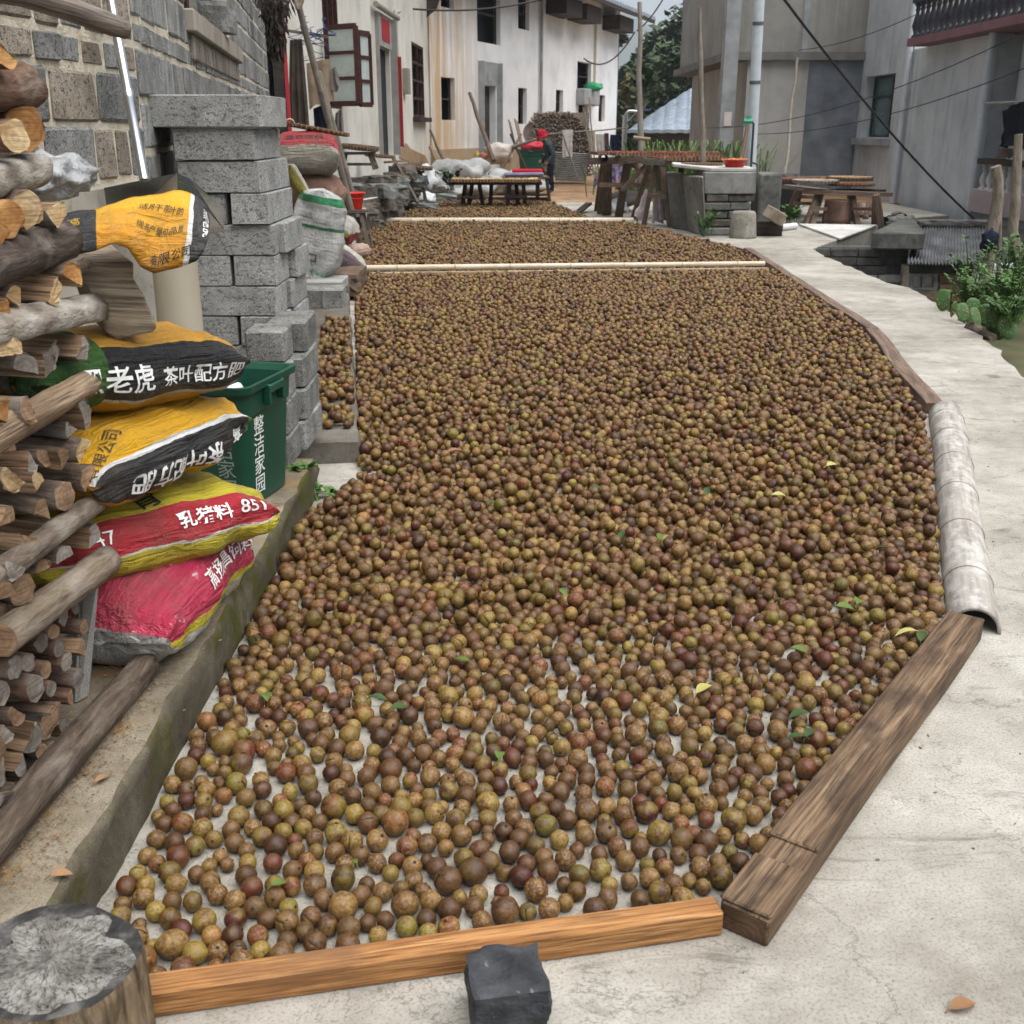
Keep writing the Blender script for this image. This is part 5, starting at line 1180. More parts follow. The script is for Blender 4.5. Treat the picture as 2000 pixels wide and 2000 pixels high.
# bench slab and stones
m_slabw = mat('whitewashed slab', [(0.22, 0.22, 0.21), (0.34, 0.34, 0.325)], 6, bump=0.2)
st = empty('stone_bench', D(630, 560, 9.2), 'pale slab bench on dark stones carrying the white sack', 'bench')
zb = D(630, 545, 9.4).z
b = MB(); p, q = D(590, 548, 9.3), D(668, 548, 9.3); b.box(((p.x + q.x) / 2, 9.55, zb - 0.045), (q.x - p.x, 0.62, 0.09)); b.build('seat_slab', m_slabw, st, bevel=0.01)
m_dstone = mat('dark field stone', [(0.04, 0.035, 0.03), (0.10, 0.085, 0.07), (0.17, 0.15, 0.125)], 8, bump=0.8, bscale=30, rnd=0.25, bd=0.02)
m_gstone = mat('grey field stone', [(0.08, 0.085, 0.08), (0.16, 0.165, 0.155), (0.25, 0.255, 0.24)], 7, bump=0.8, bscale=30, rnd=0.3, bd=0.02)
m_bstone = mat('brown field stone', [(0.10, 0.065, 0.04), (0.18, 0.12, 0.08), (0.26, 0.19, 0.14)], 7, bump=0.8, bscale=30, rnd=0.3, bd=0.02)
for i, (u, v, w, h) in enumerate([(600, 590, 0.16, 0.12), (640, 588, 0.18, 0.1), (662, 600, 0.1, 0.12)]):
    p = D(u, v, 9.5); o = rock('stone', (p.x, p.y, 0.02 + 0.0), (w * 1.6, 0.4, max(0.05, zb - 0.11)), m_dstone, seed=i + 30, parent=st, cuts=3)
bx_ = empty('hollow_block_row', D(620, 640, 8.6), 'row of dark hollow concrete blocks under the stone bench', 'blocks')
for k, u in enumerate((583, 622, 655)):
    p = D(u, 622, 8.75); blk(bx_, (p.x, p.y, 0.17), (0.17, 0.3, 0.15), 0.03 * k, me=UH[k % 4])
o = rock('step_stone', D(680, 585, 10.2) * Vector((1, 1, 0)).length if False else (D(682, 575, 10.0).x, 10.0, 0.02), (0.26, 0.7, 0.20), m_bstone, 'dark brown step stone between the bench and the fruit bed', 'stone', seed=44, cuts=4)
# red basin on a stool, pan, striped bag
m_redpl = flat('red plastic', (0.50, 0.022, 0.012), 0.35); m_enamel = flat('white enamel', (0.62, 0.64, 0.66), 0.3)
def basin(c, r, h, m, label, fill=None, holes=False):
    M = Matrix.Translation(Vector(c)); b = MB()
    b.lathe([(0, 0), (r * 0.66, 0), (r * 0.72, h * 0.1), (r * 0.94, h * 0.92), (r * 1.06, h), (r * 1.06, h * 0.96), (r * 0.9, h * 0.9), (r * 0.68, h * 0.12), (0, h * 0.06)], 32, M)
    o = tag(b.build('plastic_basin', m, M=M), label, 'basin')
    b = MB(); b.lathe([(r * 0.86, h * 0.62), (r * 0.885, h * 0.62), (r * 0.885, h * 0.68), (r * 0.88, h * 0.68)], 32, M); b.build('rib', m, o, M=M)
    if fill:
        rs = random.Random(4); b = MB()
        for _ in range(60):
            a, q = rs.uniform(0, 6.28), r * 0.8 * math.sqrt(rs.random()); p = Vector(c) + Vector((q * math.cos(a), q * math.sin(a), h * 0.75 + rs.uniform(-0.02, 0.02))); b.tube([p, p + Vector((rs.uniform(-0.06, 0.06), rs.uniform(-0.06, 0.06), 0.02))], 0.012, 5)
        b.build('contents', fill, o)
    return o
p = D(690, 409, 13.6); basin(p, 0.15, 0.2, m_redpl, 'red plastic basin on the grey stool at the foot of the bamboo')
def stool(name, c, w, d, h, m, label, cat='stool', leg=0.04, th=0.035, splay=0.06, group=None, rz=0.0, rails=True):
    """four splayed legs, top board, two rails; c is the middle of the footprint"""
    root = empty(name, c, label, cat, group); M = rotz(rz, c)
    b = MB(); b.box(M @ Vector((0, 0, h - th / 2)), (w, d, th), M.to_3x3()); b.build('top_board', m, root, M=M, bevel=0.004)
    cs = []
    for sx in (-1, 1):
        for sy in (-1, 1):
            a = M @ Vector((sx * (w / 2 - 0.05 + splay), sy * (d / 2 - 0.04 + splay * 0.4), 0)); t = M @ Vector((sx * (w / 2 - 0.06), sy * (d / 2 - 0.05), h - th)); cs.append((a, t))
            b = MB(); b.bar(a, t, leg, leg, (0, 1, 0)); b.build('leg', m, root, M=frame(a, t, (0, 1, 0)))
    if rails:
        for i, j in ((0, 1), (2, 3), (0, 2)):
            b = MB(); p0, p1 = cs[i][0].lerp(cs[i][1], 0.35), cs[j][0].lerp(cs[j][1], 0.35); b.bar(p0, p1, leg * 0.6, leg * 0.8); b.build('rail', m, root, M=frame(p0, p1))
    return root
stool('stool', (p.x, p.y, 0.1), 0.34, 0.3, p.z - 0.1, w_gray, 'grey wooden stool under the red basin')
q = D(712, 392, 14.2); M = Matrix.Translation(q) @ Matrix.Rotation(-0.15, 4, 'Y'); b = MB(); b.lathe([(0, -0.01), (0.10, -0.01), (0.17, 0.015), (0.172, 0.02), (0.10, 0.0), (0, 0.0)], 28, M); tag(b.build('enamel_pan', m_enamel, M=M), 'flat white enamel pan jutting out behind the red basin', 'pan')
q = D(710, 432, 13.9); b = MB(); b.box((q.x, q.y, q.z + 0.07), (0.07, 0.2, 0.17)); tag(b.build('striped_bag', mat('orange stripes', [(0.6, 0.3, 0.08), (0.6, 0.55, 0.45)], 3, stretch=(1, 1, 12), bump=0.2), bevel=0.02, seg=2), 'small orange and white striped bag under the pan', 'bag')
# stone platform before the cream house
pf = empty('stone_platform', (-2.7, 18.0, 0.0), 'dark dry-stone platform with loose slabs in front of the cream house', 'platform')
b = MB(); b.prism([(-2.55, 15.2), (-2.0, 17.0), (-1.95, 21.0), (-2.0, 23.0), (-3.4, 23), (-3.4, 15)], 0.0, 0.62); b.build('core', m_dstone, pf)
rs = random.Random(21)
for i in range(26):
    y = 15.8 + 7.0 * i / 26; x = (-2.35 if y < 17 else -1.98) + rs.uniform(-0.12, 0.1); z = rs.choice((0.0, 0.22, 0.42, 0.56))
    rock('stone', (x, y, z), (rs.uniform(0.25, 0.5), rs.uniform(0.35, 0.7), rs.uniform(0.12, 0.26)), rs.choice((m_dstone, m_gstone, m_dstone)), seed=i, rot=rs.uniform(0, 3), cuts=3, parent=pf, sq=0.75, rough=0.2)
RB = 'rubble stones beside the far fruit heap'
for i, (u, v, w, h, mm, lab) in enumerate([(690, 428, 0.42, 0.30, m_gstone, 'low grey stone at the near end of the rubble by the bamboo pole'), (728, 405, 0.5, 0.34, m_gstone, 'grey pointed stone in the middle of the rubble'), (735, 428, 0.36, 0.2, m_gstone, 'flat squarish grey stone at the front of the rubble'), (757, 425, 0.34, 0.24, m_gstone, 'pale mossy grey stone at the rubble front'), (762, 372, 0.5, 0.24, m_bstone, 'brown squared stone high on the rubble'), (780, 385, 0.42, 0.3, m_bstone, 'larger brown squared stone on the rubble'), (740, 375, 0.4, 0.28, m_gstone, 'light grey slab on top of the rubble'), (752, 398, 0.3, 0.3, m_dstone, 'upright dark stone inside the rubble'), (790, 405, 0.42, 0.26, m_dstone, 'dark stone under the tray stool'), (820, 412, 0.75, 0.12, m_gstone, 'long flat grey slab lying beside the far heap'), (715, 432, 0.3, 0.18, m_dstone, 'small dark stone at the rubble foot'), (845, 385, 0.4, 0.2, m_dstone, 'dark stone under the white bags'), (868, 398, 0.35, 0.2, m_gstone, 'pale grey stone near the tray table'), (772, 345, 0.4, 0.16, m_gstone, 'grey slab lying on the platform edge'), (808, 400, 0.3, 0.2, m_gstone, 'grey stone under the leaning stick')]):
    p = G(u, max(v, 396)); y = min(p.y, 22.5); s_ = D(u, v, y); rock('rubble_stone', (s_.x, y, max(0.0, s_.z)), (w, 0.5, h), mm, lab, 'stone', RB, seed=i + 60, rot=rs.uniform(0, 3), cuts=3, sq=0.8, rough=0.22, tilt=(rs.uniform(-0.2, 0.2), rs.uniform(-0.2, 0.2)))
# stools and trays on the platform
p = D(700, 330, 17.4); stool('low_bench', (p.x, 17.4, p.z), 0.52, 0.4, D(700, 297, 17.4).z - p.z, w_gray, 'grey wooden bench with a slatted side carrying a woven tray on the platform', 'bench', 0.05)
tray(D(702, 292, 17.3), 0.29, RX(0.02, 0.10), m_weave, 'brown woven tray on the grey bench before the cream house', h=0.06)
tray(D(742, 307, 18.6), 0.24, RX(0.0, 0.08), m_weave, 'small brown tray lying on the stone platform', h=0.04)
p = D(812, 392, 20.8); stool('tall_stool', (p.x, 20.8, max(0.0, p.z)), 0.34, 0.3, D(812, 334, 20.8).z - max(0, p.z), w_gray, 'tall grey stool under the food-filled tray', 'stool', 0.04)
tray(D(806, 330, 20.8), 0.36, RX(0.0, 0.07), m_weave, 'woven tray of dark red food on the tall stool', m_chili, h=0.06)
b = MB(); a, c = D(768, 308, 19.5), D(816, 396, 19.0); b.bar(a, c, 0.05, 0.04); tag(b.build('leaning_stick', w_gray, M=frame(a, c)), 'grey stick leaning on the platform beside the tall stool', 'stick')
b = MB(); a, c = D(750, 317, 18.9), D(802, 314, 18.8); b.bar(a, c, 0.04, 0.035); tag(b.build('flat_stick', w_pale, M=frame(a, c)), 'pale stick lying across the platform edge', 'stick')
m_wbag = mat('white woven bag', [(0.48, 0.49, 0.5), (0.64, 0.65, 0.66), (0.72, 0.73, 0.74)], 6, bump=0.9, bscale=12, rough=0.6, bd=0.05)
m_tarp = mat('grey-white tarp', [(0.22, 0.225, 0.22), (0.32, 0.325, 0.32), (0.42, 0.425, 0.42)], 4, bump=0.7, bscale=8, rough=0.5, bd=0.06)
puff('white_bag', D(832, 350, 22.5), (0.22, 0.3, 0.26), m_wbag, 'upper crumpled white bag beside the tall stool', 'bag', 0.35, 3, 1)
puff('white_bag', D(832, 388, 22.0), (0.18, 0.3, 0.13), m_wbag, 'lower crumpled white bag beside the tall stool', 'bag', 0.35, 3, 2)

# ================================================================ houses with openings
def facade(name, o, d, L, z0, z1, th, m, holes, parent):
    """wall from o along d with rectangular openings (a, c, zl, zh); the face looks right of d"""
    o, d = Vector(o), Vector(d).normalized(); nl = Vector((-d.y, d.x)); ts = sorted({0.0, L} | {min(max(h[i], 0), L) for h in holes for i in (0, 1)}); zs = sorted({z0, z1} | {min(max(h[i], z0), z1) for h in holes for i in (2, 3)})
    b = MB()
    def P(t, z, f): p = o + d * t + nl * f; return Vector((p.x, p.y, z))
    solid = [[not any(h[0] <= (ts[i] + ts[i + 1]) / 2 <= h[1] and h[2] <= (zs[j] + zs[j + 1]) / 2 <= h[3] for h in holes) for j in range(len(zs) - 1)] for i in range(len(ts) - 1)]
    for i in range(len(ts) - 1):
        for j in range(len(zs) - 1):
            if not solid[i][j]: continue
            t0, t1, a, c = ts[i], ts[i + 1], zs[j], zs[j + 1]
            b.add([P(t0, a, 0), P(t1, a, 0), P(t1, c, 0), P(t0, c, 0)], [(0, 1, 2, 3)]); b.add([P(t0, a, th), P(t1, a, th), P(t1, c, th), P(t0, c, th)], [(3, 2, 1, 0)])
            for (di, dj, q) in ((-1, 0, (t0, a, t0, c)), (1, 0, (t1, a, t1, c)), (0, -1, (t0, a, t1, a)), (0, 1, (t0, c, t1, c))):
                ii, jj = i + di, j + dj
                if 0 <= ii < len(ts) - 1 and 0 <= jj < len(zs) - 1 and solid[ii][jj]: continue
                b.add([P(q[0], q[1], 0), P(q[2], q[3], 0), P(q[2], q[3], th), P(q[0], q[1], th)], [(0, 1, 2, 3)])
    return b.build(name, m, parent, recalc=2)
def plaster(name, cols, streak, stain=None, sk=0.55, shift=False, zone=None):
    t = NT(name); v = t.coord((1, 1, 1), 'Object', shift); v2 = t.coord((2.2, 2.2, 0.16), 'Object', shift)
    a = t.noise(v, 1.0, 6, 0.6); c = t.noise(v2, 1.6, 6, 0.65); n = len(cols)
    col = t.ramp(a, [(0.32 + 0.36 * i / max(n - 1, 1), x) for i, x in enumerate(cols)]); col = t.mix(t.ramp(c, [(sk, 0.0), (sk + 0.2, 0.75)]), col, streak)
    if stain: col = t.mix(t.ramp(t.noise(t.coord((0.9, 0.9, 0.22), 'Object', shift), 0.8, 5, 0.6), [(stain[1], 0.0), (stain[1] + 0.16, 0.8)]), col, stain[0])
    if zone:
        wx = t.n('ShaderNodeSeparateXYZ'); t.set(wx, 'i0', t.coord((1, 1, 1), 'World', False)); f = t.ramp(t.math('MULTIPLY', t.math('SUBTRACT', wx.outputs[0], zone[0]), 1.0 / (zone[1] - zone[0])), [(0.0, 1.0), (1.0, 0.0)])
        col = t.mix(t.math('MULTIPLY', f, t.ramp(t.noise(t.coord((3.0, 3.0, 0.25), 'World', False), 1.2, 5, 0.6), [(0.36, 0.0), (0.56, 0.9)])), col, zone[2])
    return t.out(col, 0.9, t.bump(t.noise(v, 9, 6, 0.65), 0.3, 0.02), 0, 0.15)
m_inner_shade = flat('painted inner shade', (0.010, 0.012, 0.016), 0.9)  # near-black colour stands in for the shade inside openings
# ---- cream house
CO, CD = Vector((-2.76, 14.0)), Vector((0.047, 1.0)).normalized(); CN = (CD.y, -CD.x, 0)
def cw(u, v, off=0.0):
    p = PL(u, v, (CO.x, CO.y, 0), CN); q = Vector((p.x, p.y)); return (q - CO).dot(CD), p.z
def ch(u0, vt, vb, u1): t0, zt = cw(u0, vt); _, zb_ = cw(u0, vb); t1, _ = cw(u1, vt); return (t0, t1, zb_, zt)
def cp(t, z, off=0.0): p = CO + CD * t + Vector((CD.y, -CD.x)) * off; return Vector((p.x, p.y, z))
m_cream = plaster('streaked cream plaster', [(0.48, 0.455, 0.40), (0.60, 0.58, 0.52), (0.66, 0.645, 0.59)], (0.40, 0.36, 0.30))
chs = empty('cream_house', (CO.x, CO.y, 0), 'streaked cream plastered house with open window, dark door and red door papers', 'house')
H_door = ch(735, 88, 308, 760); H_w1 = (cw(628, 0)[0], cw(658, 0)[0], cw(640, 205)[1], 5.2); H_w2 = ch(803, 80, 228, 826)
H_w1 = (H_w1[0], H_w1[1], 1.72, 3.35)
facade('wall', CO, CD, 14.7, 0.0, 6.2, 0.09, m_cream, [H_door, H_w1, H_w2], chs)
b = MB(); b.box(cp(7.3, 3.0, -1.05), (1.6, 14, 5.8), Matrix.Rotation(math.atan2(CD.y, CD.x) - R(90), 3, 'Z')); b.build('interior', m_inner_shade, chs)  # solid box painted near-black as the unlit rooms
def frame_in(h, parent, mf, name='window', w=0.06, bars=1, rows=2, off=-0.03):
    t0, t1, z0, z1 = h; b = MB()
    for t in [t0 + w / 2, t1 - w / 2] + [t0 + (t1 - t0) * k / (bars + 1) for k in range(1, bars + 1)]: b.bar(cp(t, z0, off), cp(t, z1, off), w, w, (0, 1, 0))
    for k in range(rows + 1): z = z0 + w / 2 + (z1 - z0 - w) * k / rows; b.bar(cp(t0, z, off - 0.002), cp(t1, z, off - 0.002), w * 0.9, w * 0.9)
    return b.build(name, mf, parent)
frame_in(H_w1, chs, m_redframe, bars=2, rows=2); w2 = frame_in(H_w2, chs, m_redframe, bars=1, rows=4)
# open sashes
m_pane = flat('reflecting pane', (0.42, 0.47, 0.45), 0.08, spec=0.8)
def sash(u0, u1, vt, vb, Y0, Y1, rows, lab=None):
    A, B = D(u0, vt, Y0), D(u1, vt + (4 if Y1 > Y0 else 0), Y1); zt = A.z; zl = D(u0, vb, Y0).z; B.z = zt; b = MB(); dv = B - A
    for k in (0, 1): p = A + dv * k; b.bar(p, Vector((p.x, p.y, zl)), 0.07, 0.05, (0, 1, 0))
    for k in range(rows + 1): z = zt + (zl - zt) * k / rows; p, q = A.copy(), B.copy(); p.z = q.z = z; b.bar(p, q, 0.045, 0.07 if k in (0, rows) else 0.045)
    o = b.build('open_sash', m_redframe, chs)
    for k in range(rows):
        z0_, z1_ = zt + (zl - zt) * k / rows, zt + (zl - zt) * (k + 1) / rows; q = MB(); q.add([Vector((A.x, A.y, z0_)), Vector((B.x, B.y, z0_)), Vector((B.x, B.y, z1_)), Vector((A.x, A.y, z1_))], [(0, 1, 2, 3)]); q.build('pane', m_pane, o, recalc=False)
sash(636, 694, 54, 203, 16.3, 16.0, 3); sash(698, 720, 63, 204, 17.2, 17.5, 3)
# door surround, lintel, red papers
b = MB(); t0, t1, z0, z1 = H_door
b.bar(cp(t0 - 0.07, z0, 0.0), cp(t0 - 0.07, z1 + 0.55, 0.0), 0.14, 0.03, (0, 1, 0)); b.bar(cp(t1 + 0.12, z0, 0.02), cp(t1 + 0.12, z1 + 0.55, 0.02), 0.24, 0.06, (0, 1, 0)); b.bar(cp(t0, z1 + 0.28, 0.02), cp(t1, z1 + 0.28, 0.02), 0.06, 0.55)
b.build('door_surround', mat('grey door surround', [(0.22, 0.21, 0.20), (0.33, 0.32, 0.30)], 4, bump=0.3), chs)
b = MB(); b.bar(cp(t0, (z0 + z1) / 2, -0.12), cp(t1, (z0 + z1) / 2, -0.12), 0.04, z1 - z0); b.build('door', m_inner_shade, chs)  # doorway panel painted with the same near-black shade as the room
b = MB(); b.tube([cp(t0 - 0.5, z1 + 0.62, 0.1), cp(t1 + 0.6, z1 + 0.62, 0.1)], 0.05, 10); b.build('lintel_pipe', flat('dull tube', (0.28, 0.26, 0.22)), chs)
b = MB(); b.bar(cp((t0 + t1) / 2 - 0.4, z1 + 0.3, 0.055), cp((t0 + t1) / 2 + 0.5, z1 + 0.3, 0.055), 0.01, 0.38); tag(b.build('door_paper', m_redp), 'square red paper pasted over the door of the cream house', 'paper')
b = MB(); b.bar(cp(t1 + 0.10, z0 + 0.15, 0.06), cp(t1 + 0.10, z1 - 0.1, 0.06), 0.30, 0.01, (0, 1, 0)); tag(b.build('door_couplet', m_redp), 'long red couplet paper down the right side of the dark door', 'paper strip')
b = MB(); t, z = cw(786, 158); b.bar(cp(t, z, 0.06), cp(t + 0.35, z, 0.06), 0.12, 0.5); b.build('meter_box', flat('olive meter box', (0.22, 0.21, 0.16)), chs, bevel=0.01)
b = MB(); t, z = cw(768, 45); zz = cw(776, 212)[1]; b.tube([cp(t + 0.5, z + 0.25, 0.05), cp(t, z + 0.2, 0.05), cp(t, z, 0.05), cp(t, zz, 0.05), cp(t + 0.35, zz - 0.1, 0.05)], 0.04, 8); b.build('conduit', flat('cream pipe', (0.45, 0.42, 0.34)), chs)
b = MB(); t, z = cw(826, 230); b.bar(cp(H_w2[0] - 0.1, H_w2[2] - 0.05, 0.06), cp(H_w2[1] + 0.1, H_w2[2] - 0.05, 0.06), 0.2, 0.1); b.build('window_sill', w_dark, chs)
m_mud = mat('bare mud brick', [(0.24, 0.15, 0.08), (0.36, 0.25, 0.15)], 6, bump=0.8, bscale=18)
bm_pts = [cw(u, v) for u, v in ((779, 308), (781, 292), (792, 279), (800, 290), (812, 296), (830, 304), (836, 318), (800, 318))]
b = MB(); b.slab([cp(t, z, 0.004) for t, z in bm_pts], (CN[0], CN[1], 0), 0.012); b.build('bare_patch', m_mud, chs, recalc=2)
b = MB(); b.slab([cp(-0.5, 6.1, 0.9), cp(15.0, 6.1, 0.9), cp(15.0, 7.2, -3), cp(-0.5, 7.2, -3)], (0, 0, 1), 0.14); b.build('roof', mat('dark roof tile', [(0.05, 0.05, 0.055), (0.11, 0.11, 0.12)], 8, bump=0.5), chs)
# corner awning piece
b = MB(); b.slab([D(833, 0, 27.5), D(866, -20, 27.5), D(852, 18, 27.5), D(833, 34, 27.5)], (0, 1, 0), 0.05); b.build('eave_board', w_dark, chs, recalc=2)

# ---- long white house
WO, WD = Vector((-2.05, 29.0)), Vector((0.358, 1.0)).normalized(); WN = (WD.y, -WD.x, 0)
def ww(u, v): p = PL(u, v, (WO.x, WO.y, 0), WN); return (Vector((p.x, p.y)) - WO).dot(WD), p.z
def wh(u0, vt, vb, u1): t0, zt = ww(u0, vt); _, zb_ = ww(u0, vb); t1, _ = ww(u1, vt); return (t0, t1, zb_, zt)
def wp(t, z, off=0.0): p = WO + WD * t + Vector((WD.y, -WD.x)) * off; return Vector((p.x, p.y, z))
m_white = plaster('streaked whitewash', [(0.64, 0.655, 0.67), (0.76, 0.775, 0.785), (0.82, 0.83, 0.835)], (0.42, 0.40, 0.36), ((0.50, 0.42, 0.28), 0.64), 0.62, zone=(-2.0, -0.6, (0.50, 0.31, 0.12)))
whs = empty('white_house', (WO.x, WO.y, 0), 'long whitewashed two-storey house with rust stains and blue-grey tiled roof', 'house')
WL = ww(1206, 150)[0]
WH = [wh(931, -40, 80, 977), wh(1012, -10, 55, 1034), wh(939, 166, 312, 968), wh(861, 150, 234, 888), wh(1012, 171, 242, 1029), wh(1086, 175, 222, 1100), wh(1128, 119, 176, 1155), wh(1130, 204, 262, 1148), wh(1170, 185, 237, 1182), wh(860, -40, 12, 886)]
ZE = 1.45 + (ww(1206, 62)[1] - 1.45)
facade('wall', WO, WD, WL, 0.0, 6.3, 0.2, m_white, WH, whs)
b = MB(); A, B = wp(0.6, 0, -0.45), wp(WL - 0.6, 0, -0.45); C_, D_ = wp(WL - 0.6, 0, -6), wp(0.6, 0, -6); b.prism([(A.x, A.y), (B.x, B.y), (C_.x, C_.y), (D_.x, D_.y)], 0.0, 6.2); b.build('interior', m_inner_shade, whs)  # near-black block, shade of the rooms put into its colour
b = MB(); A, B, C_, D_ = wp(WL, 0, -0.05), wp(WL, 0, -7), wp(WL + 0.3, 0, -7), wp(WL + 0.3, 0, -0.05); b.prism([(A.x, A.y), (B.x, B.y), (C_.x, C_.y), (D_.x, D_.y)], 0.0, 6.0); b.build('gable_wall', mat('dark gable brick', [(0.035, 0.028, 0.022), (0.085, 0.065, 0.05)], 6, bump=0.8), whs)
m_pl2 = plaster('earth stained plinth', [(0.34, 0.22, 0.11), (0.40, 0.30, 0.19), (0.38, 0.36, 0.32)], (0.30, 0.27, 0.22))
for a, c in ((0.0, WH[2][0] - 0.35), (WH[2][1] + 0.35, ww(1052, 290)[0])):
    b = MB(); b.bar(wp(a, 0.45, 0.02), wp(c, 0.45, 0.02), 0.10, 0.95); b.build('plinth', m_pl2, whs)
m_cem = mat('grey cement trim', [(0.20, 0.21, 0.215), (0.29, 0.30, 0.305), (0.36, 0.37, 0.37)], 3, bump=0.3)
b = MB(); t0, t1, z0, z1 = WH[2]; jw = 0.28
b.bar(wp(t0 - jw / 2, z0, 0.02), wp(t0 - jw / 2, z1 + 0.62, 0.02), jw, 0.08, (0, 1, 0)); b.bar(wp(t1 + jw / 2, z0, 0.02), wp(t1 + jw / 2, z1 + 0.62, 0.02), jw, 0.08, (0, 1, 0)); b.bar(wp(t0, z1 + 0.31, 0.021), wp(t1, z1 + 0.31, 0.021), 0.08, 0.62); b.build('door_surround', m_cem, whs)
b = MB(); b.bar(wp(t0, (z0 + z1) / 2, -0.22), wp(t1, (z0 + z1) / 2, -0.22), 0.05, z1 - z0); dr_ = b.build('door', m_darkwall, whs)
for h in WH[:2] + WH[3:]:
    t0, t1, z0, z1 = h; b = MB()
    b.bar(wp(t0 + 0.03, z0, -0.15), wp(t0 + 0.03, z1, -0.15), 0.06, 0.05, (0, 1, 0)); b.bar(wp(t1 - 0.03, z0, -0.15), wp(t1 - 0.03, z1, -0.15), 0.06, 0.05, (0, 1, 0)); b.bar(wp(t0, (z0 + z1) / 2, -0.15), wp(t1, (z0 + z1) / 2, -0.15), 0.05, 0.05)
    b.build('window', w_dark, whs)
m_tile = mat('blue-grey glazed tile', [(0.13, 0.16, 0.20), (0.20, 0.24, 0.29), (0.27, 0.31, 0.36)], 5, bump=0.2, rough=0.4, spec=0.5, rnd=0.1)
def tiled_roof(fn, L, W_, parent, step=0.45, ribs=True, name='roof', m=None):
    """fn(t, s) -> point; t along the eave (m), s up the slope (m)"""
    b = MB(); rows = int(W_ / 0.55); cols = int(L / step)
    P = []
    for i in range(rows * 2 + 1):
        s_ = W_ * i / (rows * 2); row = []
        for j in range(cols * 4 + 1):
            t = L * j / (cols * 4); p = fn(t, s_); row.append(p + Vector((0, 0, 0.035 * abs(math.sin(math.pi * j / 4)) + (0.03 if i % 2 == 0 else 0.0))))
        P.append(row)
    b.grid(P, smooth=False); b.grid([[v - Vector((0, 0, 0.12)) for v in r] for r in (P[0], P[-1])], flip=True); b.grid([P[0], [v - Vector((0, 0, 0.12)) for v in P[0]]]); b.grid([[r[-1] for r in P], [r[-1] - Vector((0, 0, 0.12)) for r in P]])
    return b.build(name, m or m_tile, parent, recalc=False)
te, ze = ww(1206, 60); ov = 1.1
tiled_roof(lambda t, s_: wp(t - 1.0, 5.62 + 0.42 * s_, ov - s_ * 0.9), WL + 2.6, 6.5, whs)
b = MB(); b.bar(wp(-1, 5.5, ov - 0.05), wp(WL + 1.6, 5.5, ov - 0.05), 0.06, 0.14)
for k in range(26): t = -0.8 + k * (WL + 2.2) / 25; b.bar(wp(t, 5.5, ov - 0.1), wp(t, 5.95, -0.3), 0.07, 0.09)
b.build('rafters', w_dark, whs)
for (u0, v0, u1, v1) in ((1066, 20, 1098, 39), (1108, 31, 1137, 50), (1176, 54, 1203, 68)):
    t0, zt = ww(u0, v0); t1, zb_ = ww(u1, v1); b = MB(); b.bar(wp(t0, zb_ + 0.28, 0.35), wp(t1, zb_ + 0.28, 0.35), 0.7, 0.5); b.build('bracket', w_dark, whs)
b = MB(); t, _ = ww(1053, 100); b.tube([wp(t, 0.5, 0.08), wp(t, 6.0, 0.08)], 0.05, 8); b.build('drain_pipe', m_cem, whs)
b = MB(); t, _ = ww(1160, 100); b.bar(wp(t, 2.2, 0.03), wp(t, 5.4, 0.03), 0.12, 0.05, (0, 1, 0)); b.build('wall_strip', flat('cream strip', (0.5, 0.45, 0.33)), whs)
b = MB(); t0, t1, z0, z1 = WH[6]; zc = ww(1140, 190)[1]; b.bar(wp(t0 - 0.1, zc, 0.15), wp(t1 + 0.15, zc, 0.15), 0.35, 0.55); b.build('balcony_box', m_cem, whs, bevel=0.03)
puff('green_cloth', wp((t0 + t1) / 2, zc + 0.35, 0.35), (0.32, 0.12, 0.16), flat('bright green cloth', (0.03, 0.32, 0.14)), 'bright green cloth in the small opening of the white house', 'cloth', 0.4, 3, 2)

# ================================================================ farmyard things in front of the white house
# tray table
tb = empty('trestle_bench', (-0.35, 21.1, 0), 'low dark wooden trestle bench holding long trays of drying food', 'bench')
zt = D(960, 352, 21.2).z
b = MB(); a, c = D(876, 354, 21.3), D(1058, 352, 21.3); b.bar(Vector((a.x, 21.3, zt - 0.05)), Vector((c.x, 21.3, zt - 0.05)), 0.7, 0.05); b.build('top_board', w_dark, tb)
for (u, v, uu) in ((903, 402, 909), (916, 405, 922), (944, 407, 936), (957, 407, 960), (990, 408, 996), (1012, 405, 1008), (1026, 406, 1022), (1050, 390, 1050)):
    p = G(u, v); q = Vector((D(uu, 354, 21.2).x, 21.2, zt - 0.06)); b = MB(); b.bar(p, q, 0.075, 0.06, (0, 1, 0)); b.build('leg', w_dark, tb, M=frame(p, q, (0, 1, 0)))
for (u0, u1, v) in ((905, 932, 385), (990, 1030, 384)):
    p, q = D(u0, v, 21.0), D(u1, v, 21.0); b = MB(); b.bar(p, q, 0.04, 0.05); b.build('rail', w_dark, tb)
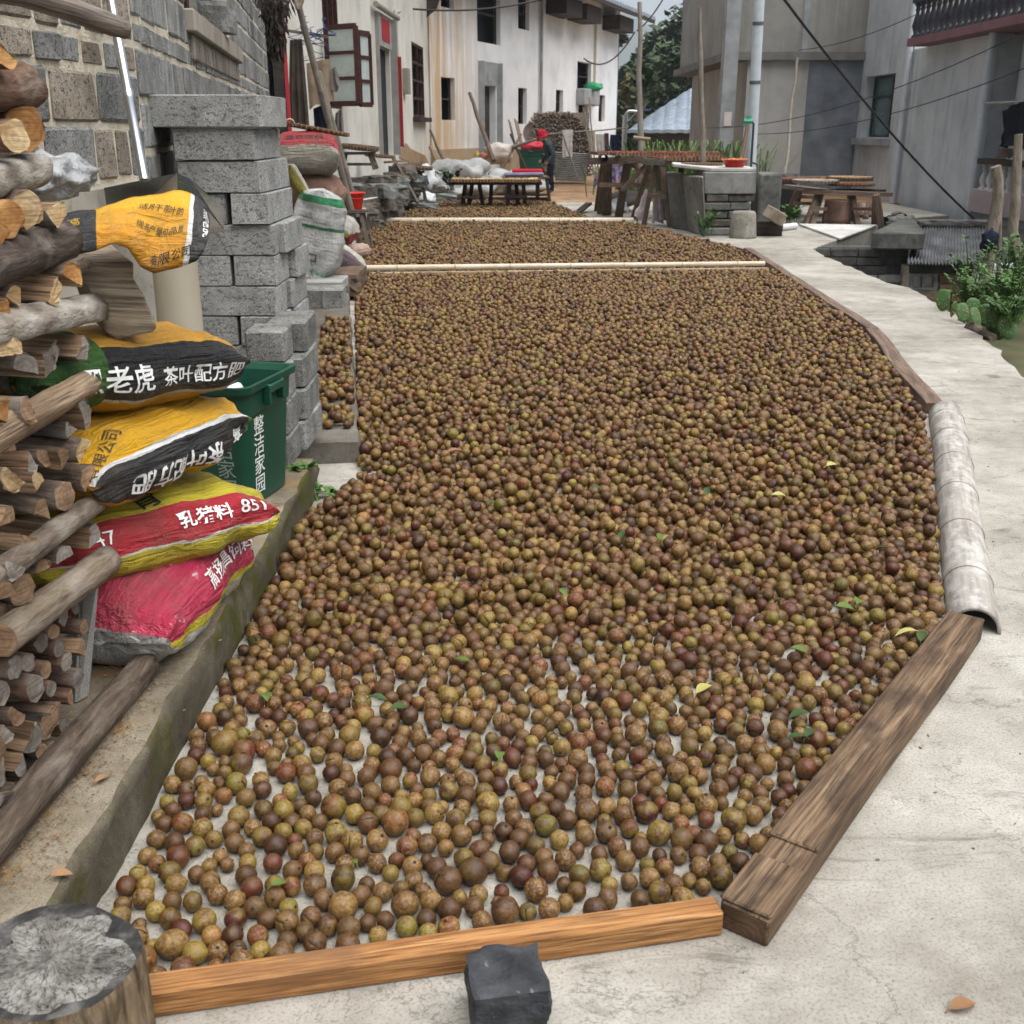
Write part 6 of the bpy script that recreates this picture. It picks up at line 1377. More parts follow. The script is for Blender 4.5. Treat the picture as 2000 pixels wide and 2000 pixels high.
def long_tray(name, A, B, wd, m, label, fill, h=0.05, group=None):
    A, B = Vector(A), Vector(B); M = frame(A, B); L = (B - A).length; b = MB()
    b.box((L / 2, 0, 0.008), (L, wd, 0.016))
    for y in (-wd / 2, wd / 2): b.box((L / 2, y, h / 2), (L + 0.02, 0.02, h))
    for x in (0, L): b.box((x, 0, h / 2), (0.02, wd - 0.02, h - 0.002))
    me = b.mesh(name); me.materials.append(m); o = tag(place(name, me, M), label, 'tray', group)
    rs = random.Random(int(L * 900 + wd * 77)); b = MB()
    for _ in range(int(L * wd * 300)):
        s_ = rs.uniform(0.025, 0.05); b.box((rs.uniform(0.03, L - 0.03), rs.uniform(-wd / 2 + 0.03, wd / 2 - 0.03), 0.028 + rs.uniform(0, 0.02)), (s_, s_ * rs.uniform(0.5, 1.2), 0.02), Matrix.Rotation(rs.uniform(0, 3), 3, 'Z') @ Matrix.Rotation(rs.uniform(-0.5, 0.5), 3, 'X'))
    me = b.mesh('drying_food'); me.materials.append(fill); place('drying_food', me, M, o)
    b = MB()
    for k in range(int(L / 0.06)):
        for y in (-wd / 2 - 0.011, wd / 2 + 0.011): b.box((k * 0.06 + 0.03, y, h / 2), (0.018, 0.008, h + 0.004))
    me = b.mesh('rim_binding'); me.materials.append(m_weave_l); place('rim_binding', me, M, o)
    return o
a, c = D(880, 352, 21.0), D(1055, 349, 21.0); long_tray('long_tray', (a.x, 21.2, zt - 0.02), (c.x, 21.2, zt - 0.02), 0.66, m_weave, 'long bamboo tray of pale slices on the low trestle bench', m_slices)
b = MB(); a, c = D(985, 341, 22.3), D(1062, 340, 22.3); b.bar(a, c, 0.5, 0.06); tag(b.build('folded_cloth', fabric('striped purple cloth', (0.16, 0.14, 0.2)), bevel=0.02), 'folded purple-grey striped cloth behind the tray bench', 'cloth')
b = MB(); a, c = D(1000, 334, 23.2), D(1060, 334, 23.2); b.bar(a, c, 0.5, 0.07); tag(b.build('red_cloth', fabric('crimson cloth', (0.38, 0.015, 0.03)), bevel=0.02), 'crimson cloth spread beside the standing person', 'cloth')
stool('back_stool', (D(1030, 395, 23.0).x, 23.0, 0.0), 0.9, 0.4, D(1030, 340, 23).z - 0.05, w_dark, 'dark bench behind the trays carrying folded cloths', 'bench', 0.06)
# tarps, bags, leaning boards
puff('white_tarp', D(900, 352, 25.0), (0.75, 0.5, 0.42), m_tarp, 'large pale tarp heaped behind the tray bench', 'tarp', 0.45, 4, 4, 1.6)
puff('white_tarp', D(868, 372, 24.5), (0.45, 0.5, 0.28), m_tarp, 'low end of the pale tarp left of the tray bench', 'tarp', 0.45, 4, 6, 1.8)
puff('white_tarp', D(1000, 358, 26.0), (0.7, 0.4, 0.3), m_tarp, 'pale tarp heaped behind the cloth-covered bench', 'tarp', 0.45, 4, 9, 1.8)
puff('grain_sack', D(972, 300, 28.5), (0.38, 0.3, 0.26), mat('dirty white sack', [(0.36, 0.30, 0.24), (0.52, 0.48, 0.44)], 5, bump=0.8, bscale=9, bd=0.04), 'bulging dirty white sack lying on the tarp', 'sack', 0.25, 3, 3)
puff('pink_bag', D(946, 305, 28.4), (0.14, 0.14, 0.1), flat('pink bag', (0.45, 0.2, 0.13)), 'small pink bag beside the dirty white sack', 'bag', 0.3, 3, 4)
puff('yellow_bag', D(932, 312, 28.6), (0.1, 0.14, 0.2), flat('yellowish bag', (0.36, 0.28, 0.07)), 'small yellowish bag against the white house plinth', 'bag', 0.3, 3, 5)
def stick(name, p, q, r0, r1, m, label, cat='pole', group=None, wob=0.1):
    p, q = Vector(p), Vector(q); M = frame(p, q); L = (q - p).length; b = MB(); k = 6
    b.tube([(L * i / k, 0.02 * L * 0.25 * math.sin(i * 2.1), 0.015 * L * 0.25 * math.sin(i * 1.3)) for i in range(k + 1)], [r0 + (r1 - r0) * i / k for i in range(k + 1)], 8, wob=wob); me = b.mesh(name); me.materials.append(m); return tag(place(name, me, M), label, cat, group)
stick('leaning_beam', D(964, 314, 27.8), D(917, 182, 29.0), 0.06, 0.045, w_mid, 'brown beam leaning across the doorway of the white house')
stick('leaning_pole', D(881, 345, 25.5), D(840, 255, 27.0), 0.04, 0.03, w_gray, 'grey pole leaning at the corner of the cream house, the longer one')
stick('leaning_pole', D(862, 335, 26.0), D(841, 288, 27.0), 0.07, 0.05, w_pale, 'pale board-like pole leaning at the cream house corner')
p, q = D(1020, 290, 33.2), D(1008, 236, 33.6); b = MB(); b.bar(p, q, 0.34, 0.04, (0.9, -0.3, 0)); b.bar(p + Vector((-0.2, 0.1, 0)), q + Vector((-0.2, 0.1, 0)), 0.2, 0.03, (0.9, -0.3, 0)); tag(b.build('leaning_board', w_pale, M=frame(p, q)), 'pale wooden board leaning on the white house wall', 'board')
M3 = Matrix.Rotation(0.3, 3, 'Z') @ Matrix.Rotation(R(68), 3, 'X') @ Matrix.Rotation(R(-12), 3, 'Y')
tray(D(1046, 262, 31.5), 0.34, M3, weave_mat('dull pinkish weave', [(0.20, 0.16, 0.14), (0.28, 0.22, 0.2), (0.33, 0.27, 0.24)]), 'round winnowing tray leaning upright behind the person', h=0.06)
gb, _ = bin_(G(1037, 378) * Vector((1, 1, 1)).length * 0 if False else Vector((D(1036, 331, 28.6).x, 28.6, D(1036, 338, 28.6).z - 0.05)), R(90), 'dark green bin with red cloth on top behind the person', 0.42, 0.5, 0.5, 0.62, 0.62, m_bin, text=False)
puff('red_bag', D(1040, 287, 28.6), (0.30, 0.22, 0.15), flat('crimson bag', (0.42, 0.012, 0.03)), 'crimson bundle lying on the dark green bin', 'bundle', 0.3, 3, 7)
stick('frame_stick', D(1028, 332, 27.4), D(997, 262, 27.6), 0.035, 0.03, w_dark, 'dark crossed stick left of the person, the one leaning left')
stick('frame_stick', D(972, 345, 26.8), D(1018, 262, 27.2), 0.035, 0.03, w_mid, 'brown crossed stick left of the person, the one leaning right')
stick('horizontal_pole', D(1000, 288, 27.0), D(1048, 272, 27.0), 0.04, 0.03, w_gray, 'grey bent pole held above the crossed sticks')
# stacked brushwood
def brush():
    rs = random.Random(8); b = MB(); c = D(1096, 300, 31.0)
    for _ in range(1500):
        x = rs.uniform(-0.78, 0.82); zmax = 1.28 * (1 - max(0, abs(x + 0.1) - 0.55) * 1.2) * (1.0 if x < 0.3 else 0.93); z = rs.uniform(-0.6, zmax - 0.15); p = c + Vector((x, -rs.uniform(0, 0.12), z * 0.95)); r = rs.uniform(0.010, 0.026)
        b.tube([p, p + Vector((rs.uniform(-0.12, 0.12), 0.3, rs.uniform(-0.06, 0.06)))], r, 5, smooth=False)
    b.box(c + Vector((0, 0.5, 0.25)), (1.5, 0.9, 1.6))
    m_br = mat('brushwood', [(0.10, 0.075, 0.058), (0.26, 0.21, 0.17), (0.44, 0.38, 0.32)], 26, bump=0, shift=False)
    tag(b.build('brushwood_pile', m_br, recalc=False), 'tall stack of cut brushwood against the white house', 'brushwood', kind='stuff')
brush()
b = MB(); P = []; A, B = D(1084, 350, 30.0), D(1147, 352, 30.0); n = 15
for i in range(n * 4 + 1): z = D(1100, 352, 30).z + 0.72 * i / (n * 4); P.append([Vector((A.x, 30.0 + 0.03 * math.sin(i * math.pi / 2), z)), Vector((B.x, 30.3 + 0.03 * math.sin(i * math.pi / 2), z - 0.05))])
b.grid(P, smooth=False); tag(b.build('corrugated_sheet', mat('grey corrugated sheet', [(0.26, 0.26, 0.245), (0.4, 0.4, 0.38)], 4, bump=0.1), recalc=False), 'grey corrugated sheet fence below the hanging white cloth', 'sheet')
f_white = fabric('white cloth', (0.5, 0.49, 0.46))
cloth('white_cloth', D(1098, 254, 29.6), D(1119, 253, 29.6), D(1118, 306, 29.6), D(1099, 307, 29.6), f_white, 'white cloth hung on the line before the brushwood', 'cloth', k=2, amp=0.03)
HC = 'clothes on the far washing line'
cloth('washing', D(1150, 258, 30), D(1162, 256, 30), D(1164, 298, 30), D(1152, 300, 30), fabric('cream cloth', (0.42, 0.38, 0.28)), 'cream garment at the left of the far washing line', 'clothes', HC, k=2, amp=0.03)
cloth('washing', D(1163, 262, 30), D(1180, 262, 30), D(1181, 300, 30), D(1166, 302, 30), f_white, 'white garment in the middle of the far washing line', 'clothes', HC, k=2, amp=0.04, seed=1)
cloth('washing', D(1180, 260, 30), D(1189, 260, 30), D(1190, 298, 30), D(1181, 298, 30), fabric('maroon cloth', (0.10, 0.05, 0.07)), 'maroon garment on the far washing line', 'clothes', HC, k=2, amp=0.03, seed=2)
cloth('washing', D(1192, 263, 30), D(1207, 263, 30), D(1208, 298, 30), D(1189, 298, 30), fabric('dark blue cloth', (0.012, 0.02, 0.05)), 'dark blue garment at the right of the far washing line', 'clothes', HC, k=2, amp=0.03, seed=3)
stick('line_prop', D(1130, 352, 29), D(1097, 258, 29.5), 0.02, 0.018, w_gray, 'thin prop slanting under the hanging white cloth')
stick('line_prop', D(1160, 340, 29), D(1139, 210, 29.5), 0.025, 0.02, m_bam_gray, 'thin prop leaning left of the cream garment')
stick('line_prop', D(1163, 330, 29.4), D(1150, 190, 29.8), 0.02, 0.018, m_bam_gray, 'thin tall prop standing beside the cream garment')
stick('line_pole', D(1072, 262, 30.2), D(1225, 250, 30.4), 0.018, 0.016, m_bam_gray, 'thin horizontal washing line pole across the brushwood')

# ================================================================ the person
def person():
    base = G(1075, 379); sc = 1.0; bm = bmesh.new()
    J = {'hip': (0.0, 0.0, 0.72), 'waist': (-0.01, 0, 0.86), 'chest': (-0.05, 0, 1.02), 'sh': (-0.09, 0, 1.14), 'neck': (-0.15, 0, 1.19), 'head0': (-0.185, 0, 1.235), 'head1': (-0.205, 0, 1.315), 'head2': (-0.21, 0, 1.36),
         'hl': (0.0, -0.08, 0.68), 'kl': (-0.03, -0.09, 0.38), 'al': (0.015, -0.09, 0.08), 'tl': (-0.10, -0.10, 0.035), 'hr': (0.0, 0.08, 0.68), 'kr': (0.02, 0.10, 0.38), 'ar': (0.07, 0.10, 0.08), 'tr': (-0.045, 0.11, 0.035),
         'sl': (-0.08, -0.17, 1.10), 'el': (0.03, -0.21, 0.86), 'wl': (-0.12, -0.19, 0.70), 'ml': (-0.17, -0.17, 0.66), 'sr': (-0.08, 0.17, 1.10), 'er': (-0.02, 0.22, 0.85), 'wr': (-0.20, 0.18, 0.72), 'mr': (-0.25, 0.16, 0.69)}
    Rr = {'hip': .13, 'waist': .135, 'chest': .145, 'sh': .11, 'neck': .055, 'head0': .07, 'head1': .085, 'head2': .06, 'hl': .085, 'kl': .066, 'al': .05, 'tl': .032, 'hr': .085, 'kr': .066, 'ar': .05, 'tr': .032, 'sl': .07, 'el': .058, 'wl': .045, 'ml': .03, 'sr': .07, 'er': .058, 'wr': .045, 'mr': .03}
    E = [('hip', 'waist'), ('waist', 'chest'), ('chest', 'sh'), ('sh', 'neck'), ('neck', 'head0'), ('head0', 'head1'), ('head1', 'head2'), ('hip', 'hl'), ('hl', 'kl'), ('kl', 'al'), ('al', 'tl'), ('hip', 'hr'), ('hr', 'kr'), ('kr', 'ar'), ('ar', 'tr'), ('sh', 'sl'), ('sl', 'el'), ('el', 'wl'), ('wl', 'ml'), ('sh', 'sr'), ('sr', 'er'), ('er', 'wr'), ('wr', 'mr')]
    ks = list(J); me = bpy.data.meshes.new('person'); me.from_pydata([Vector(J[k]) for k in ks], [(ks.index(a), ks.index(c)) for a, c in E], [])
    o = bpy.data.objects.new('person', me); COL.objects.link(o)
    md = o.modifiers.new('skin', 'SKIN'); md.use_smooth_shade = True
    for i, k in enumerate(ks): v = me.skin_vertices[0].data[i]; v.radius = (Rr[k], Rr[k]); v.use_root = (k == 'hip')
    o.modifiers.new('sub', 'SUBSURF').levels = 2
    m2 = bpy.data.meshes.new_from_object(o.evaluated_get(bpy.context.evaluated_depsgraph_get())); bpy.data.objects.remove(o); bpy.data.meshes.remove(me)
    mats = [fabric('dark teal jacket', (0.035, 0.05, 0.052)), fabric('navy trouser cloth', (0.012, 0.012, 0.022)), flat('skin', (0.30, 0.16, 0.10), 0.6), fabric('dull green shoes', (0.10, 0.11, 0.07))]
    m2.materials.clear()
    for m in mats: m2.materials.append(m)
    for f in m2.polygons:
        c = f.center; f.use_smooth = True
        hand = (abs(c.y) > 0.12 and c.z < 0.715 and c.x < -0.10) or (abs(c.y) > 0.1 and c.x < -0.20 and c.z < 0.8)
        f.material_index = 2 if (c.z > 1.19 and c.x < -0.10) or hand else (3 if c.z < 0.085 else (1 if c.z < 0.66 and not abs(c.y) > 0.155 else 0))
    M = rotz(R(8), (base.x, base.y, 0.0)); p = tag(place('person', m2, M), 'stooping person in a red hat, dark jacket and navy trousers standing by the trays', 'person')
    Mh = M @ Matrix.Translation((-0.205, 0, 1.30)) @ Matrix.Rotation(R(-22), 4, 'Y'); b = MB()
    b.lathe([(0.118, -0.03), (0.112, 0.0), (0.104, 0.05), (0.092, 0.095), (0.06, 0.118), (0.0, 0.124)], 20, Mh); b.lathe([(0.10, -0.026), (0.150, -0.045), (0.152, -0.038), (0.108, -0.012)], 20, Mh)
    b.build('hat', fabric('red hat cloth', (0.34, 0.015, 0.035)), p, M=Mh)
    b = MB(); b.add([M @ Vector(v) for v in ((-0.285, -0.012, 1.272), (-0.312, 0, 1.262), (-0.285, 0.012, 1.272), (-0.283, 0, 1.30), (-0.29, 0, 1.255))], [(0, 1, 3), (1, 2, 3), (0, 4, 1), (1, 4, 2)]); b.build('nose', mats[2], p)
    for y in (-0.088, 0.088):
        b = MB(); Me = M @ Matrix.Translation((-0.19, y, 1.27)) @ Matrix.Diagonal((0.022, 0.012, 0.034, 1)); b.lathe([(0, -1), (0.7, -0.7), (1, 0), (0.7, 0.7), (0, 1)], 8, Me); b.build('ear', mats[2], p)
person()
# ================================================================ grey building on the right
m_gray = plaster('grey cement render', [(0.35, 0.37, 0.39), (0.46, 0.48, 0.50), (0.55, 0.57, 0.585)], (0.22, 0.21, 0.19), ((0.16, 0.155, 0.145), 0.6), 0.56)
m_gray2 = plaster('pale cement render', [(0.30, 0.295, 0.28), (0.39, 0.38, 0.36), (0.45, 0.44, 0.42)], (0.26, 0.25, 0.22), None, 0.55)
m_slate = mat('dark slate render', [(0.09, 0.10, 0.115), (0.14, 0.155, 0.175), (0.22, 0.235, 0.255)], 2.2, bump=0.2, shift=False)
m_wwall = plaster('bluish white render', [(0.66, 0.69, 0.73), (0.74, 0.77, 0.80)], (0.46, 0.47, 0.48), None, 0.62)
gb_ = empty('grey_building', (6.5, 26.5, -1.7), 'grey cement-rendered village building with balconies and teal window at right', 'building')
YF = 26.5; XC0, XC1 = D(1427, 250, YF).x, D(1673, 250, YF).x; XS = XC1
ZB0, ZB1 = D(1550, 118, YF).z, D(1550, 102, YF).z
def bxp(name, x0, x1, y0, y1, z0, z1, m, parent=gb_, bevel=0):
    b = MB(); b.prism([(x0, y0), (x1, y0), (x1, y1), (x0, y1)], z0, z1); return b.build(name, m, parent, bevel=bevel)
bxp('lower_wall', XC0 + 0.3, XC1 + 4, YF, YF + 8, -1.7, ZB0, m_gray2)
bxp('upper_wall', XC0 - 0.1, XC1 + 4, YF + 0.1, YF + 7.9, ZB1, 8.0, plaster('rough block render', [(0.22, 0.215, 0.195), (0.29, 0.28, 0.255), (0.34, 0.33, 0.30)], (0.2, 0.19, 0.17), None, 0.5))
bxp('floor_band', XC0 - 0.25, XC1 - 0.01, YF - 0.15, YF + 8.2, ZB0, ZB1, mat('weathered band', [(0.12, 0.115, 0.105), (0.2, 0.195, 0.18)], 3, bump=0.4))
bxp('column', XC0 - 0.28, XC0 + 0.04, YF - 0.17, YF + 0.2, -1.7, 8.0, m_cem)
bxp('dark_render', D(1570, 250, YF).x, XC1 - 0.005, YF - 0.025, YF + 0.02, -1.0, ZB0 - 0.01, m_slate)
bxp('ribs', D(1568, 50, YF + .1).x, D(1580, 50, YF + .1).x, YF + 0.07, YF + 0.12, ZB1, 8.0, m_cem)
sg_ = bxp('wall_sign', XC0 - 0.2, XC0 - 0.03, YF - 0.19, YF - 0.175, D(1412, 246, YF).z, D(1412, 219, YF).z, mat('pale pink notice', [(0.6, 0.45, 0.45), (0.62, 0.58, 0.56)], 6, bump=0))
# side wall at right, facing the yard
def sp(u, v): p = XP(u, v, XS); return p.y, p.z
wy0, wzt = sp(1750, 142); wy1, _ = sp(1692, 150); _, wzb = sp(1692, 268)
YE = XP(1922, 250, XS).y
YB = XP(1790, 60, XS).y
facade('side_wall', (XS, YF), (0, -1), YF - YB, -1.7, 7.5, 0.3, m_gray, [(YF - wy1, YF - wy0, wzb, wzt)], gb_)
facade('side_wall', (XS, YB - 0.002), (0, -1), YB - YE, -1.7, XP(1772, 91, XS - 0.4).z - 0.003, 0.3, m_gray, [], gb_)
b = MB(); xw = XS + 0.22
for y in (wy0, (wy0 * 0.65 + wy1 * 0.35), wy1): b.bar((xw, y, wzb), (xw, y, wzt), 0.05, 0.05, (0, 1, 0))
for z in (wzb + 0.02, wzb + (wzt - wzb) * 0.66, wzt - 0.02): b.bar((xw, wy0, z), (xw, wy1, z), 0.05, 0.05)
wn_ = b.build('window', flat('dark frame', (0.03, 0.035, 0.035)), gb_)
b = MB(); b.box((xw + 0.04, (wy0 + wy1) / 2, (wzb + wzt) / 2), (0.01, wy1 - wy0, wzt - wzb)); b.build('pane', flat('teal glass', (0.09, 0.15, 0.155), 0.1, spec=0.7), wn_)
bxp('window_sill', XS - 0.12, XS + 0.05, wy0 - 0.1, wy1 + 0.25, wzb - 0.16, wzb - 0.02, m_cem, gb_)
m_pvc = flat('grey-blue PVC pipe', (0.46, 0.50, 0.53), 0.4)
for (u0, v0, u1, v1) in ((1790, -20, 1743, 418), (1943, 40, 1897, 440)):
    p, q = XP(u0, v0, XS - 0.1), XP(u1, v1, XS - 0.1); b = MB(); q2 = Vector((p.x, p.y, q.z - 1)); b.tube([p + Vector((0, 0, 1)), q2], 0.058, 12)
    o = b.build('drain_pipe', m_pvc, gb_)
    for k in range(4): b = MB(); z = q2.z + 0.8 + k * 1.1; b.tube([(p.x, p.y, z), (p.x, p.y, z + 0.08)], 0.066, 12); b.build('pipe_collar', m_pvc, o)
# upper balcony
XB = XS - 0.4; yb0 = XP(1772, 80, XB).y; zs = XP(1772, 91, XB).z; zs1 = XP(1772, 76, XB).z
m_pinkb = mat('dull pink tile band', [(0.16, 0.075, 0.085), (0.22, 0.11, 0.12)], 4, bump=0.1)
bxp('balcony_slab', XB, XS + 3, 9.5, yb0, zs, zs1, m_pinkb)
bl = empty('balustrade', (XB + 0.1, yb0, zs1)); par(bl, gb_)
m_bal = mat('sooty baluster', [(0.02, 0.021, 0.025), (0.05, 0.052, 0.06)], 8, bump=0.2)
hb = 0.62
def baluster_mesh(h, r, m):
    b = MB(); b.lathe([(r * 0.9, 0), (r * 0.9, h * 0.06), (r * 0.45, h * 0.12), (r, h * 0.34), (r * 0.55, h * 0.62), (r * 0.38, h * 0.74), (r * 0.6, h * 0.8), (r * 0.42, h * 0.86), (r * 0.85, h * 0.95), (r * 0.85, h)], 10); me = b.mesh('baluster'); me.materials.append(m); return me
bme = baluster_mesh(hb, 0.085, m_bal); y = yb0 - 0.12; k = 0
while y > 11 and k < 34: place('baluster', bme, Matrix.Translation((XB + 0.1, y, zs1)), bl); y -= 0.27; k += 1
b = MB(); b.bar((XB + 0.1, yb0, zs1 + hb + 0.04), (XB + 0.1, 10, zs1 + hb + 0.04), 0.16, 0.09); b.build('rail', m_bal, bl)
# white bay wall and lower balcony
bxp('bay_wall', XS + 0.45, XS + 3, 9, YE + 0.3, -1.7, zs - 0.01, m_wwall)
bxp('bay_return', XS + 0.05, XS + 0.44, YE - 0.02, YE + 0.28, -1.7, zs - 0.02, m_cem)
yl = XP(1915, 310, XS - 0.15).y; zr = XP(1915, 312, XS - 0.15).z; zf = XP(1935, 372, XS - 0.15).z
lb = empty('lower_balustrade', (XS - 0.1, yl, zf)); par(lb, gb_)
m_wbal = mat('stained white baluster', [(0.36, 0.35, 0.33), (0.52, 0.51, 0.49)], 5, bump=0.2); bme2 = baluster_mesh(zr - zf - 0.06, 0.085, m_wbal); y = yl - 0.15
for k in range(9): place('baluster', bme2, Matrix.Translation((XS - 0.1, y, zf)), lb); y -= 0.25
b = MB(); b.bar((XS - 0.1, yl, zr - 0.02), (XS - 0.1, 10, zr - 0.02), 0.2, 0.09); b.build('rail', w_dark, lb)
bxp('lower_slab', XS - 0.25, XS + 0.4, 10, yl, zf - 0.36, zf, mat('faded pink slab', [(0.36, 0.26, 0.27), (0.42, 0.40, 0.40)], 1.2, bump=0.1))
bxp('lower_beam', XS - 0.2, XS + 0.4, 10, yl, zf - 0.5, zf - 0.37, m_cem)
bxp('base_wall', XS + 0.1, XS + 0.4, 9, yl + 0.2, -1.7, zf - 0.51, m_wwall)
# clothes on the right balcony
xk = XS - 0.3
b = MB(); a, c = XP(1922, 201, xk), XP(2010, 197, xk); b.tube([a, c], 0.02, 6); tag(b.build('drying_rod', m_steel), 'dark rod for drying clothes on the right balcony', 'rod')
f_black = fabric('black cloth', (0.012, 0.013, 0.018))
cloth('black_jacket', XP(1958, 216, xk), XP(2010, 190, xk), XP(2012, 290, xk), XP(1950, 286, xk), f_black, 'black jacket hanging on the right balcony', k=2, amp=0.08)
cloth('brown_cloth', XP(1950, 290, xk + 0.1), XP(1978, 290, xk + 0.1), XP(1976, 308, xk + 0.1), XP(1946, 308, xk + 0.1), fabric('brown striped cloth', (0.14, 0.10, 0.08)), 'brown striped cloth on the lower balcony rail', 'cloth', k=3, amp=0.02)
# ================================================================ poles and wires
m_pole = flat('whitish painted pole', (0.50, 0.55, 0.58), 0.5)
p = G(1472, 380); p = Vector((D(1468, 330, 17.6).x, 17.6, 0)); q = D(1484, -20, 17.3); b = MB(); b.tube([p, p.lerp(q, 0.5), q], 0.078, 20); pl = tag(b.build('utility_pole', m_pole), 'tall pale blue-white pole behind the washstand', 'pole')
for f in (0.62, 0.86): b = MB(); a = p.lerp(q, f); b.tube([a, a + (q - p).normalized() * 0.05], 0.082, 20); b.build('clamp', flat('dark clamp', (0.1, 0.1, 0.1)), pl)
stick('bamboo_post', D(1373, 316, 17.0), D(1366, 15, 16.8), 0.045, 0.03, m_bam_gray, 'thin bamboo post standing behind the red basin trays', wob=0.15)
stick('bamboo_post', Vector((D(1255, 300, 21).x, 21, 0)), D(1249, 5, 21.5), 0.07, 0.04, m_bam_gray, 'tall bamboo post standing before the far trees', wob=0.15)
stick('post_crosspiece', D(1237, 269, 20.9), D(1270, 272, 20.9), 0.035, 0.03, m_bam_brown, 'short crosspiece tied to the tall bamboo post')
stick('bamboo_post', Vector((D(1532, 345, 22).x, 22, 0.0)), D(1557, 115, 25.9), 0.045, 0.035, m_bam_gray, 'thin bamboo post leaning on the grey building')
stick('tap_stick', D(1447, 318, 16.5), D(1462, 235, 16.5), 0.035, 0.03, m_bam_brown, 'brown stick holding the green tap')
m_wireb = flat('black cable', (0.012, 0.012, 0.014), 0.6)
def wire(pts, r, label):
    P = []; a, c = Vector(pts[0]), Vector(pts[1]); sag = pts[2]
    for i in range(13): f = i / 12; p = a.lerp(c, f); p.z -= sag * 4 * f * (1 - f); P.append(p)
    b = MB(); b.tube(P, r, 6); tag(b.build('cable', m_wireb), label, 'cable')
wire((D(1525, -10, 13), XP(1905, 430, XS - 0.15), 0.12), 0.016, 'thick black cable slanting across the grey building')
wire((D(1560, 98, 24), D(1790, 28, 20), 0.1), 0.007, 'thin wire above the dark render of the grey building')
wire((D(1380, 250, 22), D(2010, 58, 15), 0.3), 0.007, 'thin wire crossing the grey building at mid height')
wire((D(1480, 262, 22), D(2010, 130, 15), 0.2), 0.007, 'lowest thin wire crossing the grey building')
wire((D(790, 16, 26), D(1085, -8, 28), 0.15), 0.022, 'black wire along the top of the white house')
wire((D(1244, 60, 36), D(1300, -10, 30), 0.1), 0.02, 'thin wire in the gap of sky')
wire((D(1140, 114, 38), D(1240, 62, 38), 0.5), 0.025, 'sagging wire from the white house eave')

# ================================================================ tray racks and washstand
def leg_(root, p, q, w, h, m, name='leg'):
    b = MB(); b.bar(p, q, w, h, (0, 1, 0)); return b.build(name, m, root, M=frame(p, q, (0, 1, 0)))
rk = empty('tray_rack', (2.1, 18.0, 0), 'tall brown wooden trestle rack carrying bamboo trays beside the washstand', 'trestle')
for (u, v, uu, vv, Y1, w) in ((1165, 412, 1178, 318, 19.6, 0.09), (1171, 418, 1184, 318, 19.2, 0.09), (1185, 420, 1186, 318, 18.9, 0.16), (1209, 424, 1226, 312, 18.9, 0.13), (1204, 422, 1222, 314, 19.0, 0.06), (1257, 441, 1282, 313, 17.3, 0.07), (1308, 444, 1292, 313, 17.2, 0.07), (1236, 428, 1270, 314, 18.0, 0.08), (1288, 425, 1285, 316, 18.2, 0.07)):
    p = G(u, v); q = D(uu, vv, Y1); leg_(rk, p, q, w, 0.07, w_mid)
for (u, v, uu, vv, Y0) in ((1215, 372, 1266, 318, 18.4), (1293, 361, 1232, 320, 18.6), (1268, 381, 1303, 384, 17.25), (1170, 361, 1290, 362, 18.8), (1206, 366, 1216, 370, 18.9)):
    leg_(rk, D(u, v, Y0), D(uu, vv, Y0 - 0.1), 0.07, 0.07, w_mid, 'brace')
b = MB(); b.bar(D(1152, 315, 19.3), D(1262, 312, 18.2), 0.12, 0.11); b.build('top_beam', w_mid, rk, M=frame(D(1152, 315, 19.3), D(1262, 312, 18.2)))
b = MB(); b.bar(D(1255, 315, 17.3), D(1300, 317, 17.2), 0.12, 0.09); b.build('cap_board', w_gray, rk)
b = MB(); M = Matrix.Translation(D(1178, 308, 18.8)) @ Matrix.Rotation(R(90), 4, 'X'); b.lathe([(0.055, -0.3), (0.062, -0.3), (0.062, 0.3), (0.055, 0.3), (0.055, -0.3)], 18, M); b.build('hollow_pole', w_dark, rk)
zt_ = D(1280, 302, 18).z; RT = 'bamboo trays on the tall rack'
mW = m_weave
a, c = D(1160, 302, 20.2), D(1300, 298, 20.4); long_tray('long_tray', (a.x, 20.2, a.z), (c.x + 0.4, 20.3, a.z), 0.8, mW, 'leftmost dark bamboo tray on the tall rack', m_chili, group=RT)
a, c = D(1195, 305, 19.2), D(1400, 300, 19.2); long_tray('long_tray', (a.x, 19.0, a.z + 0.02), (c.x, 19.0, a.z + 0.02), 0.8, mW, 'long ribbed bamboo tray of red-brown food in the middle of the tall rack', m_chili, 0.045, RT)
a, c = D(1275, 312, 17.6), D(1412, 308, 17.6); long_tray('long_tray', (a.x, 17.6, a.z - 0.01), (c.x, 17.7, a.z + 0.0), 0.8, mW, 'nearest ribbed bamboo tray of red-brown food on the tall rack', m_chili, 0.05, RT)
b = MB(); b.bar(D(1290, 319, 17.4), D(1420, 318, 17.6), 0.5, 0.05); tag(b.build('rack_board', w_dark), 'dark board under the nearest tray of the tall rack', 'board')
for u in (1330, 1395): p = D(u, 321, 17.9); leg_(rk, Vector((p.x, p.y, 0)), p, 0.08, 0.08, w_dark)
f_flor = mat('floral cloth', [(0.55, 0.5, 0.6), (0.08, 0.05, 0.25), (0.6, 0.55, 0.65), (0.5, 0.04, 0.12)], 7, detail=2, bump=0.1)
cloth('floral_cloth', D(1192, 320, 20.0), D(1220, 320, 20.0), D(1216, 352, 20.0), D(1195, 356, 20.0), f_flor, 'floral purple cloth hanging behind the tall rack', 'cloth', k=2, amp=0.03)
cloth('floral_cloth', D(1161, 342, 20.4), D(1172, 332, 20.4), D(1170, 356, 20.4), D(1160, 368, 20.4), f_flor, 'scrap of floral cloth at the left end of the tall rack', 'cloth', k=1, amp=0.03)
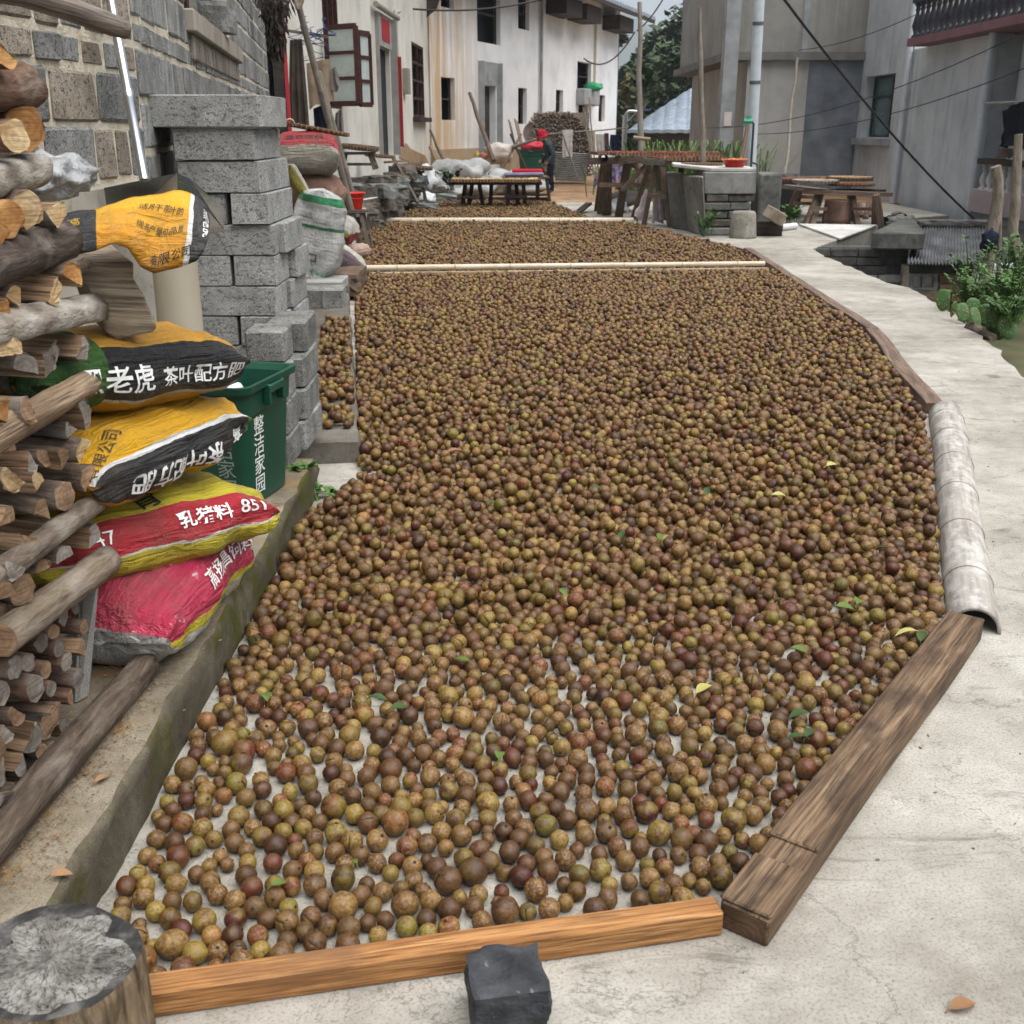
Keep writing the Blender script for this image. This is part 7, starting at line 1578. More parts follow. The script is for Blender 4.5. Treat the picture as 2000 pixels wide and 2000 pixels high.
puff('white_sack', D(1205, 404, 20.4), (0.22, 0.3, 0.16), m_wbag, 'crumpled white sack lying under the tall rack', 'sack', 0.4, 3, 3)
puff('grey_bundle', D(1222, 388, 20.6), (0.34, 0.3, 0.14), mat('grey bundle', [(0.12, 0.11, 0.11), (0.22, 0.2, 0.2)], 6, bump=0.6), 'grey bundle behind the white sack under the tall rack', 'bundle', 0.3, 3, 5)
m_pks = mat('dirty pinkish plastic', [(0.28, 0.23, 0.22), (0.40, 0.35, 0.35), (0.48, 0.44, 0.45)], 5, bump=0.9, bscale=10, rough=0.45, bd=0.05)
def drape(name, A, B, C, Dd, label, seed): return cloth(name, A, B, C, Dd, m_pks, label, 'plastic', k=1.6, amp=0.10, seed=seed)
drape('plastic_sheet', D(1258, 372, 17.9), D(1272, 370, 17.8), D(1266, 432, 17.6), D(1236, 428, 17.8), 'pinkish plastic sheet hanging under the tall rack, the left one', 1)
drape('plastic_sheet', D(1276, 374, 17.6), D(1292, 374, 17.5), D(1300, 432, 17.4), D(1278, 436, 17.5), 'pinkish plastic sheet hanging under the tall rack, the right one', 3)
# washstand
ws = empty('washstand', (2.9, 15.7, 0), 'old concrete washstand with a trough on stacked stone slabs', 'washstand')
m_ws = concrete_mat('old dark cement', [(0.06, 0.06, 0.055), (0.13, 0.13, 0.12), (0.2, 0.2, 0.185)], speck=0.5, sc=2); m_ws2 = concrete_mat('washstand cement', [(0.13, 0.13, 0.12), (0.22, 0.22, 0.205), (0.30, 0.30, 0.28)], speck=0.4, sc=2)
def quadslab(pts, th, nm, m, parent, bevel=0.012):
    b = MB(); b.slab(pts, th, 1.0); return b.build(nm, m, parent, bevel=bevel, recalc=2)
quadslab([G(1312, 446), G(1350, 452), D(1338, 340, G(1350, 452).y), D(1302, 336, G(1312, 446).y)], Vector((0.04, 0.5, 0)), 'side_slab', m_ws, ws)
quadslab([G(1346, 453), G(1378, 462), D(1372, 345, G(1378, 462).y), D(1333, 342, G(1346, 453).y)], Vector((0.1, 0.4, 0)), 'side_slab', m_ws2, ws)
yw = 15.8
zT = D(1400, 336, yw).z; zU = D(1400, 379, yw).z
b = MB(); x0, x1 = D(1376, 350, yw).x, D(1478, 350, yw).x; b.box(((x0 + x1) / 2, yw + 0.35, (zT + zU) / 2), (x1 - x0, 0.7, zT - zU)); b.build('trough', m_ws2, ws, bevel=0.012)
b = MB(); b.add([Vector((x0 - 0.38, yw + 0.55, zT + 0.05)), Vector((x0 + 0.1, yw + 0.06, zT + 0.004)), Vector((x1 + 0.02, yw + 0.06, zT + 0.004)), Vector((x1 + 0.02, yw + 0.9, zT + 0.004)), Vector((x0 - 0.30, yw + 1.2, zT + 0.05))], [(0, 1, 2, 3, 4)]); v0 = b.v; b = MB(); b.slab(v0, (0, 0, 1), 0.05); b.build('top_slab', m_pale, ws, bevel=0.01, recalc=2)
nl_ = 5; zz = 0.0
for k in range(nl_):
    h = zU / nl_; xm = x0 + (x1 - x0) * random.uniform(0.45, 0.6)
    for (xa, xb) in ((x0 + random.uniform(0, 0.05), xm - 0.006), (xm + 0.006, x1 - random.uniform(0, 0.05))):
        o = MB(); o.box(((xa + xb) / 2, yw + 0.32 + random.uniform(-0.03, 0.03), zz + h / 2), (xb - xa, 0.6, h - 0.012)); o.build('stone_slab', [m_ws, m_dstone, m_ws][k % 3] if k else m_ws2, ws, bevel=0.015)
    zz += h
puff_moss = flat('dark moss', (0.03, 0.04, 0.015))
b = MB(); b.box((D(1500, 370, 16.4).x, 16.5, 0.42), (0.34, 0.5, 0.84)); b.build('back_wall', m_ws, ws, bevel=0.04, seg=2)
basin((D(1434, 333, yw + 0.25).x, yw + 0.25, zT + 0.056), 0.18, 0.105, m_redpl, 'red plastic basin with orange food on the washstand', mat('orange food', [(0.5, 0.12, 0.04), (0.6, 0.3, 0.15)], 30))
tray((D(1372, 326, yw + 0.8).x, yw + 0.85, zT + 0.07), 0.30, RX(0, 0), m_weave, 'flat woven tray on the washstand behind the red basin', h=0.03)
m_iron = flat('black iron pipe', (0.02, 0.02, 0.022), 0.5)
tp = empty('water_tap', D(1472, 335, yw + 0.4), 'black water pipe with a green tap at the washstand', 'tap')
b = MB(); a = D(1466, 336, yw + 0.4); c = D(1472, 243, yw + 0.4); b.tube([a, c, c + Vector((-0.03, 0, 0.05)), c + Vector((-0.08, 0, 0.05))], 0.016, 8); b.tube([D(1480, 380, yw - 0.03), D(1480, 322, yw - 0.03), D(1470, 318, yw + 0.3)], 0.016, 8); b.build('pipe', m_iron, tp)
b = MB(); a = D(1461, 237, yw + 0.4); b.tube([a + Vector((-0.06, 0, 0)), a + Vector((0.06, 0, 0))], 0.03, 8); b.tube([a, a + Vector((0, 0, 0.05))], 0.015, 6); b.box(a + Vector((0, 0, 0.06)), (0.10, 0.02, 0.02)); b.tube([a + Vector((-0.05, 0, 0)), a + Vector((-0.06, 0, -0.05))], 0.018, 6); b.build('tap', flat('green plastic tap', (0.02, 0.30, 0.16), 0.4), tp)
# things at the foot of the washstand
p = G(1449, 464); b = MB(); M = Matrix.Translation((p.x, 15.5, 0)); b.lathe([(0, 0), (0.185, 0.0), (0.192, 0.03), (0.178, 0.2), (0.165, 0.33), (0.145, 0.36), (0.0, 0.362)], 30, M); tag(b.build('concrete_drum', concrete_mat('mottled cement', [(0.14, 0.12, 0.09), (0.27, 0.25, 0.21), (0.38, 0.37, 0.34)], speck=0.7, sc=3), M=M), 'round concrete drum standing before the washstand', 'drum')
p = G(1492, 448); b = MB(); M = Matrix.Translation((p.x, p.y + 0.25, 0)); b.lathe([(0, 0), (0.13, 0), (0.16, 0.26), (0.17, 0.26), (0.17, 0.28), (0.165, 0.28), (0.175, 0.34), (0.15, 0.34), (0.0, 0.3)], 24, M); tag(b.build('black_bucket', flat('black rubber', (0.012, 0.014, 0.018), 0.5), M=M), 'black bucket beside the washstand', 'bucket')
b = MB(); c = D(1513, 421, 15.6); b.box(c, (0.27, 0.2, 0.17), Matrix.Rotation(R(28), 3, 'Y') @ Matrix.Rotation(0.5, 3, 'Z')); tag(b.build('tilted_brick', block_mat('tan stone', [(0.2, 0.16, 0.11), (0.3, 0.25, 0.19), (0.36, 0.32, 0.26)]), M=Matrix.Translation(c), bevel=0.012), 'tan squared stone tilted on the dark log', 'stone')
c = G(1500, 462); rock('dark_log_block', (c.x, c.y + 0.15, 0), (0.42, 0.24, 0.2), w_dark, 'dark squarish log lying beside the concrete drum', 'log', seed=5, cuts=3, sq=0.9, rough=0.08)
b = MB(); a, c = G(1518, 452), G(1553, 448); a.z = c.z = 0.05; b.tube([a, c], 0.05, 14); tag(b.build('white_pipe', m_enamel), 'short white pipe lying before the small weed', 'pipe')
# second rack
r2 = empty('low_tray_rack', (5.0, 18.5, 0), 'low wooden trestle rack with round trays before the grey building', 'trestle')
for (u, v, uu, vv, Y1) in ((1537, 424, 1560, 366, 19.0), (1553, 422, 1562, 366, 19.2), (1574, 439, 1599, 376, 17.9), (1586, 440, 1604, 376, 18.0), (1675, 440, 1664, 378, 18.0), (1668, 432, 1660, 378, 18.4), (1722, 452, 1712, 380, 16.9), (1708, 440, 1711, 380, 17.3)):
    p = G(u, min(v, 446)); q = D(uu, vv, Y1); leg_(r2, p, q, 0.085, 0.075, w_mid)
for (u, v, uu, vv, Y0) in ((1550, 397, 1590, 398, 18.6), (1580, 408, 1720, 408, 17.6), (1590, 420, 1670, 420, 17.8), (1560, 384, 1600, 386, 18.8)):
    leg_(r2, D(u, v, Y0), D(uu, vv, Y0), 0.05, 0.05, w_mid, 'rail')
b = MB(); b.bar(D(1571, 374, 17.9), D(1742, 380, 17.2), 0.14, 0.06); b.build('top_beam', w_mid, r2, M=frame(D(1571, 374, 17.9), D(1742, 380, 17.2)))
b = MB(); b.bar(D(1535, 364, 19.0), D(1622, 374, 18.2), 0.2, 0.06); b.build('top_board', w_gray, r2, M=frame(D(1535, 364, 19.0), D(1622, 374, 18.2)))
b = MB(); b.bar(D(1640, 372, 18.4), D(1722, 374, 17.8), 0.25, 0.06); b.build('top_board', w_dark, r2, M=frame(D(1640, 372, 18.4), D(1722, 374, 17.8)))
R2 = 'round trays on the low rack'
tray(D(1575, 352, 19.4), 0.50, RX(0.0, -0.03), m_weave, 'brown round tray at the left of the low rack', m_chili, R2)
tray(D(1592, 357, 18.0), 0.36, RX(0.0, 0.0), weave_mat('open pale weave', [(0.2, 0.17, 0.13), (0.34, 0.3, 0.25), (0.42, 0.38, 0.32)]), 'open pale-rimmed round tray in the middle of the low rack', None, R2, h=0.05)
tray(D(1660, 352, 18.8), 0.36, RX(0.0, 0.0), m_weave_l, 'tan round tray at the right of the low rack', m_slices, R2, h=0.06)
tray(D(1662, 362, 18.0), 0.36, RX(0.0, 0.0), m_weave, 'dark round tray of red food under the tan tray', m_chili, R2, h=0.04)
c = G(1643, 442); b = MB(); M = Matrix.Translation((c.x, c.y + 0.3, 0)); b.lathe([(0, 0), (0.22, 0), (0.22, 0.1), (0.20, 0.36), (0.21, 0.38), (0, 0.385)], 22, M); tag(b.build('rusty_stump', mat('rusty brown stump', [(0.05, 0.03, 0.022), (0.12, 0.065, 0.045), (0.2, 0.13, 0.1)], 6, stretch=(1, 1, 0.4), bump=0.6), M=M), 'rusty brown stump under the low rack', 'stump')
c = D(1532, 400, 20.5); b = MB(); M = Matrix.Translation((c.x, 20.5, 0)); b.lathe([(0, 0), (0.2, 0), (0.205, 0.2), (0.2, 0.4), (0.205, 0.6), (0.19, 0.66), (0, 0.66)], 22, M); tag(b.build('black_barrel', flat('black barrel', (0.012, 0.012, 0.013), 0.5), M=M), 'black barrel behind the low rack', 'barrel')
for i, (u, v) in enumerate(((1682, 425), (1690, 428), (1697, 424))):
    stick('red_firewood', G(u, v), D(u + (-3, 6, 9)[i], 398, 19.5), 0.05, 0.04, barks[2], ('reddish firewood stick leaning under the low rack, left one', 'reddish firewood stick leaning under the low rack, middle one', 'reddish firewood stick leaning under the low rack, right one')[i], 'firewood')
m_tyre = mat('weathered grey tile', [(0.05, 0.05, 0.048), (0.12, 0.115, 0.105), (0.19, 0.185, 0.17)], 9, bump=0.5)
rs = random.Random(31)
for i, (u, v) in enumerate(((1735, 420), (1750, 432), (1768, 440), (1782, 436), (1758, 415), (1775, 425), (1740, 440), (1795, 445))):
    p = D(u, v, 17.4); b = MB(); M = Matrix.Translation((p.x, 17.0 + rs.uniform(0, 0.8), max(0.02, p.z - 0.05))) @ Matrix.Rotation(rs.uniform(0, 3), 4, 'Z') @ Matrix.Rotation(rs.uniform(-0.25, 0.25), 4, 'X')
    P = [[Vector((x * 0.42, 0.10 * math.cos(math.pi * j / 8), 0.06 * math.sin(math.pi * j / 8) + dz)) for j in range(9)] for x in (-0.5, 0.5) for dz in (0,)]
    b.grid([[M @ v for v in r] for r in P]); b.grid([[M @ (v + Vector((0, 0, -0.02))) for v in r] for r in P], flip=True)
    tag(b.build('old_roof_tile', m_tyre, M=M, recalc=False), 'curved grey roof tile in the heap beside the low rack', 'roof tile', 'loose roof tiles beside the low rack')

# ================================================================ sheds below the path
m_dslab = concrete_mat('dark mossy slab', [(0.035, 0.035, 0.032), (0.085, 0.085, 0.078), (0.15, 0.15, 0.138)], speck=0.6, sc=2)
sd = empty('brick_shed', (5.0, 13.6, -1.7), 'low brick shed with concrete slab roof below the path edge', 'shed')
ys = 14.2
xa, xb = D(1650, 500, ys).x, D(1775, 500, ys).x; zl = D(1700, 483, ys).z
b = MB(); xq = D(1806, 468, ys - 0.3).x; b.prism([(D(1702, 470, ys - 0.25).x, ys - 0.25), (xq, ys - 0.3), (xq + 0.55, ys + 1.6), (D(1722, 455, 15.9).x + 0.2, ys + 1.7)], zl, zl + 0.21); b.build('roof_slab', m_dslab, sd, bevel=0.015)
b = MB(); b.box(((xa + xb) / 2 - 0.3, ys + 0.16, (zl - 1.7) / 2), (xb - xa + 0.6, 0.26, zl + 1.69)); swl = b.build('wall', m_dslab, sd)
brk = [block_mat('dark brick', [(0.05, 0.048, 0.045), (0.09, 0.085, 0.08), (0.13, 0.125, 0.115)], 0.3, 0.3), block_mat('tan brick', [(0.22, 0.14, 0.085), (0.33, 0.22, 0.14), (0.42, 0.3, 0.2)], 0.2, 0.3), block_mat('grey shed block', [(0.2, 0.2, 0.195), (0.29, 0.29, 0.28), (0.36, 0.36, 0.345)], 0.12, 0.4)]
ubr = [[block_unit('brick', m, 70 + i * 3 + s, 0.05, 0.025) for s in range(3)] for i, m in enumerate(brk)]
def bricks(parent, x0, x1, z0, z1, y, pick, h=0.1, wmin=0.18, wmax=0.32, rs=random.Random(17), holes=()):
    z = z1
    while z > z0:
        x = x0 - rs.uniform(0, 0.12)
        while x < x1:
            w = rs.uniform(wmin, wmax); a, c = max(x, x0), min(x + w, x1)
            if c - a > 0.04 and not any(a < hx1 and c > hx0 and z - h < hz1 and z > hz0 for hx0, hx1, hz0, hz1 in holes):
                place('brick', rs.choice(ubr[pick((a + c) / 2, z, rs)]), Matrix.Translation(((a + c) / 2, y + rs.uniform(-0.006, 0.006), z - h / 2)) @ Matrix.Diagonal((c - a - 0.012, 0.10, h - 0.012, 1)), parent)
            x += w
        z -= h
hx = D(1755, 495, ys).x
bricks(swl, xa - 0.5, xb, -0.75, zl - 0.01, ys + 0.01, lambda x, z, r: 0 if z > zl - 0.33 else 2, 0.11, 0.22, 0.4, holes=[(hx - 0.12, hx + 0.2, zl - 0.24, zl - 0.1)])  # dark bricks in the upper rows, grey blocks below
# corrugated roofed shed
s2 = empty('tin_roofed_shed', (6.0, 13.4, -1.7), 'brick shed with a sooty corrugated roof beside the slab-roofed one', 'shed')
y2 = 13.9; x0_, x1_ = D(1776, 540, y2).x, D(1887, 540, y2).x; ze_ = D(1830, 518, y2 - 0.25).z
b = MB(); b.box(((x0_ + x1_) / 2, y2 + 0.2, (ze_ - 1.75) / 2), (x1_ - x0_, 0.3, ze_ + 1.65)); w2_ = b.build('wall', m_mortar, s2)
hA, hB = D(1792, 550, y2).x, D(1814, 550, y2).x; zA = D(1800, 550, y2).z
bricks(w2_, x0_, x1_, -1.0, ze_ - 0.02, y2 + 0.03, lambda x, z, r: r.choice((1, 1, 2)) if z < ze_ - 0.12 else r.choice((0, 1)), 0.12, 0.2, 0.42, random.Random(5), holes=[(hA - 0.08, hB + 0.08, zA - 0.09, zA + 0.09)])  # dark bricks mixed into the top row only
b = MB(); cx_ = (hA + hB) / 2
b.bar((hA - 0.09, y2 + 0.03, zA + 0.085), (hB + 0.09, y2 + 0.03, zA + 0.085), 0.1, 0.03); b.bar((hA - 0.09, y2 + 0.03, zA - 0.085), (hB + 0.09, y2 + 0.03, zA - 0.085), 0.1, 0.03)
for x in (hA - 0.075, cx_, hB + 0.075): b.bar((x, y2 + 0.03, zA - 0.07), (x, y2 + 0.03, zA + 0.07), 0.03, 0.1, (0, 1, 0))
b.build('hollow_brick', brk[2], w2_)
b = MB(); b.bar((hA - 0.07, y2 + 0.075, zA), (hB + 0.07, y2 + 0.075, zA), 0.01, 0.14); b.build('void_shade', m_inner_shade, w2_)  # near-black sheet painted as the shade inside the holes
P = []; n = 120; xr0, xr1 = D(1772, 515, y2 - 0.3).x, D(1930, 515, y2 - 0.3).x; yt = 16.2; zt2 = D(1850, 440, yt).z
for i in range(n + 1):
    f = i / n; x = xr0 + (xr1 - xr0) * f; dz = 0.022 * math.cos(i * math.pi / 2.5); P.append([Vector((x, y2 - 0.3, ze_ + 0.03 + dz)), Vector((x + 0.5, (y2 - 0.3 + yt) / 2, (ze_ + zt2) / 2 + dz)), Vector((x + 1.0, yt, zt2 + dz))])
b = MB(); b.grid(P); b.grid([[v - Vector((0, 0, 0.012)) for v in r] for r in P], flip=True)
b.build('corrugated_roof', mat('sooty corrugated roof', [(0.035, 0.037, 0.04), (0.09, 0.095, 0.10), (0.2, 0.205, 0.215)], 5, bump=0.4, rough=0.6), s2, recalc=False)
for k in range(9):
    x = xr0 + 1.1 + (xr1 - xr0 - 0.2) * k / 8; rock('ridge_tile', (x, yt - 0.1, zt2 + 0.01), (0.26, 0.2, 0.07), m_tyre, seed=k, cuts=2, parent=s2)
b = MB(); x = D(1891, 560, y2).x; b.box((x, y2 + 0.1, -0.7), (0.1, 0.1, 1.1)); b.build('corner_post', w_dark, s2)
bxp('low_wall', D(1898, 560, 14.3).x, 12, 14.4, 14.7, -1.7, D(1900, 520, 14.3).z, m_wwall)
# ================================================================ plants
def leaf_mat(name, cols, tr=0.0, rough=0.6):
    t = NT(name); v = t.coord((1, 1, 1), 'World', False); a = t.noise(v, 1.3, 4); r = t.noise(v, 17.0, 3)
    n = len(cols); col = t.ramp(t.math('ADD', t.math('MULTIPLY', a, 0.5), t.math('MULTIPLY', r, 0.5)), [(0.32 + 0.36 * i / max(n - 1, 1), c) for i, c in enumerate(cols)])
    return t.out(col, rough, None, 0, 0.3)
m_leaf_d = leaf_mat('dark evergreen leaves', [(0.018, 0.032, 0.014), (0.04, 0.065, 0.026), (0.075, 0.105, 0.045)])
m_leaf_y = leaf_mat('yellowing leaves', [(0.09, 0.08, 0.025), (0.17, 0.15, 0.05), (0.2, 0.16, 0.07)])
m_grass = leaf_mat('tall grass blades', [(0.05, 0.10, 0.025), (0.10, 0.17, 0.045), (0.17, 0.24, 0.08)])
m_fern = leaf_mat('bright weed leaves', [(0.03, 0.07, 0.015), (0.065, 0.13, 0.028), (0.12, 0.2, 0.05)])
m_cact = mat('cactus pad skin', [(0.03, 0.075, 0.022), (0.055, 0.12, 0.035), (0.09, 0.165, 0.05)], 8, bump=0.2, rough=0.55)
m_trunk = bark_mat('tree trunk bark', [(0.04, 0.032, 0.025), (0.10, 0.08, 0.06), (0.16, 0.135, 0.11)])
def leaf_quads(b, c, r, n, size, rs, mi=0, flat_=1.0):
    for _ in range(n):
        d = Vector((rs.gauss(0, 1), rs.gauss(0, 1), rs.gauss(0, 1))).normalized() * (rs.random() ** 0.4); p = Vector(c) + Vector((d.x * r[0], d.y * r[1], d.z * r[2]))
        a = Vector((rs.uniform(-1, 1), rs.uniform(-1, 1), rs.uniform(-0.6, 0.6))).normalized(); w = a.cross(Vector((rs.uniform(-1, 1), rs.uniform(-1, 1), 1))).normalized(); s_ = size * rs.uniform(0.6, 1.4)
        b.add([p - a * s_, p + w * s_ * 0.45, p + a * s_, p - w * s_ * 0.45], [(0, 1, 2, 3)], mi)
def tree(base, h, rx, label, m, seed, group, clumps=16, per=260, leaf=0.28, low=0.3):
    rs = random.Random(seed); base = Vector(base); root = empty('tree', base, label, 'tree', group)
    b = MB(); b.tube([base, base + Vector((rs.uniform(-0.3, 0.3), 0, h * 0.4)), base + Vector((rs.uniform(-0.5, 0.5), 0, h * 0.8))], [0.25, 0.18, 0.06], 8)
    cs = []
    for k in range(clumps):
        f = rs.uniform(low, 1.0); w = math.sin(math.pi * min(1, (f - low * 0.6) / (1.05 - low * 0.6)) ** 0.8) + 0.15; a = rs.uniform(0, 6.28); q = rx * w * math.sqrt(rs.random()) * 0.85
        c = base + Vector((math.cos(a) * q, math.sin(a) * q * 0.6, h * f)); cs.append(c); b.tube([base + Vector((0, 0, h * f * 0.6)), c], [0.07, 0.02], 5)
    b.build('trunk', m_trunk, root)
    b = MB()
    for c in cs: r = rx * rs.uniform(0.28, 0.45); leaf_quads(b, c, (r, r, r * 0.75), per, leaf, rs)
    b.build('crown', m, root, recalc=False)
TG = 'trees in the gap between the houses'
def at_ground(u, Y, z=-1.0): d = ray(u, 250); p = D(u, 250, Y); return Vector((p.x, Y, z))
tree(at_ground(1352, 75), 8.6, 4.2, 'tall dark evergreen tree against the grey building corner', m_leaf_d, 1, TG, 30, 320, 0.32)
tree(at_ground(1308, 82), 7.6, 4.2, 'broad dark evergreen tree in the middle of the gap', m_leaf_d, 2, TG, 20, 300, 0.32)
tree(at_ground(1266, 88), 6.8, 3.6, 'lower dark tree behind the tall bamboo post', m_leaf_d, 3, TG, 28, 300, 0.32)
tree(at_ground(1226, 66), 5.2, 1.8, 'yellowing tree beside the white house gable', m_leaf_y, 4, TG, 16, 240, 0.28, low=0.15)
tree(at_ground(1390, 70), 8.6, 4.0, 'dark tree half hidden by the grey building', m_leaf_d, 5, TG, 14, 240, 0.32)
tree(at_ground(1168, 80), 11.2, 1.9, 'tree top rising above the white house roof', m_leaf_d, 6, TG, 16, 240, 0.3, low=0.6)
tree(at_ground(1320, 55), 5.5, 3.2, 'low rounded tree behind the blue-roofed house', m_leaf_d, 7, TG, 14, 260, 0.25, low=0.2)
tree(at_ground(1240, 50), 4.5, 2.0, 'low bush by the street lamp', m_leaf_d, 8, TG, 10, 240, 0.22, low=0.1)
# wooded hills
b = MB(); P = []
for i in range(61):
    x = -500 + i * 25; row = []
    for j in range(7): f = j / 6; row.append(Vector((x, 1250 + f * 420, -40 + f * (175 + 26 * math.sin(x * 0.011 + 0.6) + 16 * fbm((x * 0.012, 2, 0), 1.0, 4)))))
    P.append(row)
b.grid(P); tag(b.build('hills', leaf_mat('wooded hillside', [(0.03, 0.045, 0.03), (0.05, 0.07, 0.045)])), kind='structure')
# blue-roofed house and street lamp
bh = empty('blue_roofed_house', at_ground(1300, 45), 'distant low house with a blue-grey tiled roof', 'house')
e0, e1 = D(1225, 256, 45), D(1385, 252, 45); tp_ = D(1350, 195, 50)
tiled_roof(lambda t, s_: Vector((e0.x + t + s_ * 0.12, 45 + s_ * 0.8, e0.z + s_ * 0.30 * min(1.0, (t + 0.2) / 2.6))), e1.x - e0.x, 5.5, bh)
b = MB(); b.box(((e0.x + e1.x) / 2 + 0.3, 47, e0.z - 1.3), (e1.x - e0.x - 1, 3, 2.4)); b.build('wall', m_darkwall, bh)
sl = empty('street_lamp', D(1222, 292, 34), 'silver solar street lamp with a blue panel', 'street lamp')
b = MB(); a = D(1221, 225, 34); b.tube([Vector((a.x, 34, -0.1)), a], 0.07, 10); b.build('pole', m_alu, sl)
b = MB(); c = D(1248, 218, 34); b.tube([a + Vector((0, 0, 0.0)), a + Vector((0.1, 0, 0.12)), c], 0.04, 8); b.tube([a - Vector((0, 0, 0.25)), c - Vector((0.1, 0, 0.05))], 0.02, 6); b.build('arm', m_alu, sl)
b = MB(); b.bar(D(1246, 218, 34), D(1271, 215, 34), 0.28, 0.06); b.build('solar_panel', flat('blue panel', (0.05, 0.08, 0.2), 0.3), sl, bevel=0.01)
# grass clumps
def grass(label, spots, seed, h, n, m=m_grass, spread=0.35, name='grass_clump'):
    for i, (u, Y, z, lab) in enumerate(spots):
        rs = random.Random(seed + i); c = at_ground(u, Y, z); b = MB()
        for _ in range(n):
            p = c + Vector((rs.gauss(0, spread), rs.gauss(0, spread * 0.6), 0)); a = rs.uniform(0, 6.28); L = h * rs.uniform(0.4, 1.2); bend = rs.uniform(0.3, 1.1); d = Vector((math.cos(a), math.sin(a), 0)); w = Vector((-d.y, d.x, 0)) * rs.uniform(0.012, 0.024)
            P = [p, p + d * L * 0.12 * bend + Vector((0, 0, L * 0.5)), p + d * L * 0.4 * bend + Vector((0, 0, L * 0.85)), p + d * L * 0.8 * bend + Vector((0, 0, L * 0.85))]
            b.grid([[q - w * k, q + w * k] for q, k in zip(P, (1, 1.1, 0.7, 0.1))], smooth=False)
        tag(b.build(name, m, recalc=False), lab, 'grass', label)
grass('tall grass behind the tray rack', [(1275, 25.5, 0, 'leftmost tall grass clump behind the tall rack'), (1305, 25, 0, 'tall grass clump behind the middle of the tall rack'), (1335, 24.5, 0, 'bright tall grass clump left of the thin bamboo post'), (1365, 24, 0, 'tall grass clump behind the thin bamboo post'), (1400, 24, 0, 'tall grass clump at the foot of the concrete column'), (1425, 24.2, 0, 'rightmost tall grass clump behind the trays')], 50, 1.2, 130, spread=0.45)
# prickly pear along the path edge
def cactus():
    rs = random.Random(3)
    for i, (u, v, r, lab) in enumerate([(1842, 588, 0.13, 'round prickly pear pad at the far end of the cactus row'), (1862, 606, 0.10, 'prickly pear pad beside the dead wood'), (1880, 612, 0.11, 'prickly pear pad in the middle of the cactus row'), (1897, 608, 0.14, 'tall prickly pear pad above the middle ones'), (1906, 622, 0.12, 'prickly pear pad in front of the tall one'), (1925, 618, 0.13, 'prickly pear pad right of the middle of the row'), (1945, 632, 0.19, 'largest prickly pear pad near the frame edge'), (1968, 640, 0.14, 'slanting prickly pear pad beside the largest one'), (1955, 606, 0.12, 'prickly pear pad behind the largest one'), (1915, 596, 0.11, 'upper prickly pear pad behind the row'), (1982, 622, 0.13, 'rightmost prickly pear pad in the weeds')]):
        Y = G(u, v + 16).y; r *= 0.68; c = D(u, v - 2, Y - 0.1); b = MB(); M = Matrix.Translation(c) @ Matrix.Rotation(rs.uniform(-0.9, 0.9), 4, 'Z') @ Matrix.Rotation(rs.uniform(-0.5, 0.3), 4, 'X') @ Matrix.Rotation(rs.uniform(-0.5, 0.5), 4, 'Y')
        P = []
        for k in range(9):
            ph = math.pi * k / 8; z = -math.cos(ph); w = math.sin(ph) ** 0.8 * (0.86 + 0.14 * z); P.append([M @ Vector((r * 0.78 * w * math.cos(t * math.pi / 8), r * 0.17 * w * math.sin(t * math.pi / 8), r * z * 1.05)) for t in range(17)])
        b.grid(P); o = b.build('cactus_pad', m_cact, M=M, recalc=2); tag(o, lab, 'cactus', 'prickly pears along the path edge')
        b = MB()
        for _ in range(16):
            a, q = rs.uniform(0, 6.28), rs.random() ** 0.5 * 0.85; p = M @ Vector((r * 0.7 * q * math.cos(a), -r * 0.17 * math.sqrt(max(0, 1 - q * q)), r * q * math.sin(a))); b.box(p, (0.006, 0.006, 0.006))
        tag(b.build('areoles', m_husk, o), kind='stuff')
cactus()
def weed(u, v, Y, h, n, lab, seed, m=m_fern, leaf=0.05, spread=0.2):
    rs = random.Random(seed); c = D(u, v, Y); b = MB(); root = empty('weed', c, lab, 'weed', 'weeds below the path edge'); st = MB()
    for _ in range(n):
        a = rs.uniform(0, 6.28); t = c + Vector((math.cos(a) * spread * rs.uniform(0.3, 1.4), math.sin(a) * spread * rs.uniform(0.2, 0.9), h * rs.uniform(0.5, 1.0))); s0 = c + Vector((rs.gauss(0, 0.05), rs.gauss(0, 0.05), 0)); mid = s0.lerp(t, 0.6) + Vector((0, 0, h * 0.12)); st.tube([s0, mid, t], [0.006, 0.005, 0.002], 4)
        for k in range(14):
            f = 0.25 + 0.75 * k / 13; p = s0.lerp(mid, f / 0.6) if f < 0.6 else mid.lerp(t, (f - 0.6) / 0.4); dd = (t - s0).normalized(); sd_ = dd.cross(Vector((0, 0, 1))).normalized() * (1 if k % 2 else -1); L = leaf * rs.uniform(0.7, 1.4); ax = (sd_ + dd * 0.4 + Vector((0, 0, rs.uniform(-0.3, 0.3)))).normalized(); w = ax.cross(Vector((rs.uniform(-0.4, 0.4), rs.uniform(-0.4, 0.4), 1))).normalized() * L * 0.28
            b.add([p, p + ax * L * 0.5 + w, p + ax * L, p + ax * L * 0.5 - w], [(0, 1, 2, 3)])
    st.build('stems', m_fern, root, recalc=False); b.build('leaves', m, root, recalc=False)
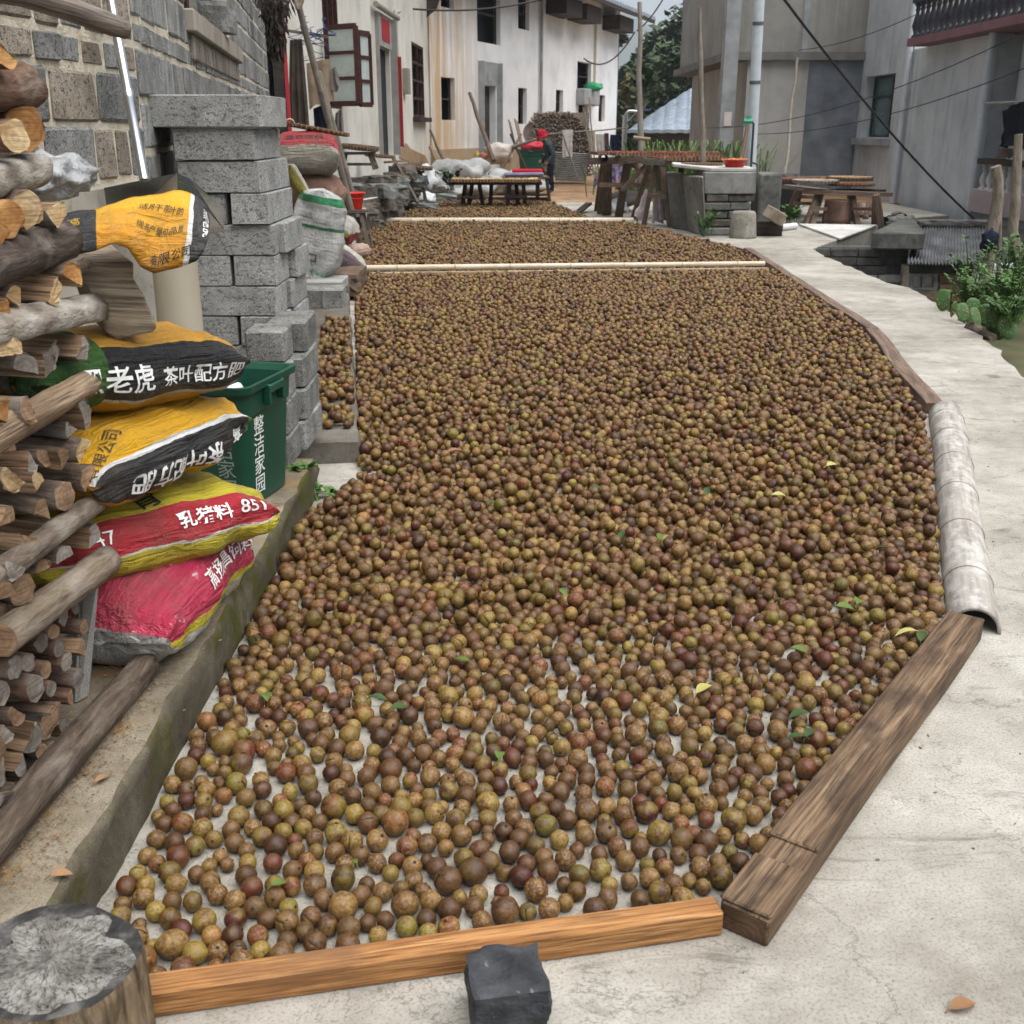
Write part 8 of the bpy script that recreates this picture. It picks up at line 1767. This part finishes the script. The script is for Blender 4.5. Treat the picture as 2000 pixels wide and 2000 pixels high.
for i, (u, v, Y, h, n, lab) in enumerate([(1905, 612, 9.2, 0.4, 20, 'bushy weed behind the middle of the cactus row'), (1950, 606, 9.0, 0.5, 30, 'dense weed behind the largest cactus pad'), (1985, 620, 8.7, 0.5, 30, 'dense weed at the frame edge above the cactus'), (1935, 580, 9.9, 0.7, 14, 'tall weed beside the knotted bare trunk'), (1975, 570, 9.8, 0.65, 16, 'tall weed between the two bare trunks'), (1893, 590, 9.6, 0.55, 9, 'thin yellow-green weed against the shed wall'), (1890, 575, 9.9, 0.75, 5, 'thin bright weed reaching over the corrugated roof'), (1995, 580, 9.5, 0.75, 18, 'leafy weed at the right frame edge'), (1965, 640, 7.9, 0.35, 22, 'low leafy weed under the cactus at the frame edge'), (1893, 610, 9.3, 0.3, 12, 'low leafy weed behind the small cactus pads')]):
    weed(u, v, Y, h * 0.75, n, lab, 90 + i)
p = G(1548, 438); weed(1545, 436, p.y, 0.28, 12, 'small bright weed growing behind the white pipe', 120, leaf=0.09, spread=0.16)
p = G(1370, 462); weed(1372, 458, p.y - 0.1, 0.35, 10, 'small dark fern at the foot of the washstand', 121, leaf=0.07, spread=0.15)
p = G(627, 968); weed(634, 975, p.y, 0.07, 5, 'tiny green weed at the end of the mossy kerb', 122, leaf=0.03, spread=0.05)
p = G(594, 915, 0.15); weed(592, 916, p.y, 0.03, 3, 'little round-leaved weed at the foot of the hollow blocks', 123, leaf=0.04, spread=0.05)
p = G(870, 392); weed(880, 372, 22.6, 0.4, 14, 'dark leafy weed beside the white tarp', 124, m_leaf_d, 0.12, 0.25)
# bare trunks at right
def trunk(pts, r0, r1, label):
    P = [D(u, v, Y) for u, v, Y in pts]; b = MB(); n = len(P); b.tube(P, [r0 + (r1 - r0) * i / (n - 1) for i in range(n)], 9, wob=0.25, seed=pts[0][0]); M = frame(P[0], P[-1]); tag(b.build('bare_trunk', bark_mat('pale bare trunk', [(0.10, 0.08, 0.06), (0.22, 0.185, 0.145), (0.32, 0.28, 0.23)]), M=M), label, 'trunk')
trunk([(1918, 600, 11), (1928, 540, 11), (1938, 450, 11.1), (1950, 390, 11.1), (1950, 350, 11.1), (1944, 325, 11.1)], 0.06, 0.05, 'bare forked trunk with a knotted dark cloth by the white wall')
trunk([(1950, 560, 11.3), (1952, 470, 11.3), (1953, 380, 11.3), (1955, 352, 11.3)], 0.025, 0.02, 'thin pale bare stick beside the forked trunk')
trunk([(1995, 560, 10.2), (1990, 510, 10.2), (1978, 450, 10.2), (1984, 400, 10.2), (1986, 330, 10.2), (1990, 262, 10.2)], 0.05, 0.035, 'crooked bare trunk near the right frame edge')
puff('knotted_cloth', D(1932, 472, 10.9), (0.08, 0.06, 0.11), f_navy, 'dark navy cloth knotted round the forked trunk', 'cloth', 0.6, 3, 5)
stick('dead_wood', G(1895, 640), G(1940, 660), 0.05, 0.03, barks[0], 'piece of dead wood lying before the cactus', 'wood')
# low planted bank right of the path
b = MB(); bank = [(3.2, 5.9), (3.42, 7.2), (3.68, 8.4), (3.85, 9.3), (4.4, 9.8), (7.0, 10.2), (7.0, 5.9)]; b.prism(bank, -1.69, -0.16)
tag(b.build('earth_bank', m_terr), kind='structure')
# fallen leaves among the fruits
m_lf = [leaf_mat('green fallen leaf', [(0.06, 0.10, 0.015), (0.10, 0.15, 0.03)], rough=0.6), leaf_mat('yellow fallen leaf', [(0.28, 0.25, 0.06), (0.38, 0.36, 0.12)], rough=0.6), leaf_mat('brown dry leaf', [(0.14, 0.06, 0.025), (0.28, 0.16, 0.08)], rough=0.7), leaf_mat('dark green fallen leaf', [(0.022, 0.045, 0.012), (0.045, 0.08, 0.02)], rough=0.6)]
LG = {0: ('green fallen leaf lying among the drying fruits', 'green leaves among the fruits'), 1: ('pale yellow-green leaf lying among the drying fruits', 'yellow leaves among the fruits'), 3: ('dark green leaf lying among the drying fruits', 'dark leaves among the fruits')}
def leaf(p, L, k, lab, rz, tilt, name='fallen_leaf', group=None):
    M = Matrix.Translation(Vector(p)) @ Matrix.Rotation(rz, 4, 'Z') @ Matrix.Rotation(tilt, 4, 'Y') @ Matrix.Rotation(tilt * 0.7, 4, 'X'); P = []
    for i in range(9):
        f = i / 8; w = 0.23 * L * math.sin(math.pi * f ** 0.85) ** 0.9 + 0.0008; z = 0.10 * L * math.sin(math.pi * f); P.append([Vector((L * (f - 0.5), -w, z + w * 0.35)), Vector((L * (f - 0.5), 0, z)), Vector((L * (f - 0.5), w, z + w * 0.35))])
    b = MB(); b.grid([[M @ v for v in r] for r in P]); b.tube([M @ Vector((-0.5 * L, 0, 0)), M @ Vector((-0.68 * L, 0, -0.01))], 0.0015, 4); tag(b.build(name, m_lf[k], M=M, recalc=False), lab, 'leaf', group)
rs = random.Random(77); hi = {}
for (x, y, z, r) in fruits:
    if y < 9: kx = (int(x // 0.05), int(y // 0.05)); hi[kx] = max(hi.get(kx, 0), z + r)
def top(x, y): return max(hi.get((int(x // 0.05) + i, int(y // 0.05) + j), 0.0) for i in (-1, 0, 1) for j in (-1, 0, 1))
def leaf_px(u, v, Lp, k, lab=None, group=None, tilt=None):
    p = G(u, v, 0.045); zd = p.y * math.cos(CP) + CH * math.sin(CP); p.z = top(p.x, p.y) * 0.92 + 0.004; L = Lp * zd / CF
    leaf(p, L, k, lab or LG[k][0], rs.uniform(0, 6.28), rs.uniform(-0.35, 0.35) if tilt is None else tilt, group=group or LG[k][1])
for (u, v, Lp, k) in [(520, 1365, 44, 0), (975, 1475, 42, 0), (1375, 1350, 46, 1), (1560, 1405, 48, 3), (1580, 1440, 40, 3), (1552, 1450, 40, 3), (1650, 1205, 44, 0), (1675, 1195, 44, 0), (1770, 1240, 46, 1), (1800, 1245, 40, 3), (1625, 925, 36, 1), (1520, 985, 34, 1), (1215, 1060, 30, 3), (1290, 1062, 34, 0), (900, 1290, 36, 0), (780, 1385, 40, 3), (740, 1370, 34, 3), (1000, 850, 22, 3), (800, 800, 22, 3), (960, 1000, 24, 3), (1240, 700, 20, 3), (1440, 720, 20, 3), (1660, 880, 28, 3), (1510, 870, 26, 3), (1100, 1180, 26, 0), (1380, 970, 26, 3), (1165, 970, 24, 3), (900, 650, 16, 3), (1330, 830, 20, 3), (1720, 1090, 30, 3), (1560, 1275, 36, 0), (690, 1690, 30, 0), (545, 1725, 34, 0), (1060, 760, 16, 0)]:
    leaf_px(u, v, Lp, k)
leaf_px(888, 895, 36, 2, 'curled pale brown leaf lying on the fruits in the middle left of the bed', 'brown leaves')
leaf_px(500, 1245, 34, 2, 'small brown leaf lying on the concrete beside the mossy kerb', 'brown leaves')
leaf(G(1880, 1965, 0.006), 0.055, 2, 'dry red-brown leaf lying on the bare concrete near the bottom right corner', 0.3, 0.05, group='brown leaves')
p = G(200, 1521, 0.158); leaf(p, 0.035, 2, 'small orange leaf lying on the ledge beside the ground log', 1.0, 0.1, group='brown leaves')
p = G(120, 1708, 0.158); leaf(p, 0.04, 2, 'dark curled leaf lying on the ledge near the stump', 0.5, 0.3, group='brown leaves')
# racket lying beside the low ledge
rk_ = empty('racket', G(640, 868, 0.105), 'old badminton racket head lying by the low ledge', 'racket')
c = G(628, 872, 0.03); M = Matrix.Translation(c) @ Matrix.Rotation(R(8), 4, 'Z'); b = MB(); pts = [M @ Vector((0.11 * math.cos(2 * math.pi * k / 32), 0.13 * math.sin(2 * math.pi * k / 32), 0)) for k in range(33)]; b.tube(pts, 0.006, 6, cap=False); b.build('rim', m_steel, rk_)
b = MB()
for k in range(-8, 9):
    q = k / 9; b.tube([M @ Vector((0.11 * q, -0.13 * math.sqrt(1 - q * q), 0)), M @ Vector((0.11 * q, 0.13 * math.sqrt(1 - q * q), 0))], 0.0012, 4); b.tube([M @ Vector((-0.11 * math.sqrt(1 - q * q), 0.13 * q, 0)), M @ Vector((0.11 * math.sqrt(1 - q * q), 0.13 * q, 0))], 0.0012, 4)
b.build('strings', m_white_print, rk_)
# wood chips on the ledge
b = MB(); rs = random.Random(41)
for _ in range(2600):
    y = rs.uniform(1.6, 3.3); x = -0.935 + rs.gauss(0, 0.045) + 0.03 * noise.noise(Vector((0, y * 6, 0))); s_ = rs.uniform(0.0008, 0.0032); b.box((x, y, 0.157 + rs.uniform(0, 0.004)), (s_ * rs.uniform(1, 3), s_, 0.0015), Matrix.Rotation(rs.uniform(0, 3), 3, 'Z') @ Matrix.Rotation(rs.uniform(-0.5, 0.5), 3, 'X'))
tag(b.build('wood_chips', mat('sawdust and chips', [(0.09, 0.05, 0.025), (0.22, 0.13, 0.06), (0.36, 0.25, 0.14)], 60, bump=0, shift=False), recalc=False), 'sawdust and wood chips scattered on the ledge beside the ground log', 'wood chips', kind='stuff')
b = MB(); rs = random.Random(61)
for _ in range(420):
    y = 1.2 + 9 * rs.random() ** 1.6; x = rs.uniform(0.4, 3.2)
    if inside((x, y), BED1) or x < -0.2 + 0.55 * (y - 1.2): continue
    s_ = rs.uniform(0.001, 0.005); b.box((x, y, 0.002), (s_ * rs.uniform(1, 3), s_, 0.002), Matrix.Rotation(rs.uniform(0, 3), 3, 'Z'))
tag(b.build('grit', mat('dark grit', [(0.03, 0.025, 0.02), (0.16, 0.13, 0.1), (0.4, 0.38, 0.34)], 40, bump=0, shift=False), recalc=False), 'bits of grit and husk scattered on the concrete path', 'grit', kind='stuff')
# ================================================================ hazy air
b = MB(); b.box((100, 800, 150), (1600, 2000, 304)); hz = b.build('haze', [])
t = bpy.data.materials.new('thin haze'); t.use_nodes = True; t.node_tree.nodes.clear()
pv = t.node_tree.nodes.new('ShaderNodeVolumePrincipled'); pv.inputs['Color'].default_value = (0.80, 0.87, 0.95, 1); pv.inputs['Density'].default_value = 0.00055; pv.inputs['Anisotropy'].default_value = 0.2
mo = t.node_tree.nodes.new('ShaderNodeOutputMaterial'); t.node_tree.links.new(pv.outputs[0], mo.inputs['Volume']); hz.data.materials.append(t); tag(hz, kind='stuff')
